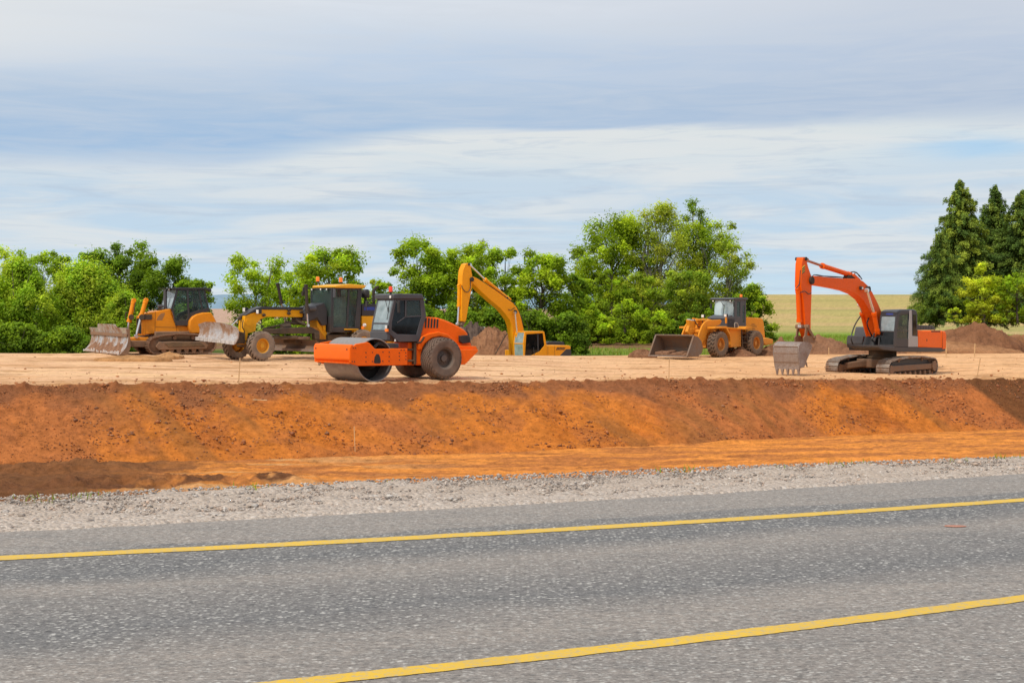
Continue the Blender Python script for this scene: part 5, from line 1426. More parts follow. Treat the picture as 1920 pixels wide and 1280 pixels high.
    lg = MB(); lg.prism(SP([(780, 230), (800, 212), (862, 270), (820, 262)], yb + .14), yb - .14, yb + .14); M.part('boom_lug', lg, P_ORANGE2, .01, bo)
    pn = MB(); p = W(912, 355, yb + wb); pn.cyl(p - Vector((0, 2 * wb + .12, 0)), p + Vector((0, .14, 0)), .13); M.part('boom_pin', pn, P_FRAME, .01, bo)
    p = W(850, 345, yb + wb); l_ = MB(); l_.box(p.x - .09, p.x + .09, p.y, p.y + .12, p.z - .07, p.z + .07); wl = M.part('work_light', l_, P_BLACK, .01, bo)
    l_ = MB(); l_.box(p.x - .06, p.x + .06, p.y + .12, p.y + .13, p.z - .045, p.z + .045); M.part('lens', l_, M_LENS, 0, wl)
    pp = MB(); pp.tube([W(405, 240, yb + .3), W(430, 222, yb + .2), W(480, 232, yb + .2), (W(600, 238, yb + .2)), W(700, 246, yb + .2)], .018); pp.tube([W(410, 235, yb), W(440, 222, yb), W(560, 240, yb), W(740, 250, yb)], .018)
    pp.tube([W(755, 200, yb), W(800, 196, yb), W(840, 225, yb), W(868, 265, yb)], .022); pp.tube([W(790, 222, yb + .1), W(815, 200, yb + .15), W(845, 240, yb + .15)], .02)
    M.part('hydraulic_pipe', pp, P_FRAME, 0, bo)
    # arm
    arm = [(325, 62), (348, 60), (362, 110), (372, 150), (398, 225), (406, 300), (403, 420), (396, 620), (395, 795), (382, 815), (362, 790), (345, 720), (340, 600), (330, 480), (318, 400), (306, 330), (308, 220), (312, 120)]
    wa = .15
    a = MB(); a.prism(SP(arm, yb + wa), yb - wa, yb + wa); ao = M.part('arm', a, P_ORANGE2, .018)
    jn = MB(); p = W(395, 275, yb + wa); jn.cyl(p - Vector((0, .5, 0)), p + Vector((0, .1, 0)), .16); M.part('arm_pin', jn, P_FRAME, .01, ao)
    p = W(346, 75, yb + wa); jn = MB(); jn.cyl(p - Vector((0, .45, 0)), p + Vector((0, .06, 0)), .075); M.part('arm_pin', jn, P_FRAME, .01, ao)
    hz = MB(); hy = MB()
    for k in range(3):
        z0 = 148 + k * 20
        hz.prism(SP([(316, z0 + 18), (340, z0 - 6), (340, z0 + 5), (316, z0 + 29)], yb + wa + .004), yb + wa - .01, yb + wa + .006)
    hy.prism(SP([(315, 150), (341, 128), (341, 196), (315, 214)], yb + wa + .002), yb + wa - .01, yb + wa + .003)
    M.part('warning_plate', hy, plain('warning_yellow', (.85, .55, .03), .5), 0, ao); M.part('warning_stripe', hz, P_BLACK, 0, ao)
    hyd(M, W(745, 218, yb), W(500, 140, yb), W(352, 88, yb), .105, P_ORANGE2, rodmat=plain('oiled_rod', (.40, .16, .10), .35, .5))
    # bucket cylinder on the front of the arm
    hyd(M, W(276, 372, yb), W(288, 655, yb), W(298, 700, yb), .095, P_ORANGE2)
    lk = MB(); lk.tube([W(262, 345, yb + .05), W(290, 300, yb + .08), W(300, 180, yb + .1)], .02)
    lk.tube([W(300, 385, yb + .2), W(340, 375, yb + .24), W(375, 400, yb + .24), W(398, 390, yb + .22)], .02)
    M.part('hose', lk, M_HOSE, 0, ao)
    li = MB()
    for s in (1, -1):
        li.bar(W(318, 700, yb) + Vector((0, s * .2, 0)), W(300, 840, yb) + Vector((0, s * .2, 0)), .05, .16)
        li.bar(W(318, 700, yb) + Vector((0, s * .22, 0)), W(378, 800, yb) + Vector((0, s * .22, 0)), .05, .14)
    li.cyl(W(318, 700, yb) - Vector((0, .3, 0)), W(318, 700, yb) + Vector((0, .3, 0)), .09); li.cyl(W(378, 800, yb) - Vector((0, .3, 0)), W(378, 800, yb) + Vector((0, .3, 0)), .08)
    M.part('bucket_linkage', li, M_MUD, .01)
    # bucket: curved shell + side plates + teeth
    yk = .56; off = yb
    prof = [(352, 842), (318, 842), (292, 858), (278, 890), (276, 950), (284, 1020), (292, 1085)]
    back = [(352, 842), (385, 850), (402, 872)]
    pn_ = SP(prof, off + yk); pk = SP(back, off + yk)
    sh = MB()
    def offp(pl, d):
        out = []
        for i, p in enumerate(pl):
            a_ = Vector(pl[max(0, i - 1)]); b_ = Vector(pl[min(len(pl) - 1, i + 1)]); t = (b_ - a_).normalized(); out.append((p[0] + t.y * d, p[1] - t.x * d))
        return out
    line = list(reversed(pk)) + pn_[1:]
    inn = offp(line, .04) if offp(line, .04)[4][0] < line[4][0] else offp(line, -.04)
    sh.prism(line + list(reversed(inn)), off - yk, off + yk)
    bk = M.part('bucket', sh, M_BUCKET, 0)
    sp_ = MB(); side = [(352, 842), (318, 842), (292, 858), (278, 890), (276, 950), (284, 1020), (292, 1085), (330, 1075), (345, 1040), (362, 1075), (358, 1040), (350, 1020), (400, 900), (404, 872), (385, 850)]
    for y in (off + yk, off - yk): sp_.prism(SP(side, off + yk), y - .025, y + .025)
    M.part('bucket_side', sp_, M_BUCKET, .008, bk)
    tt = MB(); a_ = Vector(S(292, 1085, off + yk)); b_ = Vector(S(298, 1152, off + yk)); dn = (b_ - a_)
    for k in range(5):
        y = off + lerp(-yk + .07, yk - .07, k / 4)
        A = Vector((a_.x - .02, y, a_.y + .12)); B = Vector((b_.x, y, b_.y)); m_ = A.lerp(B, .45)
        tt.bar(A, m_, .12, .1, (1, 0, 0)); tt.add([(m_.x - .05, y - .055, m_.z), (m_.x + .05, y - .055, m_.z), (m_.x + .05, y + .055, m_.z), (m_.x - .05, y + .055, m_.z), (B.x - .01, y - .03, B.z), (B.x + .02, y - .03, B.z), (B.x + .02, y + .03, B.z), (B.x - .01, y + .03, B.z)], [(0, 1, 2, 3), (4, 5, 6, 7), (0, 1, 5, 4), (1, 2, 6, 5), (2, 3, 7, 6), (3, 0, 4, 7)])
    tt.box(a_.x - .06, a_.x + .012, off - yk, off + yk, a_.y - .05, a_.y + .12)
    M.part('bucket_teeth', tt, M_BUCKET, .006, bk)
    bs = MB()
    for z_ in (885, 950, 1030):
        p = S(277 if z_ < 1000 else 285, z_, off + yk); bs.box(p[0] - .01, p[0] + .014, off - yk + .02, off + yk - .02, p[1] - .012, p[1] + .012)
    M.part('bucket_weld', bs, M_MUD, .004, bk)
    er = MB()
    for s in (1, -1): er.prism(SP([(290, 845), (285, 800), (300, 780), (385, 790), (395, 830), (385, 852)], off), off + s * .2 - .03, off + s * .2 + .03)
    M.part('bucket_bracket', er, M_MUD, .01, bk)
    # boom cylinders
    hyd(M, W(1008, 740, yb + .42), W(978, 575, yb + .42), W(912, 365, yb + .42), .10, P_ORANGE2)
    hyd(M, W(945, 865, yb - .42), W(868, 575, yb - .42), W(846, 500, yb - .40), .10, P_ORANGE2)
    hs = MB(); hs.tube([W(855, 600, yb - .5), W(800, 690, yb - .55), W(768, 800, yb - .5), W(785, 870, yb - .5)], .03); hs.tube([W(930, 620, yb), W(915, 680, yb), W(955, 780, yb), W(985, 840, yb)], .03)
    hs.tube([W(985, 760, yb + .3), W(960, 820, yb + .3), W(1000, 850, yb + .2)], .035)
    M.part('hose', hs, M_HOSE, 0)
    ft = MB(); ft.prism(SP([(985, 850), (1000, 800), (1040, 780), (1040, 890), (975, 890)], yb + .28), yb - .28, yb + .28); M.part('boom_foot', ft, P_BLACK, .02)
excavator_orange()

# ================================================================== YELLOW EXCAVATOR
def excavator_yellow():
    M = Mach('excavator', 'yellow excavator half hidden beyond the bench edge, only boom, cab and hood showing', 'excavator', (820, 480, 6.4), (1150, 0), 0, 88, 43, v=VH + 4.62 * FPX / 88, group='excavators with raised booms')
    S, F, W, SP = M.S, M.F, M.W, M.SP
    for s in (1, -1):
        path = stadium(-1.9, 1.7, .35, .35, .40, .40, .05)
        tk = make_track(M, path, s * 1.2, .6, M_TRACK, .19)
        f = MB(); f.prism([(-1.9, .22), (1.7, .22), (1.8, .42), (1.6, .56), (-1.8, .56)], s * 1.2 - .2, s * 1.2 + .2); M.part('track_frame', f, M_MUD, .03, tk)
    cf = MB(); cf.box(-.7, .7, -.95, .95, .4, .9); cf.lathe([(.65, 0), (.65, .3)], (0, 0, .85), 30, axis='z'); M.part('car_body', cf, M_MUD, .03)
    y1 = 1.25
    dk = MB(); xk0, xk1 = S(1604, 1190, y1)[0], S(1040, 1190, y1)[0]; dk.box(xk0, xk1, -1.25, y1 - .01, 1.08, 1.35); M.part('deck', dk, P_DARK, .02)
    M.prism('engine_housing', [(1311, 1076), (1330, 1070), (1580, 1070), (1602, 1082), (1606, 1250), (1320, 1250)], -1.25, y1, P_YEL, .04)
    tr = MB(); tr.prism(SP([(1470, 1195), (1545, 1116), (1600, 1114), (1607, 1160), (1607, 1260), (1440, 1260)], y1 + .004), y1 - .1, y1 + .006); M.part('side_panel', tr, P_DARK, .003)
    vt = MB()
    for k in range(6): vt.prism(SP([(1440 + k * 17, 1092), (1452 + k * 17, 1092), (1436 + k * 17, 1126), (1424 + k * 17, 1126)], y1 + .004), y1 - .01, y1 + .006)
    for zx in (1326, 1408): vt.bar(W(zx, 1076, y1 + .002), W(zx, 1240, y1 + .002), .014, .01)
    M.part('vent', vt, P_FRAME, 0)
    en = MB(); en.prism(SP([(1320, 1034), (1350, 1026), (1510, 1026), (1526, 1036), (1526, 1072), (1320, 1072)], -.2), -1.1, -.2); M.part('engine_cover', en, P_DARK, .03)
    outer = [(1052, 908), (1284, 905), (1312, 1076), (1312, 1262), (1040, 1262), (1034, 1045)]
    inner = [(1068, 936), (1268, 924), (1288, 1070), (1232, 1140), (1120, 1196), (1052, 1200)]
    x_ft = S(1034, 1045, y1)[0]; y0 = F(912, 1045, x_ft)[0]
    co, so, si = cab_shell(M, outer, inner, y1, y0, P_YEL, G_DARK, [0, 5, 4], [1, 2, 3], fmat=G_SKY)
    dv = MB(); dv.bar(W(1205, 930, y1 - .03), W(1208, 1150, y1 - .03), .05, .08); dv.bar(W(1155, 1095, y1 + .06), W(1165, 1190, y1 + .06), .03, .03); M.part('window_frame', dv, P_DARK, .01, co)
    rf = MB(); rf.prism(SP([(1052, 912), (1080, 902), (1275, 900), (1290, 925), (1060, 940)], y1 - .02), y0 - .02, y1 - .02); M.part('roof', rf, P_YEL, .03, co)
    seat(M, (so[0][0] + so[1][0]) / 2 - .2, (y0 + y1) / 2, so[5][1] - .6, co)
    lb = MB(); lb.box(-1.0, 1.0, y0, y1 - .08, so[5][1] - 1.1, so[5][1] - .75)
    tk2 = MB(); tk2.box(-.2, 1.2, -1.25, -.4, 1.3, 1.9); M.part('fuel_tank', tk2, P_YEL, .03)
    yb = .10; wb = .24
    boom = [(405, 262), (440, 250), (480, 268), (560, 318), (690, 405), (800, 485), (850, 520), (905, 560), (950, 612), (985, 680), (1010, 760), (1028, 840), (1045, 925), (1040, 1010), (1000, 1100), (960, 1130), (945, 1060), (915, 980), (905, 900), (893, 830), (870, 770), (820, 700), (760, 630), (640, 530), (520, 420), (430, 330), (408, 300)]
    b = MB(); b.prism(SP(boom, yb + wb), yb - wb, yb + wb); bo = M.part('boom', b, P_YEL, .02)
    pn = MB(); p = W(930, 670, yb + wb); pn.cyl(p - Vector((0, 2 * wb + .1, 0)), p + Vector((0, .1, 0)), .12); M.part('boom_pin', pn, P_FRAME, .01, bo)
    pp = MB(); pp.tube([W(480, 262, yb + .1), W(560, 318, yb + .1), W(700, 405, yb + .1), W(840, 505, yb + .1), W(930, 580, yb + .1), W(985, 670, yb + .1), W(1030, 830, yb + .1)], .022); pp.tube([W(850, 640, yb + .28), W(880, 650, yb + .3), W(930, 620, yb + .28)], .02); M.part('hydraulic_pipe', pp, P_FRAME, 0, bo)
    lg = MB(); lg.prism(SP([(810, 495), (850, 490), (890, 555), (850, 540)], yb + .12), yb - .12, yb + .12); M.part('cylinder_lug', lg, P_FRAME, .01, bo)
    wa = .2
    arm = [(340, 95), (372, 84), (396, 90), (405, 150), (420, 235), (427, 310), (405, 430), (380, 560), (348, 765), (332, 790), (300, 780), (292, 620), (296, 420), (300, 250), (308, 170)]
    a = MB(); a.prism(SP(arm, yb + wa), yb - wa, yb + wa); ao = M.part('arm', a, P_YEL, .018)
    jn = MB(); p = W(410, 280, yb + wa); jn.cyl(p - Vector((0, .5, 0)), p + Vector((0, .1, 0)), .13); jn.cyl(W(380, 100, yb - .25), W(380, 100, yb + .25), .08); M.part('arm_pin', jn, P_FRAME, .01, ao)
    hs = MB(); hs.tube([W(392, 270, yb + .22), W(398, 380, yb + .26), W(360, 435, yb + .26), W(310, 400, yb + .24), W(290, 350, yb + .2)], .022)
    hs.tube([W(262, 330, yb - .1), W(285, 300, yb), W(292, 350, yb + .1), W(285, 380, yb + .1)], .03); M.part('hose', hs, M_HOSE, 0, ao)
    hyd(M, W(848, 512, yb), W(570, 282, yb), W(388, 105, yb), .11, P_YEL)
    hyd(M, W(262, 370, yb), W(256, 605, yb), W(242, 815, yb), .10, P_YEL)
    hyd(M, W(962, 1080, yb + .42), W(956, 925, yb + .42), W(930, 680, yb + .42), .09, P_YEL)
    hyd(M, W(877, 1195, yb - .42), W(872, 960, yb - .42), W(866, 850, yb - .40), .10, P_YEL)
    li = MB(); li.bar(W(320, 775, yb), W(275, 850, yb), .2, .2); li.bar(W(242, 815, yb), W(300, 850, yb), .2, .1); M.part('bucket_linkage', li, M_MUD, .02)
    bk = MB()
    bp = SP([(300, 850), (200, 870), (170, 960), (185, 1060), (250, 1130), (350, 1140), (350, 1100), (260, 1090), (215, 1040), (205, 960), (230, 900), (300, 885)], yb + .5)
    bk.prism(bp, yb - .5, yb + .5)
    for y in (yb - .5, yb + .5): bk.prism(SP([(300, 850), (200, 870), (170, 960), (185, 1060), (250, 1130), (350, 1140), (340, 900)], yb + .5), y - .02, y + .02)
    M.part('bucket', bk, M_BUCKET, .01)
    rl = MB(); rl.tube([W(700, 1170, -1.0), W(770, 1040, -1.0), W(828, 940, -1.0), W(860, 935, -1.0)], .03); M.part('guard_rail', rl, P_FRAME, 0)
    mirror(M, W(925, 935, y0 - .1), .14, .1, W(960, 940, y0))
excavator_yellow()
# ================================================================== WHEEL LOADER
def loader():
    M = Mach('wheel_loader', 'yellow wheel loader with its wide rusty bucket resting on the soil', 'wheel loader', (1200, 530, 7.1111), (1040, 985), 1.0, 82, 47)
    S, F, W, SP = M.S, M.F, M.W, M.SP
    M.root.location.z -= .05
    wx = S(1037, 808, 1.0)[0]; wr = S(1512, 820, 1.0)[0]; r = .755
    for x in (wx, wr):
        for s in (1, -1): make_wheel(M, x, s * 1.0, r, r, .56, 'lug', P_RIML, T_LOAD, .50, s)
        a = MB(); a.cyl((x, -.8, r), (x, .8, r), .14); a.box(x - .25, x + .25, -.28, .28, r - .25, r + .25); M.part('axle', a, P_FRAME, .03)
    ff = MB(); ff.box(wx - .55, wx + .35, -.42, .42, .55, 1.45); ff.prism([(wx - .3, 1.4), (wx + .3, 1.4), (wx + .05, 2.15), (wx - .25, 2.15)], -.45, -.3); ff.prism([(wx - .3, 1.4), (wx + .3, 1.4), (wx + .05, 2.15), (wx - .25, 2.15)], .3, .45); M.part('front_frame', ff, P_YEL2, .02)
    rfm = MB(); rfm.box(wr - .6, wx - .5, -.42, .42, .6, 1.2); M.part('rear_frame', rfm, P_FRAME, .03)
    # lift arms (far one shows left of the near one)
    arm = [(782, 700), (800, 640), (832, 560), (868, 510), (905, 490), (1075, 478), (1092, 500), (1070, 545), (985, 580), (935, 612), (895, 670), (862, 745), (830, 800), (800, 800)]
    for y in (.52, -.62):
        a = MB(); a.prism(SP(arm, .62), y, y + .10); M.part('lift_arm', a, P_YEL2, .02)
    ct = MB(); p = S(850, 640, .62); ct.cyl((p[0], -.55, p[1]), (p[0], .55, p[1]), .13); M.part('cross_tube', ct, P_YEL2, .02)
    # bell crank and tilt link
    bc = MB(); bc.prism(SP([(628, 480), (700, 500), (720, 600), (690, 680), (640, 690), (615, 640), (640, 560)], .0), -.10, .10); M.part('bell_crank', bc, P_YEL2, .02)
    bc = MB(); bc.prism(SP([(672, 600), (800, 590), (810, 650), (690, 660)], .12), -.15, .12); M.part('tilt_link', bc, P_YEL2, .02)
    hyd(M, W(905, 495, 0), W(745, 490, 0), W(650, 490, 0), .10, P_YEL2)
    hyd(M, W(985, 640, .35), W(900, 680, .35), W(850, 700, .35), .08, P_YEL2)
    fp = MB(); fp.prism(SP([(712, 455), (735, 455), (738, 500), (714, 500)], -.1), -.2, -.1); M.part('bucket_position_rod', fp, P_YEL2, .01)
    hz = MB(); hz.tube([W(745, 530, .1), W(790, 580, .15), W(840, 550, .1), W(830, 490, .1)], .025); hz.tube([W(720, 470, .1), W(740, 520, .12), W(780, 540, .1)], .02); M.part('hose', hz, M_HOSE, 0)
    # bucket
    yk0 = 1.42
    prof = [(622, 976), (770, 968), (818, 930), (836, 860), (815, 770), (775, 715), (716, 690)]
    line = SP(prof, yk0); xlip = line[0][0]; yk1 = F(118, 968, xlip)[0]
    inn = []
    for i, p in enumerate(line):
        a_ = Vector(line[max(0, i - 1)]); b_ = Vector(line[min(len(line) - 1, i + 1)]); t = (b_ - a_).normalized(); inn.append((p[0] - t.y * -.05, p[1] - t.x * .05 if False else p[1] + t.x * -.05))
    if inn[3][0] < line[3][0]: inn = [(2 * l[0] - i[0], 2 * l[1] - i[1]) for l, i in zip(line, inn)]
    b = MB(); b.prism(line + list(reversed(inn)), yk1, yk0); bk = M.part('bucket', b, M_LBUCKET, 0)
    sd_ = MB()
    for y in (yk0, yk1): sd_.prism(line, y - .03, y + .03)
    M.part('bucket_side', sd_, M_LBUCKET, .01, bk)
    lp = MB(); lp.box(xlip - .18, xlip + .06, yk1 - .03, yk0 + .03, line[0][1] - .02, line[0][1] + .03); M.part('cutting_edge', lp, M_BUCKET, .005, bk)
    ed = MB()
    for y in (yk0, yk1): ed.bar((line[0][0], y, line[0][1]), (line[-1][0], y, line[-1][1]), .10, .05)
    ed.bar((line[-1][0], yk1, line[-1][1]), (line[-1][0], yk0, line[-1][1]), .08, .07)
    M.part('bucket_rim', ed, M_LBUCKET, .01, bk)
    # soil left in the bucket
    sl_ = MB(); xs = line[1][0]; n = 8
    for k in range(n): sl_.add(*_rot_box(xs + .25, lerp(yk1 + .3, yk0 - .3, k / (n - 1)), line[0][1] + .03, .7, .5, .12 + .14 * rnd.random(), .1))
    M.part('bucket_soil', sl_, MT['soil_brown'], .06, bk)
    # near fender, side tank, platform, ladder
    fd = MB()
    for s in (1, -1):
        y0_, y1_ = (.72, 1.25) if s > 0 else (-1.25, -.72)
        fd.prism(SP([(1000, 576), (1160, 568), (1208, 668), (1198, 684), (1148, 592), (1000, 602)], 1.25), y0_, y1_)
    M.part('front_fender', fd, P_YEL2, .01)
    sd2 = MB(); sd2.prism(SP([(1192, 592), (1345, 598), (1352, 842), (1212, 850)], .92), .42, .92); sd2.prism(SP([(1192, 592), (1345, 598), (1352, 842), (1212, 850)], .92), -.92, -.42); M.part('side_tank', sd2, P_YEL2, .04)
    pf = MB()
    for s in (1, -1):
        y0_, y1_ = (.6, 1.2) if s > 0 else (-1.2, -.6)
        pf.prism(SP([(1180, 582), (1400, 600), (1425, 570), (1500, 572), (1440, 606), (1400, 612), (1180, 600)], 1.2), y0_, y1_)
    M.part('platform', pf, P_YEL2, .01)
    ld = MB()
    for zx in (1355, 1425): ld.bar(W(zx, 612, 1.1), W(zx + 12, 868, 1.1), .03, .05)
    for zy in (655, 712, 788, 868): ld.bar(W(1350, zy, 1.1), W(1436, zy, 1.1), .05, .03)
    M.part('ladder', ld, P_FRAME, .004)
    hd = MB(); hd.tube([W(1262, 585, 1.05), W(1262, 530, 1.05), W(1285, 522, 1.05), W(1306, 540, 1.05), W(1312, 585, 1.05)], .02); M.part('handrail', hd, M_CREAM, 0)
    # hood
    M.prism('hood', [(1414, 445), (1450, 445), (1615, 460), (1640, 472), (1652, 520), (1672, 720), (1600, 735), (1500, 700), (1420, 680), (1405, 590)], -.55, .60, P_YEL2, .05)
    gv = MB()
    for j, (yy, a_, b_) in enumerate(((533, 1492, 1530), (545, 1486, 1538), (558, 1478, 1545), (572, 1498, 1552), (595, 1498, 1530), (606, 1500, 1528))):
        x = a_
        while x < b_: gv.prism(SP([(x, yy), (x + 8, yy), (x + 8, yy + 5), (x, yy + 5)], .604), .59, .606); x += 13
    M.part('vent', gv, P_BLACK, 0)
    M.part('counterweight', MB().prism(SP([(1640, 728), (1690, 720), (1778, 742), (1778, 800), (1690, 822), (1650, 800)], .95), -.95, .95), P_YEL2, .05)
    # cab
    y1 = .62
    xf = S(1262, 215, y1)[0]; y0 = F(1000, 215, xf)[0]
    sidepoly = [(1262, 215), (1412, 215), (1416, 560), (1386, 583), (1140, 574), (1165, 440), (1246, 432)]
    so = SP(sidepoly, y1)
    c = MB()
    winA = SP([(1292, 240), (1336, 240), (1336, 438), (1292, 438)], y1); winB = SP([(1368, 290), (1396, 290), (1396, 524), (1368, 524)], y1)
    z_t, z_b = so[0][1], so[5][1]
    def panel(y):
        # wall built from strips around the two windows
        X = lambda zx: S(zx, 300, y1)[0]; Z = lambda zy: S(1330, zy, y1)[1]
        for (a_, b_, t_, d_) in ((1262, 1292, 215, 583), (1292, 1336, 215, 240), (1292, 1336, 438, 583), (1336, 1368, 215, 583), (1368, 1396, 215, 290), (1368, 1396, 524, 583), (1396, 1414, 215, 575)):
            c.box(X(b_), X(a_), y, y + .05, Z(d_), Z(t_))
        c.prism([(so[0][0], Z(583)), (so[0][0], Z(440)), (S(1165, 440, y1)[0], Z(440)), (S(1140, 574, y1)[0], Z(580))], y, y + .05)
    panel(y1 - .05); panel(y0)
    c.box(so[1][0], so[1][0] + .04, y0 + .05, y1 - .05, so[3][1], so[3][1] + .9); c.box(so[1][0], so[1][0] + .04, y0 + .05, y0 + .2, so[3][1] + .9, so[0][1]); c.box(so[1][0], so[1][0] + .04, y1 - .2, y1 - .05, so[3][1] + .9, so[0][1])
    c.box(so[1][0], so[0][0], y0 + .05, y1 - .05, so[3][1], so[3][1] + .05)
    xd = S(1165, 440, y1)[0]
    c.bar((xf - .02, y0 + .03, so[5][1]), (xf - .02, y0 + .03, z_t), .05); c.box(xf - .02, xd, y0, y1, so[3][1] + .02, z_b - .12)
    co = M.part('cab', c, P_GREY, .01)
    cz = MB(); cz.prism([(xf - .02, z_b - .14), (xd + .05, z_b - .14), (xd - .05, z_b - .02), (xf, z_b + .14)], y0 + .02, y1 - .06); M.part('cowl', cz, P_GREY, .03, co)
    for wn in (winA, winB):
        g = MB(); g.prism(wn, y1 - .03, y1 - .022); M.part('side_window', g, G_CLEAR, 0, co)
    # bulged windscreen
    ws = MB(); n = 10; V = []
    for j, (zz, bx) in enumerate(((z_b - .02, .10), (z_b + .35, .09), (lerp(z_b, z_t, .6), .05), (z_t - .02, 0))):
        for i in range(n + 1):
            t = i / n; V.append((xf + bx + .16 * math.sin(math.pi * t) ** .6, lerp(y0 + .02, y1 - .02, t), zz))
    ws.add(V, [(j * (n + 1) + i, j * (n + 1) + i + 1, (j + 1) * (n + 1) + i + 1, (j + 1) * (n + 1) + i) for j in range(3) for i in range(n)])
    M.part('windscreen', ws, G_SKY, 0, co)
    wp = MB(); m_ = xf + .28; wp.bar((m_, lerp(y0, y1, .55), z_b + .1), (m_ - .03, lerp(y0, y1, .6), lerp(z_b, z_t, .75)), .018); wp.bar((m_ - .03, lerp(y0, y1, .60), lerp(z_b, z_t, .6)), (m_ - .06, lerp(y0, y1, .4), z_t - .05), .015); M.part('wiper', wp, P_BLACK, 0, co)
    rf = MB(); ry0 = F(965, 200, xf)[0]
    rf.prism([(so[1][0] - .12, z_t), (xf + .25, z_t - .01), (xf + .3, z_t + .05), (xf + .1, z_t + .12), (so[1][0] - .02, z_t + .12), (so[1][0] - .14, z_t + .05)], ry0, y1 + .08); M.part('roof', rf, P_GREY, .02, co)
    seat(M, (so[0][0] + so[1][0]) / 2, (y0 + y1) / 2, so[3][1] + .35, co); steering(M, xf - .15, (y0 + y1) / 2, z_b + .08, co)
    sh = MB(); sh.box(so[1][0] + .1, so[1][0] + .14, y0 + .2, y1 - .2, z_b, z_t - .1); M.part('pale_curtain', sh, M_CREAM, 0, co)
    for (zx, zy, y) in ((843, 432, -.75), (1145, 425, .75)):
        p = W(zx, zy, y); o = lamp(M, p + Vector((.06, 0, 0)), .2, .18, .14)
        st = MB(); st.bar(p - Vector((.02, 0, .08)), p - Vector((.02, 0, .45)), .10, .08); M.part('lamp_post', st, P_YEL2, .01)
    mirror(M, W(946, 300, y0 - .2), .12, .30, W(975, 240, y0)); mirror(M, W(1255, 275, y1 + .15), .1, .30, W(1262, 225, y1))
    for y in (y0 + .02, y1 - .15): lamp(M, Vector((xf + .22, y, z_t - .07)), .1, .08, .08, 'work_light')
    beacon(M, (S(1348, 190, y1 - .3)[0], y1 - .3, z_t + .11), .08, .16, M_AMBER, .01)
loader()
# ------------------------------------------------------------------ vegetation
def leaf_mat(name, trans=.42):
    m, nt, b = new_mat(name)
    a = N(nt, 'ShaderNodeAttribute', attribute_name='Col')
    out = nt.nodes['Material Output']
    nt.links.new(a.outputs['Color'], b.inputs['Base Color']); b.inputs['Roughness'].default_value = .65
    b.inputs['Specular IOR Level'].default_value = .1
    tl = N(nt, 'ShaderNodeBsdfTranslucent')
    nt.links.new(mixc(nt, 1.0, a.outputs['Color'], (1.5, 1.4, .6), 'MULTIPLY'), tl.inputs[0])
    mx = N(nt, 'ShaderNodeMixShader', i_0=trans); nt.links.new(b.outputs[0], mx.inputs[1]); nt.links.new(tl.outputs[0], mx.inputs[2])
    nt.links.new(mx.outputs[0], out.inputs[0])
    return m
LEAF = leaf_mat('foliage'); NEEDLE = leaf_mat('needles', .15)
BARK = plain('bark', (.085, .065, .05), .9, 0, .4, 5)
BARKP = plain('pale_bark', (.20, .18, .155), .9, 0, .35, 5)

def leaf_quads(C, Nrm, size, rs, aspect=.6, droop=None):
    """C centres (n,3), Nrm facing dirs (n,3) -> verts, faces (rhombic leaf sprays)"""
    n = len(C)
    Nn = Nrm / (np.linalg.norm(Nrm, axis=1, keepdims=True) + 1e-6)
    t = rs.randn(n, 3)
    if droop is not None: t = t * .5 + droop
    t = t - Nn * (t * Nn).sum(1, keepdims=True); t /= np.linalg.norm(t, axis=1, keepdims=True) + 1e-6
    b = np.cross(Nn, t)
    s = size[:, None]
    asp = aspect * (.7 + .6 * rs.rand(n, 1))
    V = np.stack([C - t * s * .5, C + b * s * asp * .5 + t * s * .05, C + t * s * .5, C - b * s * asp * .5 + t * s * .05], 1)
    V += Nn[:, None, :] * (rs.randn(n, 4, 1) * .08 * s[:, None, :])
    F = np.arange(n * 4).reshape(n, 4)
    return V.reshape(-1, 3), F

def limb_mesh(segs, n=6):
    """segs: (p, q, r0, r1)"""
    mb = MB()
    for p, q, r0, r1 in segs: mb.cyl(p, q, r0, r1, n, cap=False)
    return mb

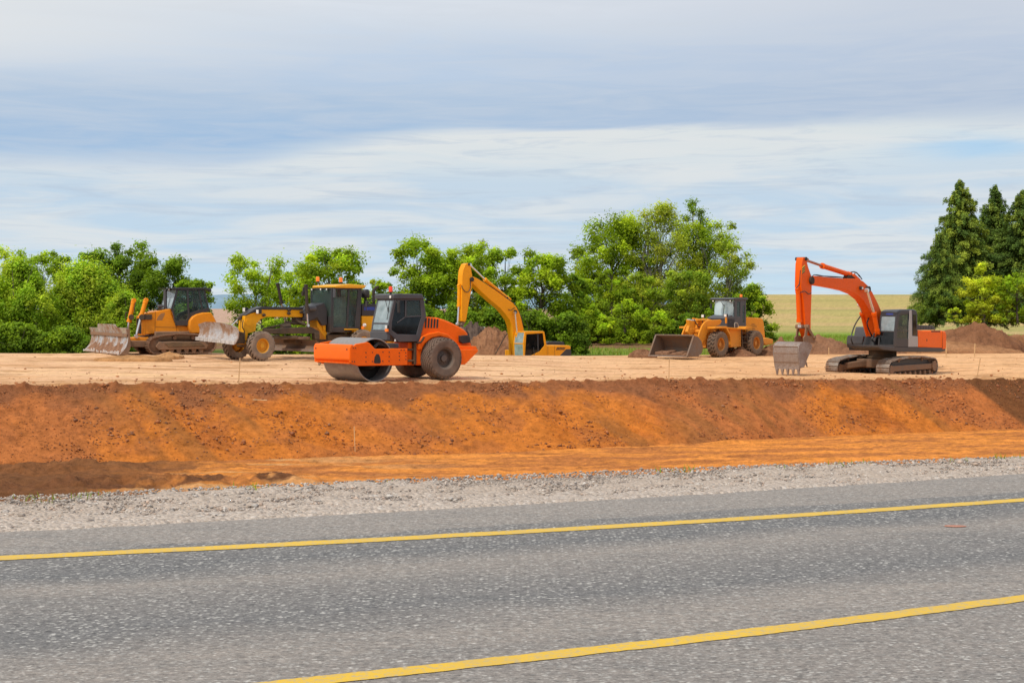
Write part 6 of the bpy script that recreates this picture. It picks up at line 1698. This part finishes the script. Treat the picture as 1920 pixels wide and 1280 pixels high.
def tree(name, label, cat, u, d, vtop, width, cols, nclump=60, leaves=170, lsize=.34, base=None, hfrac=.12, shape='round', bark=None, seed=1, group=None,
         sparse=0.0, depth=None, trunk_r=None, multi=1, clump_r=.17, up=0.0):
    """width, height measured in picture rows/columns at distance d"""
    rs = np.random.RandomState(seed * 7 + 11)
    root = gp(u, d, 0); sc = d / FPX
    if base is not None: root.z = HC - (base - VH) * sc
    H = HC - (vtop - VH) * sc - root.z; Wd = width * sc; Dp = (depth or width) * sc
    e = empty(name, root); tag(e, label, cat, group)
    # limbs
    segs = []; tips = []
    tr = trunk_r or H * .022
    z0 = H * hfrac
    nclump = int(nclump * 1.35); leaves = int(leaves * 1.5); lsize = lsize * .66
    C = []; Rr = []
    k = 0
    while len(C) < nclump and k < 20000:
        k += 1
        a = rs.rand() * 2 * math.pi; rad = rs.rand() ** .45; zf = rs.rand()
        if shape == 'round': prof = (1 - abs(zf * 1.25 - .42) ** 2.6) ** .5 if abs(zf * 1.25 - .42) < 1 else .2
        elif shape == 'tall': prof = math.sin(math.pi * min(1, zf * .80 + .17)) ** .8
        elif shape == 'bush': prof = (1 - zf ** 2.2) ** .6 * (.8 + .2 * min(1, zf * 5))
        elif shape == 'cone': prof = (1 - zf) ** .7 + .08
        elif shape == 'flat': prof = .9 * (1 - zf ** 4) ** .5
        lob = 1 + .22 * math.sin(a * 3 + seed) * math.sin(zf * 5 + seed * 1.7) + .12 * rs.randn()
        x = .5 * Wd * prof * rad * math.cos(a) * lob * 1.06; y = .5 * Dp * prof * rad * math.sin(a) * lob * 1.06; z = z0 + (H - z0) * zf * .95
        if sparse and rs.rand() < sparse * (1 - rad): continue
        C.append((x, y, z)); Rr.append(clump_r * .5 * (Wd + H * .5) * .80 * (.55 + .8 * rs.rand()))
    C = np.array(C); Rr = np.array(Rr)
    for m_ in range(multi):
        off = Vector(((rs.rand() - .5) * Wd * .25 * (multi > 1), (rs.rand() - .5) * Wd * .2 * (multi > 1), 0))
        P = [off, off + Vector((rs.randn() * H * .015, rs.randn() * H * .015, H * .3)), off * 1.8 + Vector((rs.randn() * H * .03, rs.randn() * H * .03, H * .6)), off * 2.4 + Vector((rs.randn() * H * .05, 0, H * .9))]
        RR = [tr, tr * .75, tr * .45, tr * .12]
        for i in range(3): segs.append((P[i], P[i + 1], RR[i], RR[i + 1]))
        for ci in range(m_, len(C), max(1, multi) * (1 if len(C) < 50 else 2)):
            c = Vector(C[ci]); h = min(max(c.z * .62, H * .10), H * .85)
            i = 0 if h < H * .3 else (1 if h < H * .6 else 2)
            zz = (h - [0, .3, .6][i] * H) / (.3 * H)
            q = P[i].lerp(P[i + 1], min(1, zz)); rq = max(lerp(RR[i], RR[i + 1], min(1, zz)) * .5, .02)
            mid = q.lerp(c, .55) + Vector((0, 0, -(c - q).length * .08))
            segs.append((q, mid, rq * .7, rq * .42)); segs.append((mid, c, rq * .42, rq * .14))
            for _ in range(2):
                tip = c + Vector(rs.randn(3)) * Rr[ci] * .6
                segs.append((c - (c - mid) * .2, tip, rq * .2, .006))
    limb_mesh(segs, 6).build('trunk', bark or BARK, e, 0)
    # leaves: shells of the clumps, shade painted in: darker inside, underneath, low down
    n = len(C) * leaves
    ci = np.repeat(np.arange(len(C)), leaves)
    dv = rs.randn(n, 3); dv /= np.linalg.norm(dv, axis=1, keepdims=True)
    rr = rs.rand(n) ** .5
    lump = 1 + .35 * np.sin(dv[:, 0] * 5 + ci * 1.3) * np.sin(dv[:, 2] * 4 + ci * 2.1) + .18 * rs.randn(n)
    Pp = C[ci] + dv * (Rr[ci] * rr * lump)[:, None] * np.array([1.1, 1.1, .85 + up])
    Pp[:, 2] = np.maximum(Pp[:, 2], .05 + .1 * rs.rand(n))
    nrm = dv * .8 + np.array([0, 0, .7]) + rs.randn(n, 3) * .45
    sz = lsize * (.6 + .8 * rs.rand(n))
    V, F = leaf_quads(Pp, nrm, sz, rs, .62, None if not up else np.array([0, 0, .8 * up]))
    cols = np.array(cols)
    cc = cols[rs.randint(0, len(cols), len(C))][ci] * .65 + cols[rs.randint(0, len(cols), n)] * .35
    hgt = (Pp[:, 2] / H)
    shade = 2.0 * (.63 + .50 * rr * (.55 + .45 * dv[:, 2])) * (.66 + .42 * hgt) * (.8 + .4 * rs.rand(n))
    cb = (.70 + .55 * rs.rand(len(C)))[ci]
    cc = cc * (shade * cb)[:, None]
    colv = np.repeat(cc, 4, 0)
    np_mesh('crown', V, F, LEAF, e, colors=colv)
    return e

def conifer(name, label, u, d, vtop, width, cols, seed=1, base=None, group=None, nlev=46, low=.05):
    rs = np.random.RandomState(seed * 13 + 5)
    root = gp(u, d, 0); sc = d / FPX
    if base is not None: root.z = HC - (base - VH) * sc
    H = HC - (vtop - VH) * sc - root.z; Rm = width * sc / 2
    e = empty(name, root); tag(e, label, 'tree', group)
    segs = [(Vector((0, 0, 0)), Vector((0, 0, H * .5)), H * .018, H * .010), (Vector((0, 0, H * .5)), Vector((0, 0, H * 1.0)), H * .010, .01)]
    P = []; Nn = []; T = []; S_ = []; Cc = []
    cols = np.array(cols)
    for k in range(nlev):
        f = (k + rs.rand() * .6) / nlev; z = H * (low + (1 - low) * f)
        Rl = Rm * ((1 - f) ** .76) * (1.05 + .40 * rs.rand()) + .12
        nb = 9 if f < .75 else 6
        for j in range(nb):
            a = rs.rand() * 6.283; L = Rl * (.55 + .50 * rs.rand() + .15 * (rs.rand() < .15))
            dr = np.array([math.cos(a), math.sin(a), 0])
            rise = .10 + .35 * f
            q = Vector((0, 0, z)); tip = Vector((dr[0] * L, dr[1] * L, z + L * (rise - .22)))
            if L > .6: segs.append((q, tip, .05 * (1 - f) + .015, .008))
            m = int(105 * L + 36)
            t = rs.rand(m) ** .75
            p = np.array([dr * L * tt for tt in t]); p[:, 2] += z + L * (rise * t - .32 * t ** 2) 
            side = np.array([-dr[1], dr[0], 0])
            sp = (rs.randn(m) * .22 * L * (1.05 - t) * .9 + rs.randn(m) * .06)
            p += side[None] * sp[:, None]; p[:, 2] += rs.randn(m) * .16 - .06 + .05 * np.abs(sp)
            P.append(p); Nn.append(np.tile(dr * .4 + np.array([0, 0, .8]), (m, 1)) + rs.randn(m, 3) * .5)
            T.append(np.tile(dr + np.array([0, 0, -.35]), (m, 1))); S_.append((.14 + .15 * rs.rand(m)) * (H / 18))
            c = cols[rs.randint(0, len(cols))]
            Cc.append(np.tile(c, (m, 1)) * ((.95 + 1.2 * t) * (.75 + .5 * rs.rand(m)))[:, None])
    P = np.concatenate(P); Nn = np.concatenate(Nn); T = np.concatenate(T); S_ = np.concatenate(S_); Cc = np.concatenate(Cc)
    V, F = leaf_quads(P, Nn, S_ * 1.25, rs, .42, T * 1.2)
    limb_mesh(segs, 6).build('trunk', BARK, e, 0)
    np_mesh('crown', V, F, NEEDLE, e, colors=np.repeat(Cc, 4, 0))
    return e

G_BRIGHT = [(.27, .36, .018), (.20, .30, .016), (.33, .38, .022), (.15, .24, .016)]
G_MAPLE = [(.21, .30, .016), (.15, .225, .014), (.28, .35, .018), (.115, .175, .013)]
G_WILLOW = [(.26, .33, .025), (.20, .30, .025), (.31, .36, .035), (.14, .23, .02)]
G_DARK_ = [(.095, .165, .014), (.07, .12, .012), (.15, .22, .016), (.115, .18, .014)]
G_OLIVE = [(.28, .33, .03), (.22, .28, .03), (.34, .36, .04), (.15, .21, .025)]
G_YOUNG = [(.33, .38, .025), (.26, .34, .022), (.38, .40, .035)]
G_SPR = [(.075, .12, .022), (.10, .145, .025), (.05, .085, .018), (.14, .18, .028)]
G_LARCH = [(.13, .18, .025), (.17, .21, .028), (.09, .13, .022), (.20, .24, .03)]
GL = 'trees and bushes left of the bulldozer'; GM = 'trees behind the grader and roller'; GR_ = 'tall clump of trees behind the wheel loader'; GS = 'conifers at the right edge'
# left edge: dark round trees behind, willow bushes in front
tree('broadleaf_tree', 'dark green broadleaf tree topping the skyline above the willow bushes', 'tree', 222, 138, 452, 130, G_DARK_, 70, 190, .36, 660, .2, seed=1, group=GL)
tree('broadleaf_tree', 'dark round tree with flattish crown left of the tallest dark tree', 'tree', 140, 136, 472, 100, G_DARK_, 46, 180, .36, 660, .2, seed=2, group=GL)
tree('broadleaf_tree', 'dark green tree sloping down behind the bulldozer exhaust', 'tree', 305, 134, 482, 130, G_DARK_, 70, 190, .35, 662, .1, seed=3, group=GL)
tree('broadleaf_tree', 'small dark tree behind the bulldozer cab, lowest of its row', 'tree', 358, 132, 518, 64, G_MAPLE[1:] + G_DARK_, 44, 190, .33, 662, .05, seed=4, group=GL)
tree('broadleaf_tree', 'thin tree with reddish twigs near the left edge', 'tree', 62, 130, 456, 105, G_MAPLE, 40, 120, .30, 660, .2, seed=5, sparse=.5, group=GL)
tree('broadleaf_tree', 'tall bright tree cut by the left edge of the picture', 'tree', -30, 122, 455, 130, G_WILLOW, 60, 180, .34, 662, .08, seed=6, group=GL)
tree('willow_bush', 'bright yellow-green willow bush with feathery top left of the dozer blade', 'bush', 165, 100, 500, 215, G_WILLOW, 120, 200, .25, 664, .02, 'bush', seed=7, depth=120, multi=4, up=.6, group=GL)
tree('willow_bush', 'bright green willow bush at the left edge, rounded and dense', 'bush', 35, 96, 490, 150, G_WILLOW[1:] + G_MAPLE[:1], 90, 200, .25, 664, .02, 'bush', seed=8, depth=100, multi=3, up=.5, group=GL)
tree('willow_bush', 'lower green bush behind the dozer blade', 'bush', 232, 92, 548, 95, G_WILLOW[1:] + G_DARK_[2:], 50, 190, .23, 665, .0, 'bush', seed=9, depth=80, multi=3, up=.4, group=GL)
tree('undergrowth_bush', 'dark undergrowth bush along the soil edge at far left', 'bush', 25, 84, 608, 150, G_DARK_ + G_MAPLE[:2], 60, 170, .22, 666, .0, 'bush', seed=10, depth=60, multi=3, group=GL)
tree('undergrowth_bush', 'dark undergrowth bush between far left and the dozer blade', 'bush', 118, 84, 618, 130, G_DARK_ + G_MAPLE[:1], 56, 170, .22, 666, .0, 'bush', seed=11, depth=60, multi=3, group=GL)
tree('undergrowth_bush', 'dark undergrowth bush just behind the top of the dozer blade', 'bush', 205, 84, 622, 110, G_DARK_, 50, 170, .22, 666, .0, 'bush', seed=12, depth=60, multi=3, group=GL)
tree('undergrowth_bush', 'low green bush under the bulldozer hood and cab', 'bush', 318, 88, 612, 120, G_DARK_ + G_MAPLE, 56, 170, .24, 666, .0, 'bush', seed=13, depth=60, multi=3, group=GL)
# centre-left
tree('broadleaf_tree', 'loose green tree with airy crown above the front of the grader', 'tree', 482, 122, 472, 118, G_MAPLE + G_BRIGHT[:1], 62, 120, .30, 660, .08, seed=14, sparse=.55, bark=BARKP, multi=2, group=GM)
tree('broadleaf_tree', 'bright leafy tree rising behind the grader cab', 'tree', 612, 120, 463, 150, G_BRIGHT + G_MAPLE, 80, 180, .32, 660, .08, seed=15, group=GM)
tree('broadleaf_tree', 'mid green tree above the grader arm between the airy tree and the leafy one', 'tree', 545, 128, 494, 95, G_MAPLE, 44, 160, .32, 660, .08, seed=16, group=GM)
tree('young_tree', 'low yellowish tree in the gap behind the grader exhaust', 'tree', 706, 126, 514, 66, G_OLIVE + G_MAPLE, 34, 150, .30, 660, .05, seed=17, sparse=.3, group=GM)
for k, (u_, t_, w_, s_) in enumerate(((455, 612, 60, 18), (520, 600, 110, 19), (600, 590, 110, 20), (690, 560, 110, 21))):
    tree('undergrowth_bush', ['low bush behind the grader front wheels', 'green bush seen under the grader arm', 'green bush behind the grader saddle', 'green bush behind the grader engine'][k], 'bush', u_, 104, t_, w_, G_MAPLE + G_DARK_, 50, 170, .26, 668, .0, 'bush', seed=s_, depth=70, multi=3, group=GM)
tree('maple_tree', 'broad bright green tree right of the roller cab', 'tree', 795, 124, 447, 132, G_BRIGHT[:2] + G_MAPLE, 90, 190, .33, 660, .06, seed=22, group=GM)
tree('maple_tree', 'bright green tree behind the yellow excavator arm', 'tree', 868, 126, 452, 105, G_MAPLE + G_BRIGHT[:1], 70, 180, .33, 660, .06, seed=23, group=GM)
tree('birch_tree', 'nearly bare thin tree poking above the green crowns', 'tree', 898, 132, 434, 62, [(.20, .24, .08), (.17, .20, .07)], 34, 34, .24, 660, .3, 'tall', seed=24, sparse=.3, bark=BARKP, multi=2, group=GM)
tree('maple_tree', 'mid green tree inside the curve of the yellow boom', 'tree', 938, 124, 462, 90, G_MAPLE, 60, 170, .32, 660, .06, seed=25, group=GM)
tree('maple_tree', 'rounded green tree right of the yellow boom', 'tree', 1012, 122, 466, 110, G_MAPLE + G_BRIGHT[:1], 76, 180, .32, 658, .06, seed=26, group=GM)
tree('young_tree', 'slim dull green tree between the rounded tree and the tall clump', 'tree', 1072, 124, 512, 62, G_MAPLE[1:] + G_DARK_, 40, 170, .3, 655, .04, seed=27, group=GM)
for k, (u_, t_, w_, s_) in enumerate(((770, 560, 110, 28), (850, 570, 110, 29), (925, 575, 110, 30), (1000, 580, 110, 31), (1062, 585, 90, 32))):
    tree('undergrowth_bush', ['dense bush behind the roller cab', 'dark bush behind the roller hood', 'dark bush under the yellow boom', 'dark bush above the yellow excavator cab', 'dark bush above the yellow excavator hood'][k], 'bush', u_, 112, t_, w_, G_DARK_ + G_MAPLE[1:2], 50, 180, .27, 664, .0, 'bush', seed=s_, depth=70, multi=3, group=GM)
# tall clump right of centre
tree('maple_tree', 'big rich green tree forming the left shoulder of the tall clump', 'tree', 1146, 186, 400, 150, G_MAPLE, 110, 200, .44, 646, .10, seed=33, group=GR_)
tree('oak_tree', 'tallest yellow-green tree with open branches in the tall clump', 'tree', 1238, 184, 376, 150, G_OLIVE, 110, 130, .38, 646, .14, 'tall', seed=34, sparse=.5, bark=BARKP, multi=3, group=GR_)
tree('poplar_tree', 'thin dark tree top sticking out beside the yellow-green tree', 'tree', 1303, 190, 368, 62, G_DARK_[1:] + G_MAPLE[1:2], 38, 90, .36, 646, .45, 'tall', seed=35, sparse=.4, group=GR_)
tree('oak_tree', 'dark leafy tree on the right shoulder of the tall clump', 'tree', 1322, 188, 408, 130, G_MAPLE[1:] + G_OLIVE[1:2], 90, 150, .40, 646, .10, seed=36, sparse=.4, bark=BARKP, multi=2, group=GR_)
tree('oak_tree', 'loose spreading tree above the wheel loader cab', 'tree', 1366, 182, 450, 90, G_MAPLE + G_OLIVE, 56, 110, .36, 646, .15, seed=37, sparse=.5, bark=BARKP, group=GR_)
tree('shrub', 'dark green shrub against the field behind the wheel loader hood', 'bush', 1410, 170, 530, 84, G_DARK_ + G_MAPLE[2:3], 54, 190, .34, 642, .0, 'bush', seed=38, multi=3, group=GR_)
tree('young_tree', 'bright green young tree at the foot of the big green tree', 'tree', 1148, 168, 500, 72, G_BRIGHT[1:] + G_MAPLE, 46, 180, .34, 646, .03, seed=39, group=GR_)
tree('young_tree', 'olive green tree in front of the open-branched tree', 'tree', 1205, 170, 510, 90, G_OLIVE[1:] + G_MAPLE, 56, 170, .34, 646, .03, seed=40, group=GR_)
tree('young_tree', 'olive lower tree left of the loader cab', 'tree', 1290, 172, 505, 110, G_OLIVE + G_DARK_, 66, 170, .34, 646, .03, seed=41, group=GR_)
for k, (u_, t_, w_, s_, c_) in enumerate(((1100, 555, 70, 42, 1), (1128, 590, 66, 43, 2), (1180, 560, 84, 44, 1), (1235, 585, 80, 45, 1), (1290, 590, 90, 46, 0), (1345, 575, 90, 47, 0))):
    tree('shrub', ['green shrub at the left foot of the tall clump', 'pale yellow-green shrub low in front of the tall clump', 'rounded shrub left of the loader bucket', 'shrub above the loader bucket', 'dark shrub behind the loader lift arm', 'dark shrub behind the loader cab'][k], 'bush', u_, 160, t_, w_, [G_DARK_ + G_MAPLE[1:2], G_MAPLE + G_BRIGHT[1:2], G_BRIGHT][c_], 46, 180, .30, 644, .0, 'bush', seed=s_, multi=3, group=GR_)
# right edge
conifer('spruce_tree', 'tallest pointed spruce at the right, its tip highest', 1800, 172, 340, 166, G_LARCH + G_SPR, 1, 606, GS, 52)
conifer('spruce_tree', 'shorter spruce leaning out at the left of the conifer row', 1764, 168, 436, 112, G_SPR + G_LARCH[:1], 2, 604, GS, 36)
conifer('spruce_tree', 'second tall spruce between the tallest one and the picture edge', 1866, 176, 350, 138, G_SPR, 3, 606, GS, 48)
conifer('spruce_tree', 'dark spruce cut by the right edge of the picture', 1918, 172, 358, 180, G_SPR, 4, 606, GS, 50)
tree('young_tree', 'bright yellow-green young tree in front of the spruces', 'tree', 1846, 160, 520, 80, G_YOUNG, 62, 150, .30, 606, .04, seed=50, group=GS)
tree('young_tree', 'narrow bright sapling top rising above the yellow-green tree', 'tree', 1840, 162, 492, 34, G_YOUNG, 16, 120, .28, 606, .3, 'tall', seed=51, group=GS)
tree('young_tree', 'green leafy tree at the right edge in front of the dark spruce', 'tree', 1908, 158, 510, 70, G_BRIGHT[1:], 46, 150, .30, 606, .04, seed=52, group=GS)
tree('shrub', 'low pale sprig at the left foot of the spruces', 'bush', 1790, 152, 576, 40, G_YOUNG, 14, 90, .24, 607, .0, 'bush', seed=53, group=GS)
tree('shrub', 'dark shrub filling the foot of the spruces', 'bush', 1770, 166, 548, 90, G_SPR + G_DARK_, 44, 170, .3, 606, .0, 'bush', seed=54, group=GS)

# grass
def grass(name, label, pts, hgt, cols, seed, per=1):
    rs = np.random.RandomState(seed); n = len(pts)
    lean = rs.randn(n, 3) * .35; lean[:, 2] = 1
    wv = rs.randn(n, 3); wv[:, 2] = 0; wv /= np.linalg.norm(wv, axis=1, keepdims=True)
    h = hgt * (.5 + rs.rand(n))[:, None]; w_ = h * .10
    V = np.stack([pts - wv * w_, pts + wv * w_, pts + lean * h], 1)
    F = np.arange(n * 3).reshape(n, 3)
    cols = np.array(cols); c = cols[rs.randint(0, len(cols), n)] * (.7 + .6 * rs.rand(n, 1))
    o = np_mesh(name, V.reshape(-1, 3), F, LEAF, colors=np.repeat(c, 3, 0)); tag(o, label, 'grass', kind='stuff')
rs = np.random.RandomState(9)
pts = []
for (u_, off_, k_) in ((60, 0, 30), (110, -.2, 25), (160, -.1, 35), (190, .1, 18), (455, 0, 22), (490, -.1, 30), (1250, 0, 20), (1290, 0, 16), (1470, -.1, 18), (1570, 0, 22), (1610, .05, 20), (1790, -.1, 14), (1870, .05, 40), (1895, 0, 30), (730, 0, 10)):
    dd = float(solve_d(y_grav, np.array([float(u_)]))[0]) + off_
    X0 = (u_ - UC) / FPX * dd
    for _ in range(k_ // 2): pts.append((X0 + rs.randn() * .10, dd - .05 + rs.randn() * .06, -.06))
grass('grass', 'small green tufts growing on the rim of the gravel shoulder', np.array(pts), .075, [(.22, .34, .03), (.30, .36, .05)], 1)
n = 26000
us = 1000 + rs.rand(n) * 980; ds = 118 + 85 * rs.rand(n); keepg = (us > 1420) | (HC * 0 + VH + 4.4 * FPX / ds > 655) | (VH + 4.4 * FPX / ds < 641)
dd, DD, SS, pp = terrain(us)
gz = np.array([HC - np.interp(ds[i], dd[:, i], DD[:, i]) for i in range(n)])
X = (us - UC) / FPX * ds
m_ = (fbm(X * .05, ds * .16, 21, 4) > .47) & keepg
grass('grass', 'green and straw coloured grass on the ground before the trees', np.stack([X, ds, gz], -1)[m_], .35, [(.17, .26, .035), (.24, .32, .04), (.34, .31, .10)], 2)
# ------------------------------------------------------------------ soil heaps, stakes, litter
def heap(name, label, u, d, vtop, wpx, dep, seed, base=None, group=None, cols=((.20, .095, .05), (.31, .155, .085)), sharp=1.0, smooth_=.5):
    rs = np.random.RandomState(seed); sc = d / FPX
    p = gp(u, d, 0)
    if base is not None: p.z = HC - (base - VH) * sc
    H = HC - (vtop - VH) * sc - p.z; W_ = wpx * sc / 2
    n = 90; m = 60
    x = np.linspace(-1, 1, n); y = np.linspace(-1, 1, m)
    X, Y = np.meshgrid(x, y)
    skew = (fbm(X * 1.3 + seed, Y * .7, seed, 2) - .5) * 1.0
    r = np.sqrt((X + skew * .3) ** 2 + Y ** 2)
    f = np.clip(1 - r, 0, 1) ** sharp
    Z = H * 1.15 * f * (.72 + .6 * (fbm(X * 2.2 + seed, Y * 2.2, seed + 1, 4))) + H * .55 * (fbm(X * 6 + seed, Y * 6, seed + 2, 5, .65) - .5) * (f > 0) * np.minimum(1, f * 4)
    Z = Z - .35 * sstep(.86, 1.02, r)
    V = np.stack([X * W_, Y * dep, Z], -1).reshape(-1, 3)
    idx = np.arange(n * m).reshape(m, n)
    F = np.stack([idx[:-1, :-1], idx[:-1, 1:], idx[1:, 1:], idx[1:, :-1]], -1).reshape(-1, 4)
    c = lerp(np.array(cols[0]), np.array(cols[1]), np.clip(fbm(X * 3 + seed, Y * 3, seed + 5, 4) * 1.8 - .4, 0, 1)[..., None]).reshape(-1, 3)
    o = np_mesh(name, V, F, MT['soil'], colors=c, smooth=True); o.location = p
    return tag(o, label, 'soil heap', group)
GH = 'heaps of dug soil'
heap('soil_heap', 'tall brown soil heap left of the yellow excavator cab', 926, 92, 612, 130, 3.2, 3, 668, GH, ((.20, .09, .045), (.34, .17, .09)))
heap('soil_heap', 'dark grey-brown soil heap showing behind the roller hood', 884, 98, 610, 90, 3, 4, 670, GH, ((.085, .06, .05), (.16, .11, .085)), .6)
heap('soil_heap', 'rough brown soil ridge directly behind the orange excavator bucket', 1545, 99, 634, 190, 3.0, 5, 664, GH)
heap('soil_heap', 'lower lumpy soil heap between wheel loader and orange bucket', 1462, 98, 641, 90, 2.5, 6, 664, GH)
heap('soil_heap', 'soil ridge behind the excavator tracks', 1640, 97, 640, 150, 2.6, 7, 664, GH)
heap('soil_heap', 'largest pointed soil heap right of the orange counterweight', 1824, 104, 609, 215, 3.6, 8, 656, GH, ((.17, .075, .038), (.28, .13, .065)), .8)
heap('soil_heap', 'low soil heap trailing off to the right edge', 1905, 106, 628, 130, 3.2, 9, 656, GH, ((.24, .11, .05), (.36, .18, .09)))
heap('soil_heap', 'flat brown soil bank behind the two short stakes', 1780, 97, 643, 330, 2.2, 10, 664, GH, ((.26, .12, .055), (.42, .21, .10)), .7)
heap('soil_heap', 'small soil lump in front of the wheel loader bucket', 1205, 83, 653, 60, 1.0, 11, 668, GH)
heap('soil_heap', 'soil pushed up between the wheels of the loader', 1384, 84, 652, 80, 1.2, 12, 668, GH)
heap('soil_heap', 'soil heap behind the loader rear wheel', 1448, 86, 648, 70, 1.2, 13, 667, GH)
heap('soil_heap', 'low crumbly soil pile in front of the bulldozer tracks', 316, 64.5, 661, 60, .9, 14, 668, GH, ((.44, .22, .09), (.60, .34, .16)))
heap('soil_heap', 'faint soil smear in front of the dozer blade', 250, 62.5, 666.5, 150, 1.0, 15, 672, GH, ((.40, .20, .08), (.56, .30, .13)))
WOOD = plain('pale_wood', (.62, .40, .20), .8, 0, .25, 9)
def stake(label, u, vt, vb, d=None, lean=0, w=.035, S_=None):
    """wooden surveyor's stake, foot pressed into the ground at (u, vb)"""
    if d is None:
        uu = np.array([float(u)]); dd, DD, SS, pp = terrain(uu); vr = VH + DD[:, 0] * FPX / dd[:, 0]
        i = [k for k in range(len(vr) - 1) if SS[k, 0] >= 4 and vr[k] >= vb > vr[k + 1]]
        d = float(dd[i[0], 0]) if i else float(pp['dc'][0])
    b = at(u, vb, d); t = at(u + lean, vt, d)
    m = MB(); L = t - b
    m.bar((0, 0, -.06), (L.x, 0, L.z), w, w * .7, (0, 1, 0))
    m.add([(L.x - w / 2, -w * .35, L.z), (L.x + w / 2, -w * .35, L.z), (L.x + w / 2, w * .35, L.z), (L.x - w / 2, w * .35, L.z), (L.x, 0, L.z + .03)], [(0, 1, 4), (1, 2, 4), (2, 3, 4), (3, 0, 4)])
    o = m.build('survey_stake', WOOD, None, .003); o.location = b
    tag(o, label, 'stake', 'wooden stakes marking out the bench and cutting')
stake('wooden stake at the bench rim left of the roller', 447, 672, 722, lean=3)
stake('wooden stake at the bench rim below the wheel loader', 1254, 673, 716, lean=1)
stake('leaning wooden stake at the bench rim right of the excavator', 1831, 672, 711, lean=7)
stake('thin wooden stake halfway down the orange bank below the roller', 666, 800, 846, lean=-2, w=.028)
stake('short pale stake beside the orange counterweight', 1774, 640, 668, 86, w=.05)
stake('short stake between the counterweight and the right edge', 1827, 644, 667, 86, lean=1, w=.05)
stake('short stake left of the orange bucket, near the loader', 1464, 641, 664, 88, w=.04)
stake('tiny distant stake under the orange bucket arm', 1554, 652, 665, 88, w=.04)
# stray wood lath on the bank
P = on_terrain([487.0], [4.74])[0]
m = MB(); m.bar((-.22, 0, .02), (.24, 0, .0), .035, .02); o = m.build('wood_lath', WOOD, None, .003); o.location = Vector(P) + Vector((0, -.04, .07)); o.rotation_euler = (R(25), 0, R(4))
tag(o, 'pale wooden lath lying on the upper bank left of the roller', 'lath')
# faded orange smear on the asphalt
p = at(1790, 987, FPX * HC / (987 - VH)); m = MB(); rs = np.random.RandomState(2); n = 22
pts = [(.085 * math.cos(2 * math.pi * k / n) * (.8 + .4 * rs.rand()), .04 * math.sin(2 * math.pi * k / n) * (.7 + .5 * rs.rand())) for k in range(n)]
m.add([(a, b, 0) for a, b in pts] + [(a * .9, b * .9, .006) for a, b in pts], [tuple(range(n, 2 * n))] + [(i, (i + 1) % n, (i + 1) % n + n, i + n) for i in range(n)])
o = m.build('orange_stain', plain('faded_orange', (.42, .19, .13), .7), None, 0); o.location = (p.x, p.y, .004); tag(o, 'faded orange scrap on the asphalt near the right edge', 'stain')
# three pale slabs beyond the dark heap
for k in range(3):
    p = at(904 + k * 8, 615.5, 101); m = MB(); m.add(*_rot_box(0, 0, 0, .42, .5, .05, .35)); o = m.build('concrete_slab', plain('pale_concrete', (.62, .60, .56), .8), None, .005); o.location = p
    tag(o, 'white slab edge on top of the dark heap behind the roller', 'slab', 'white slabs behind the roller')
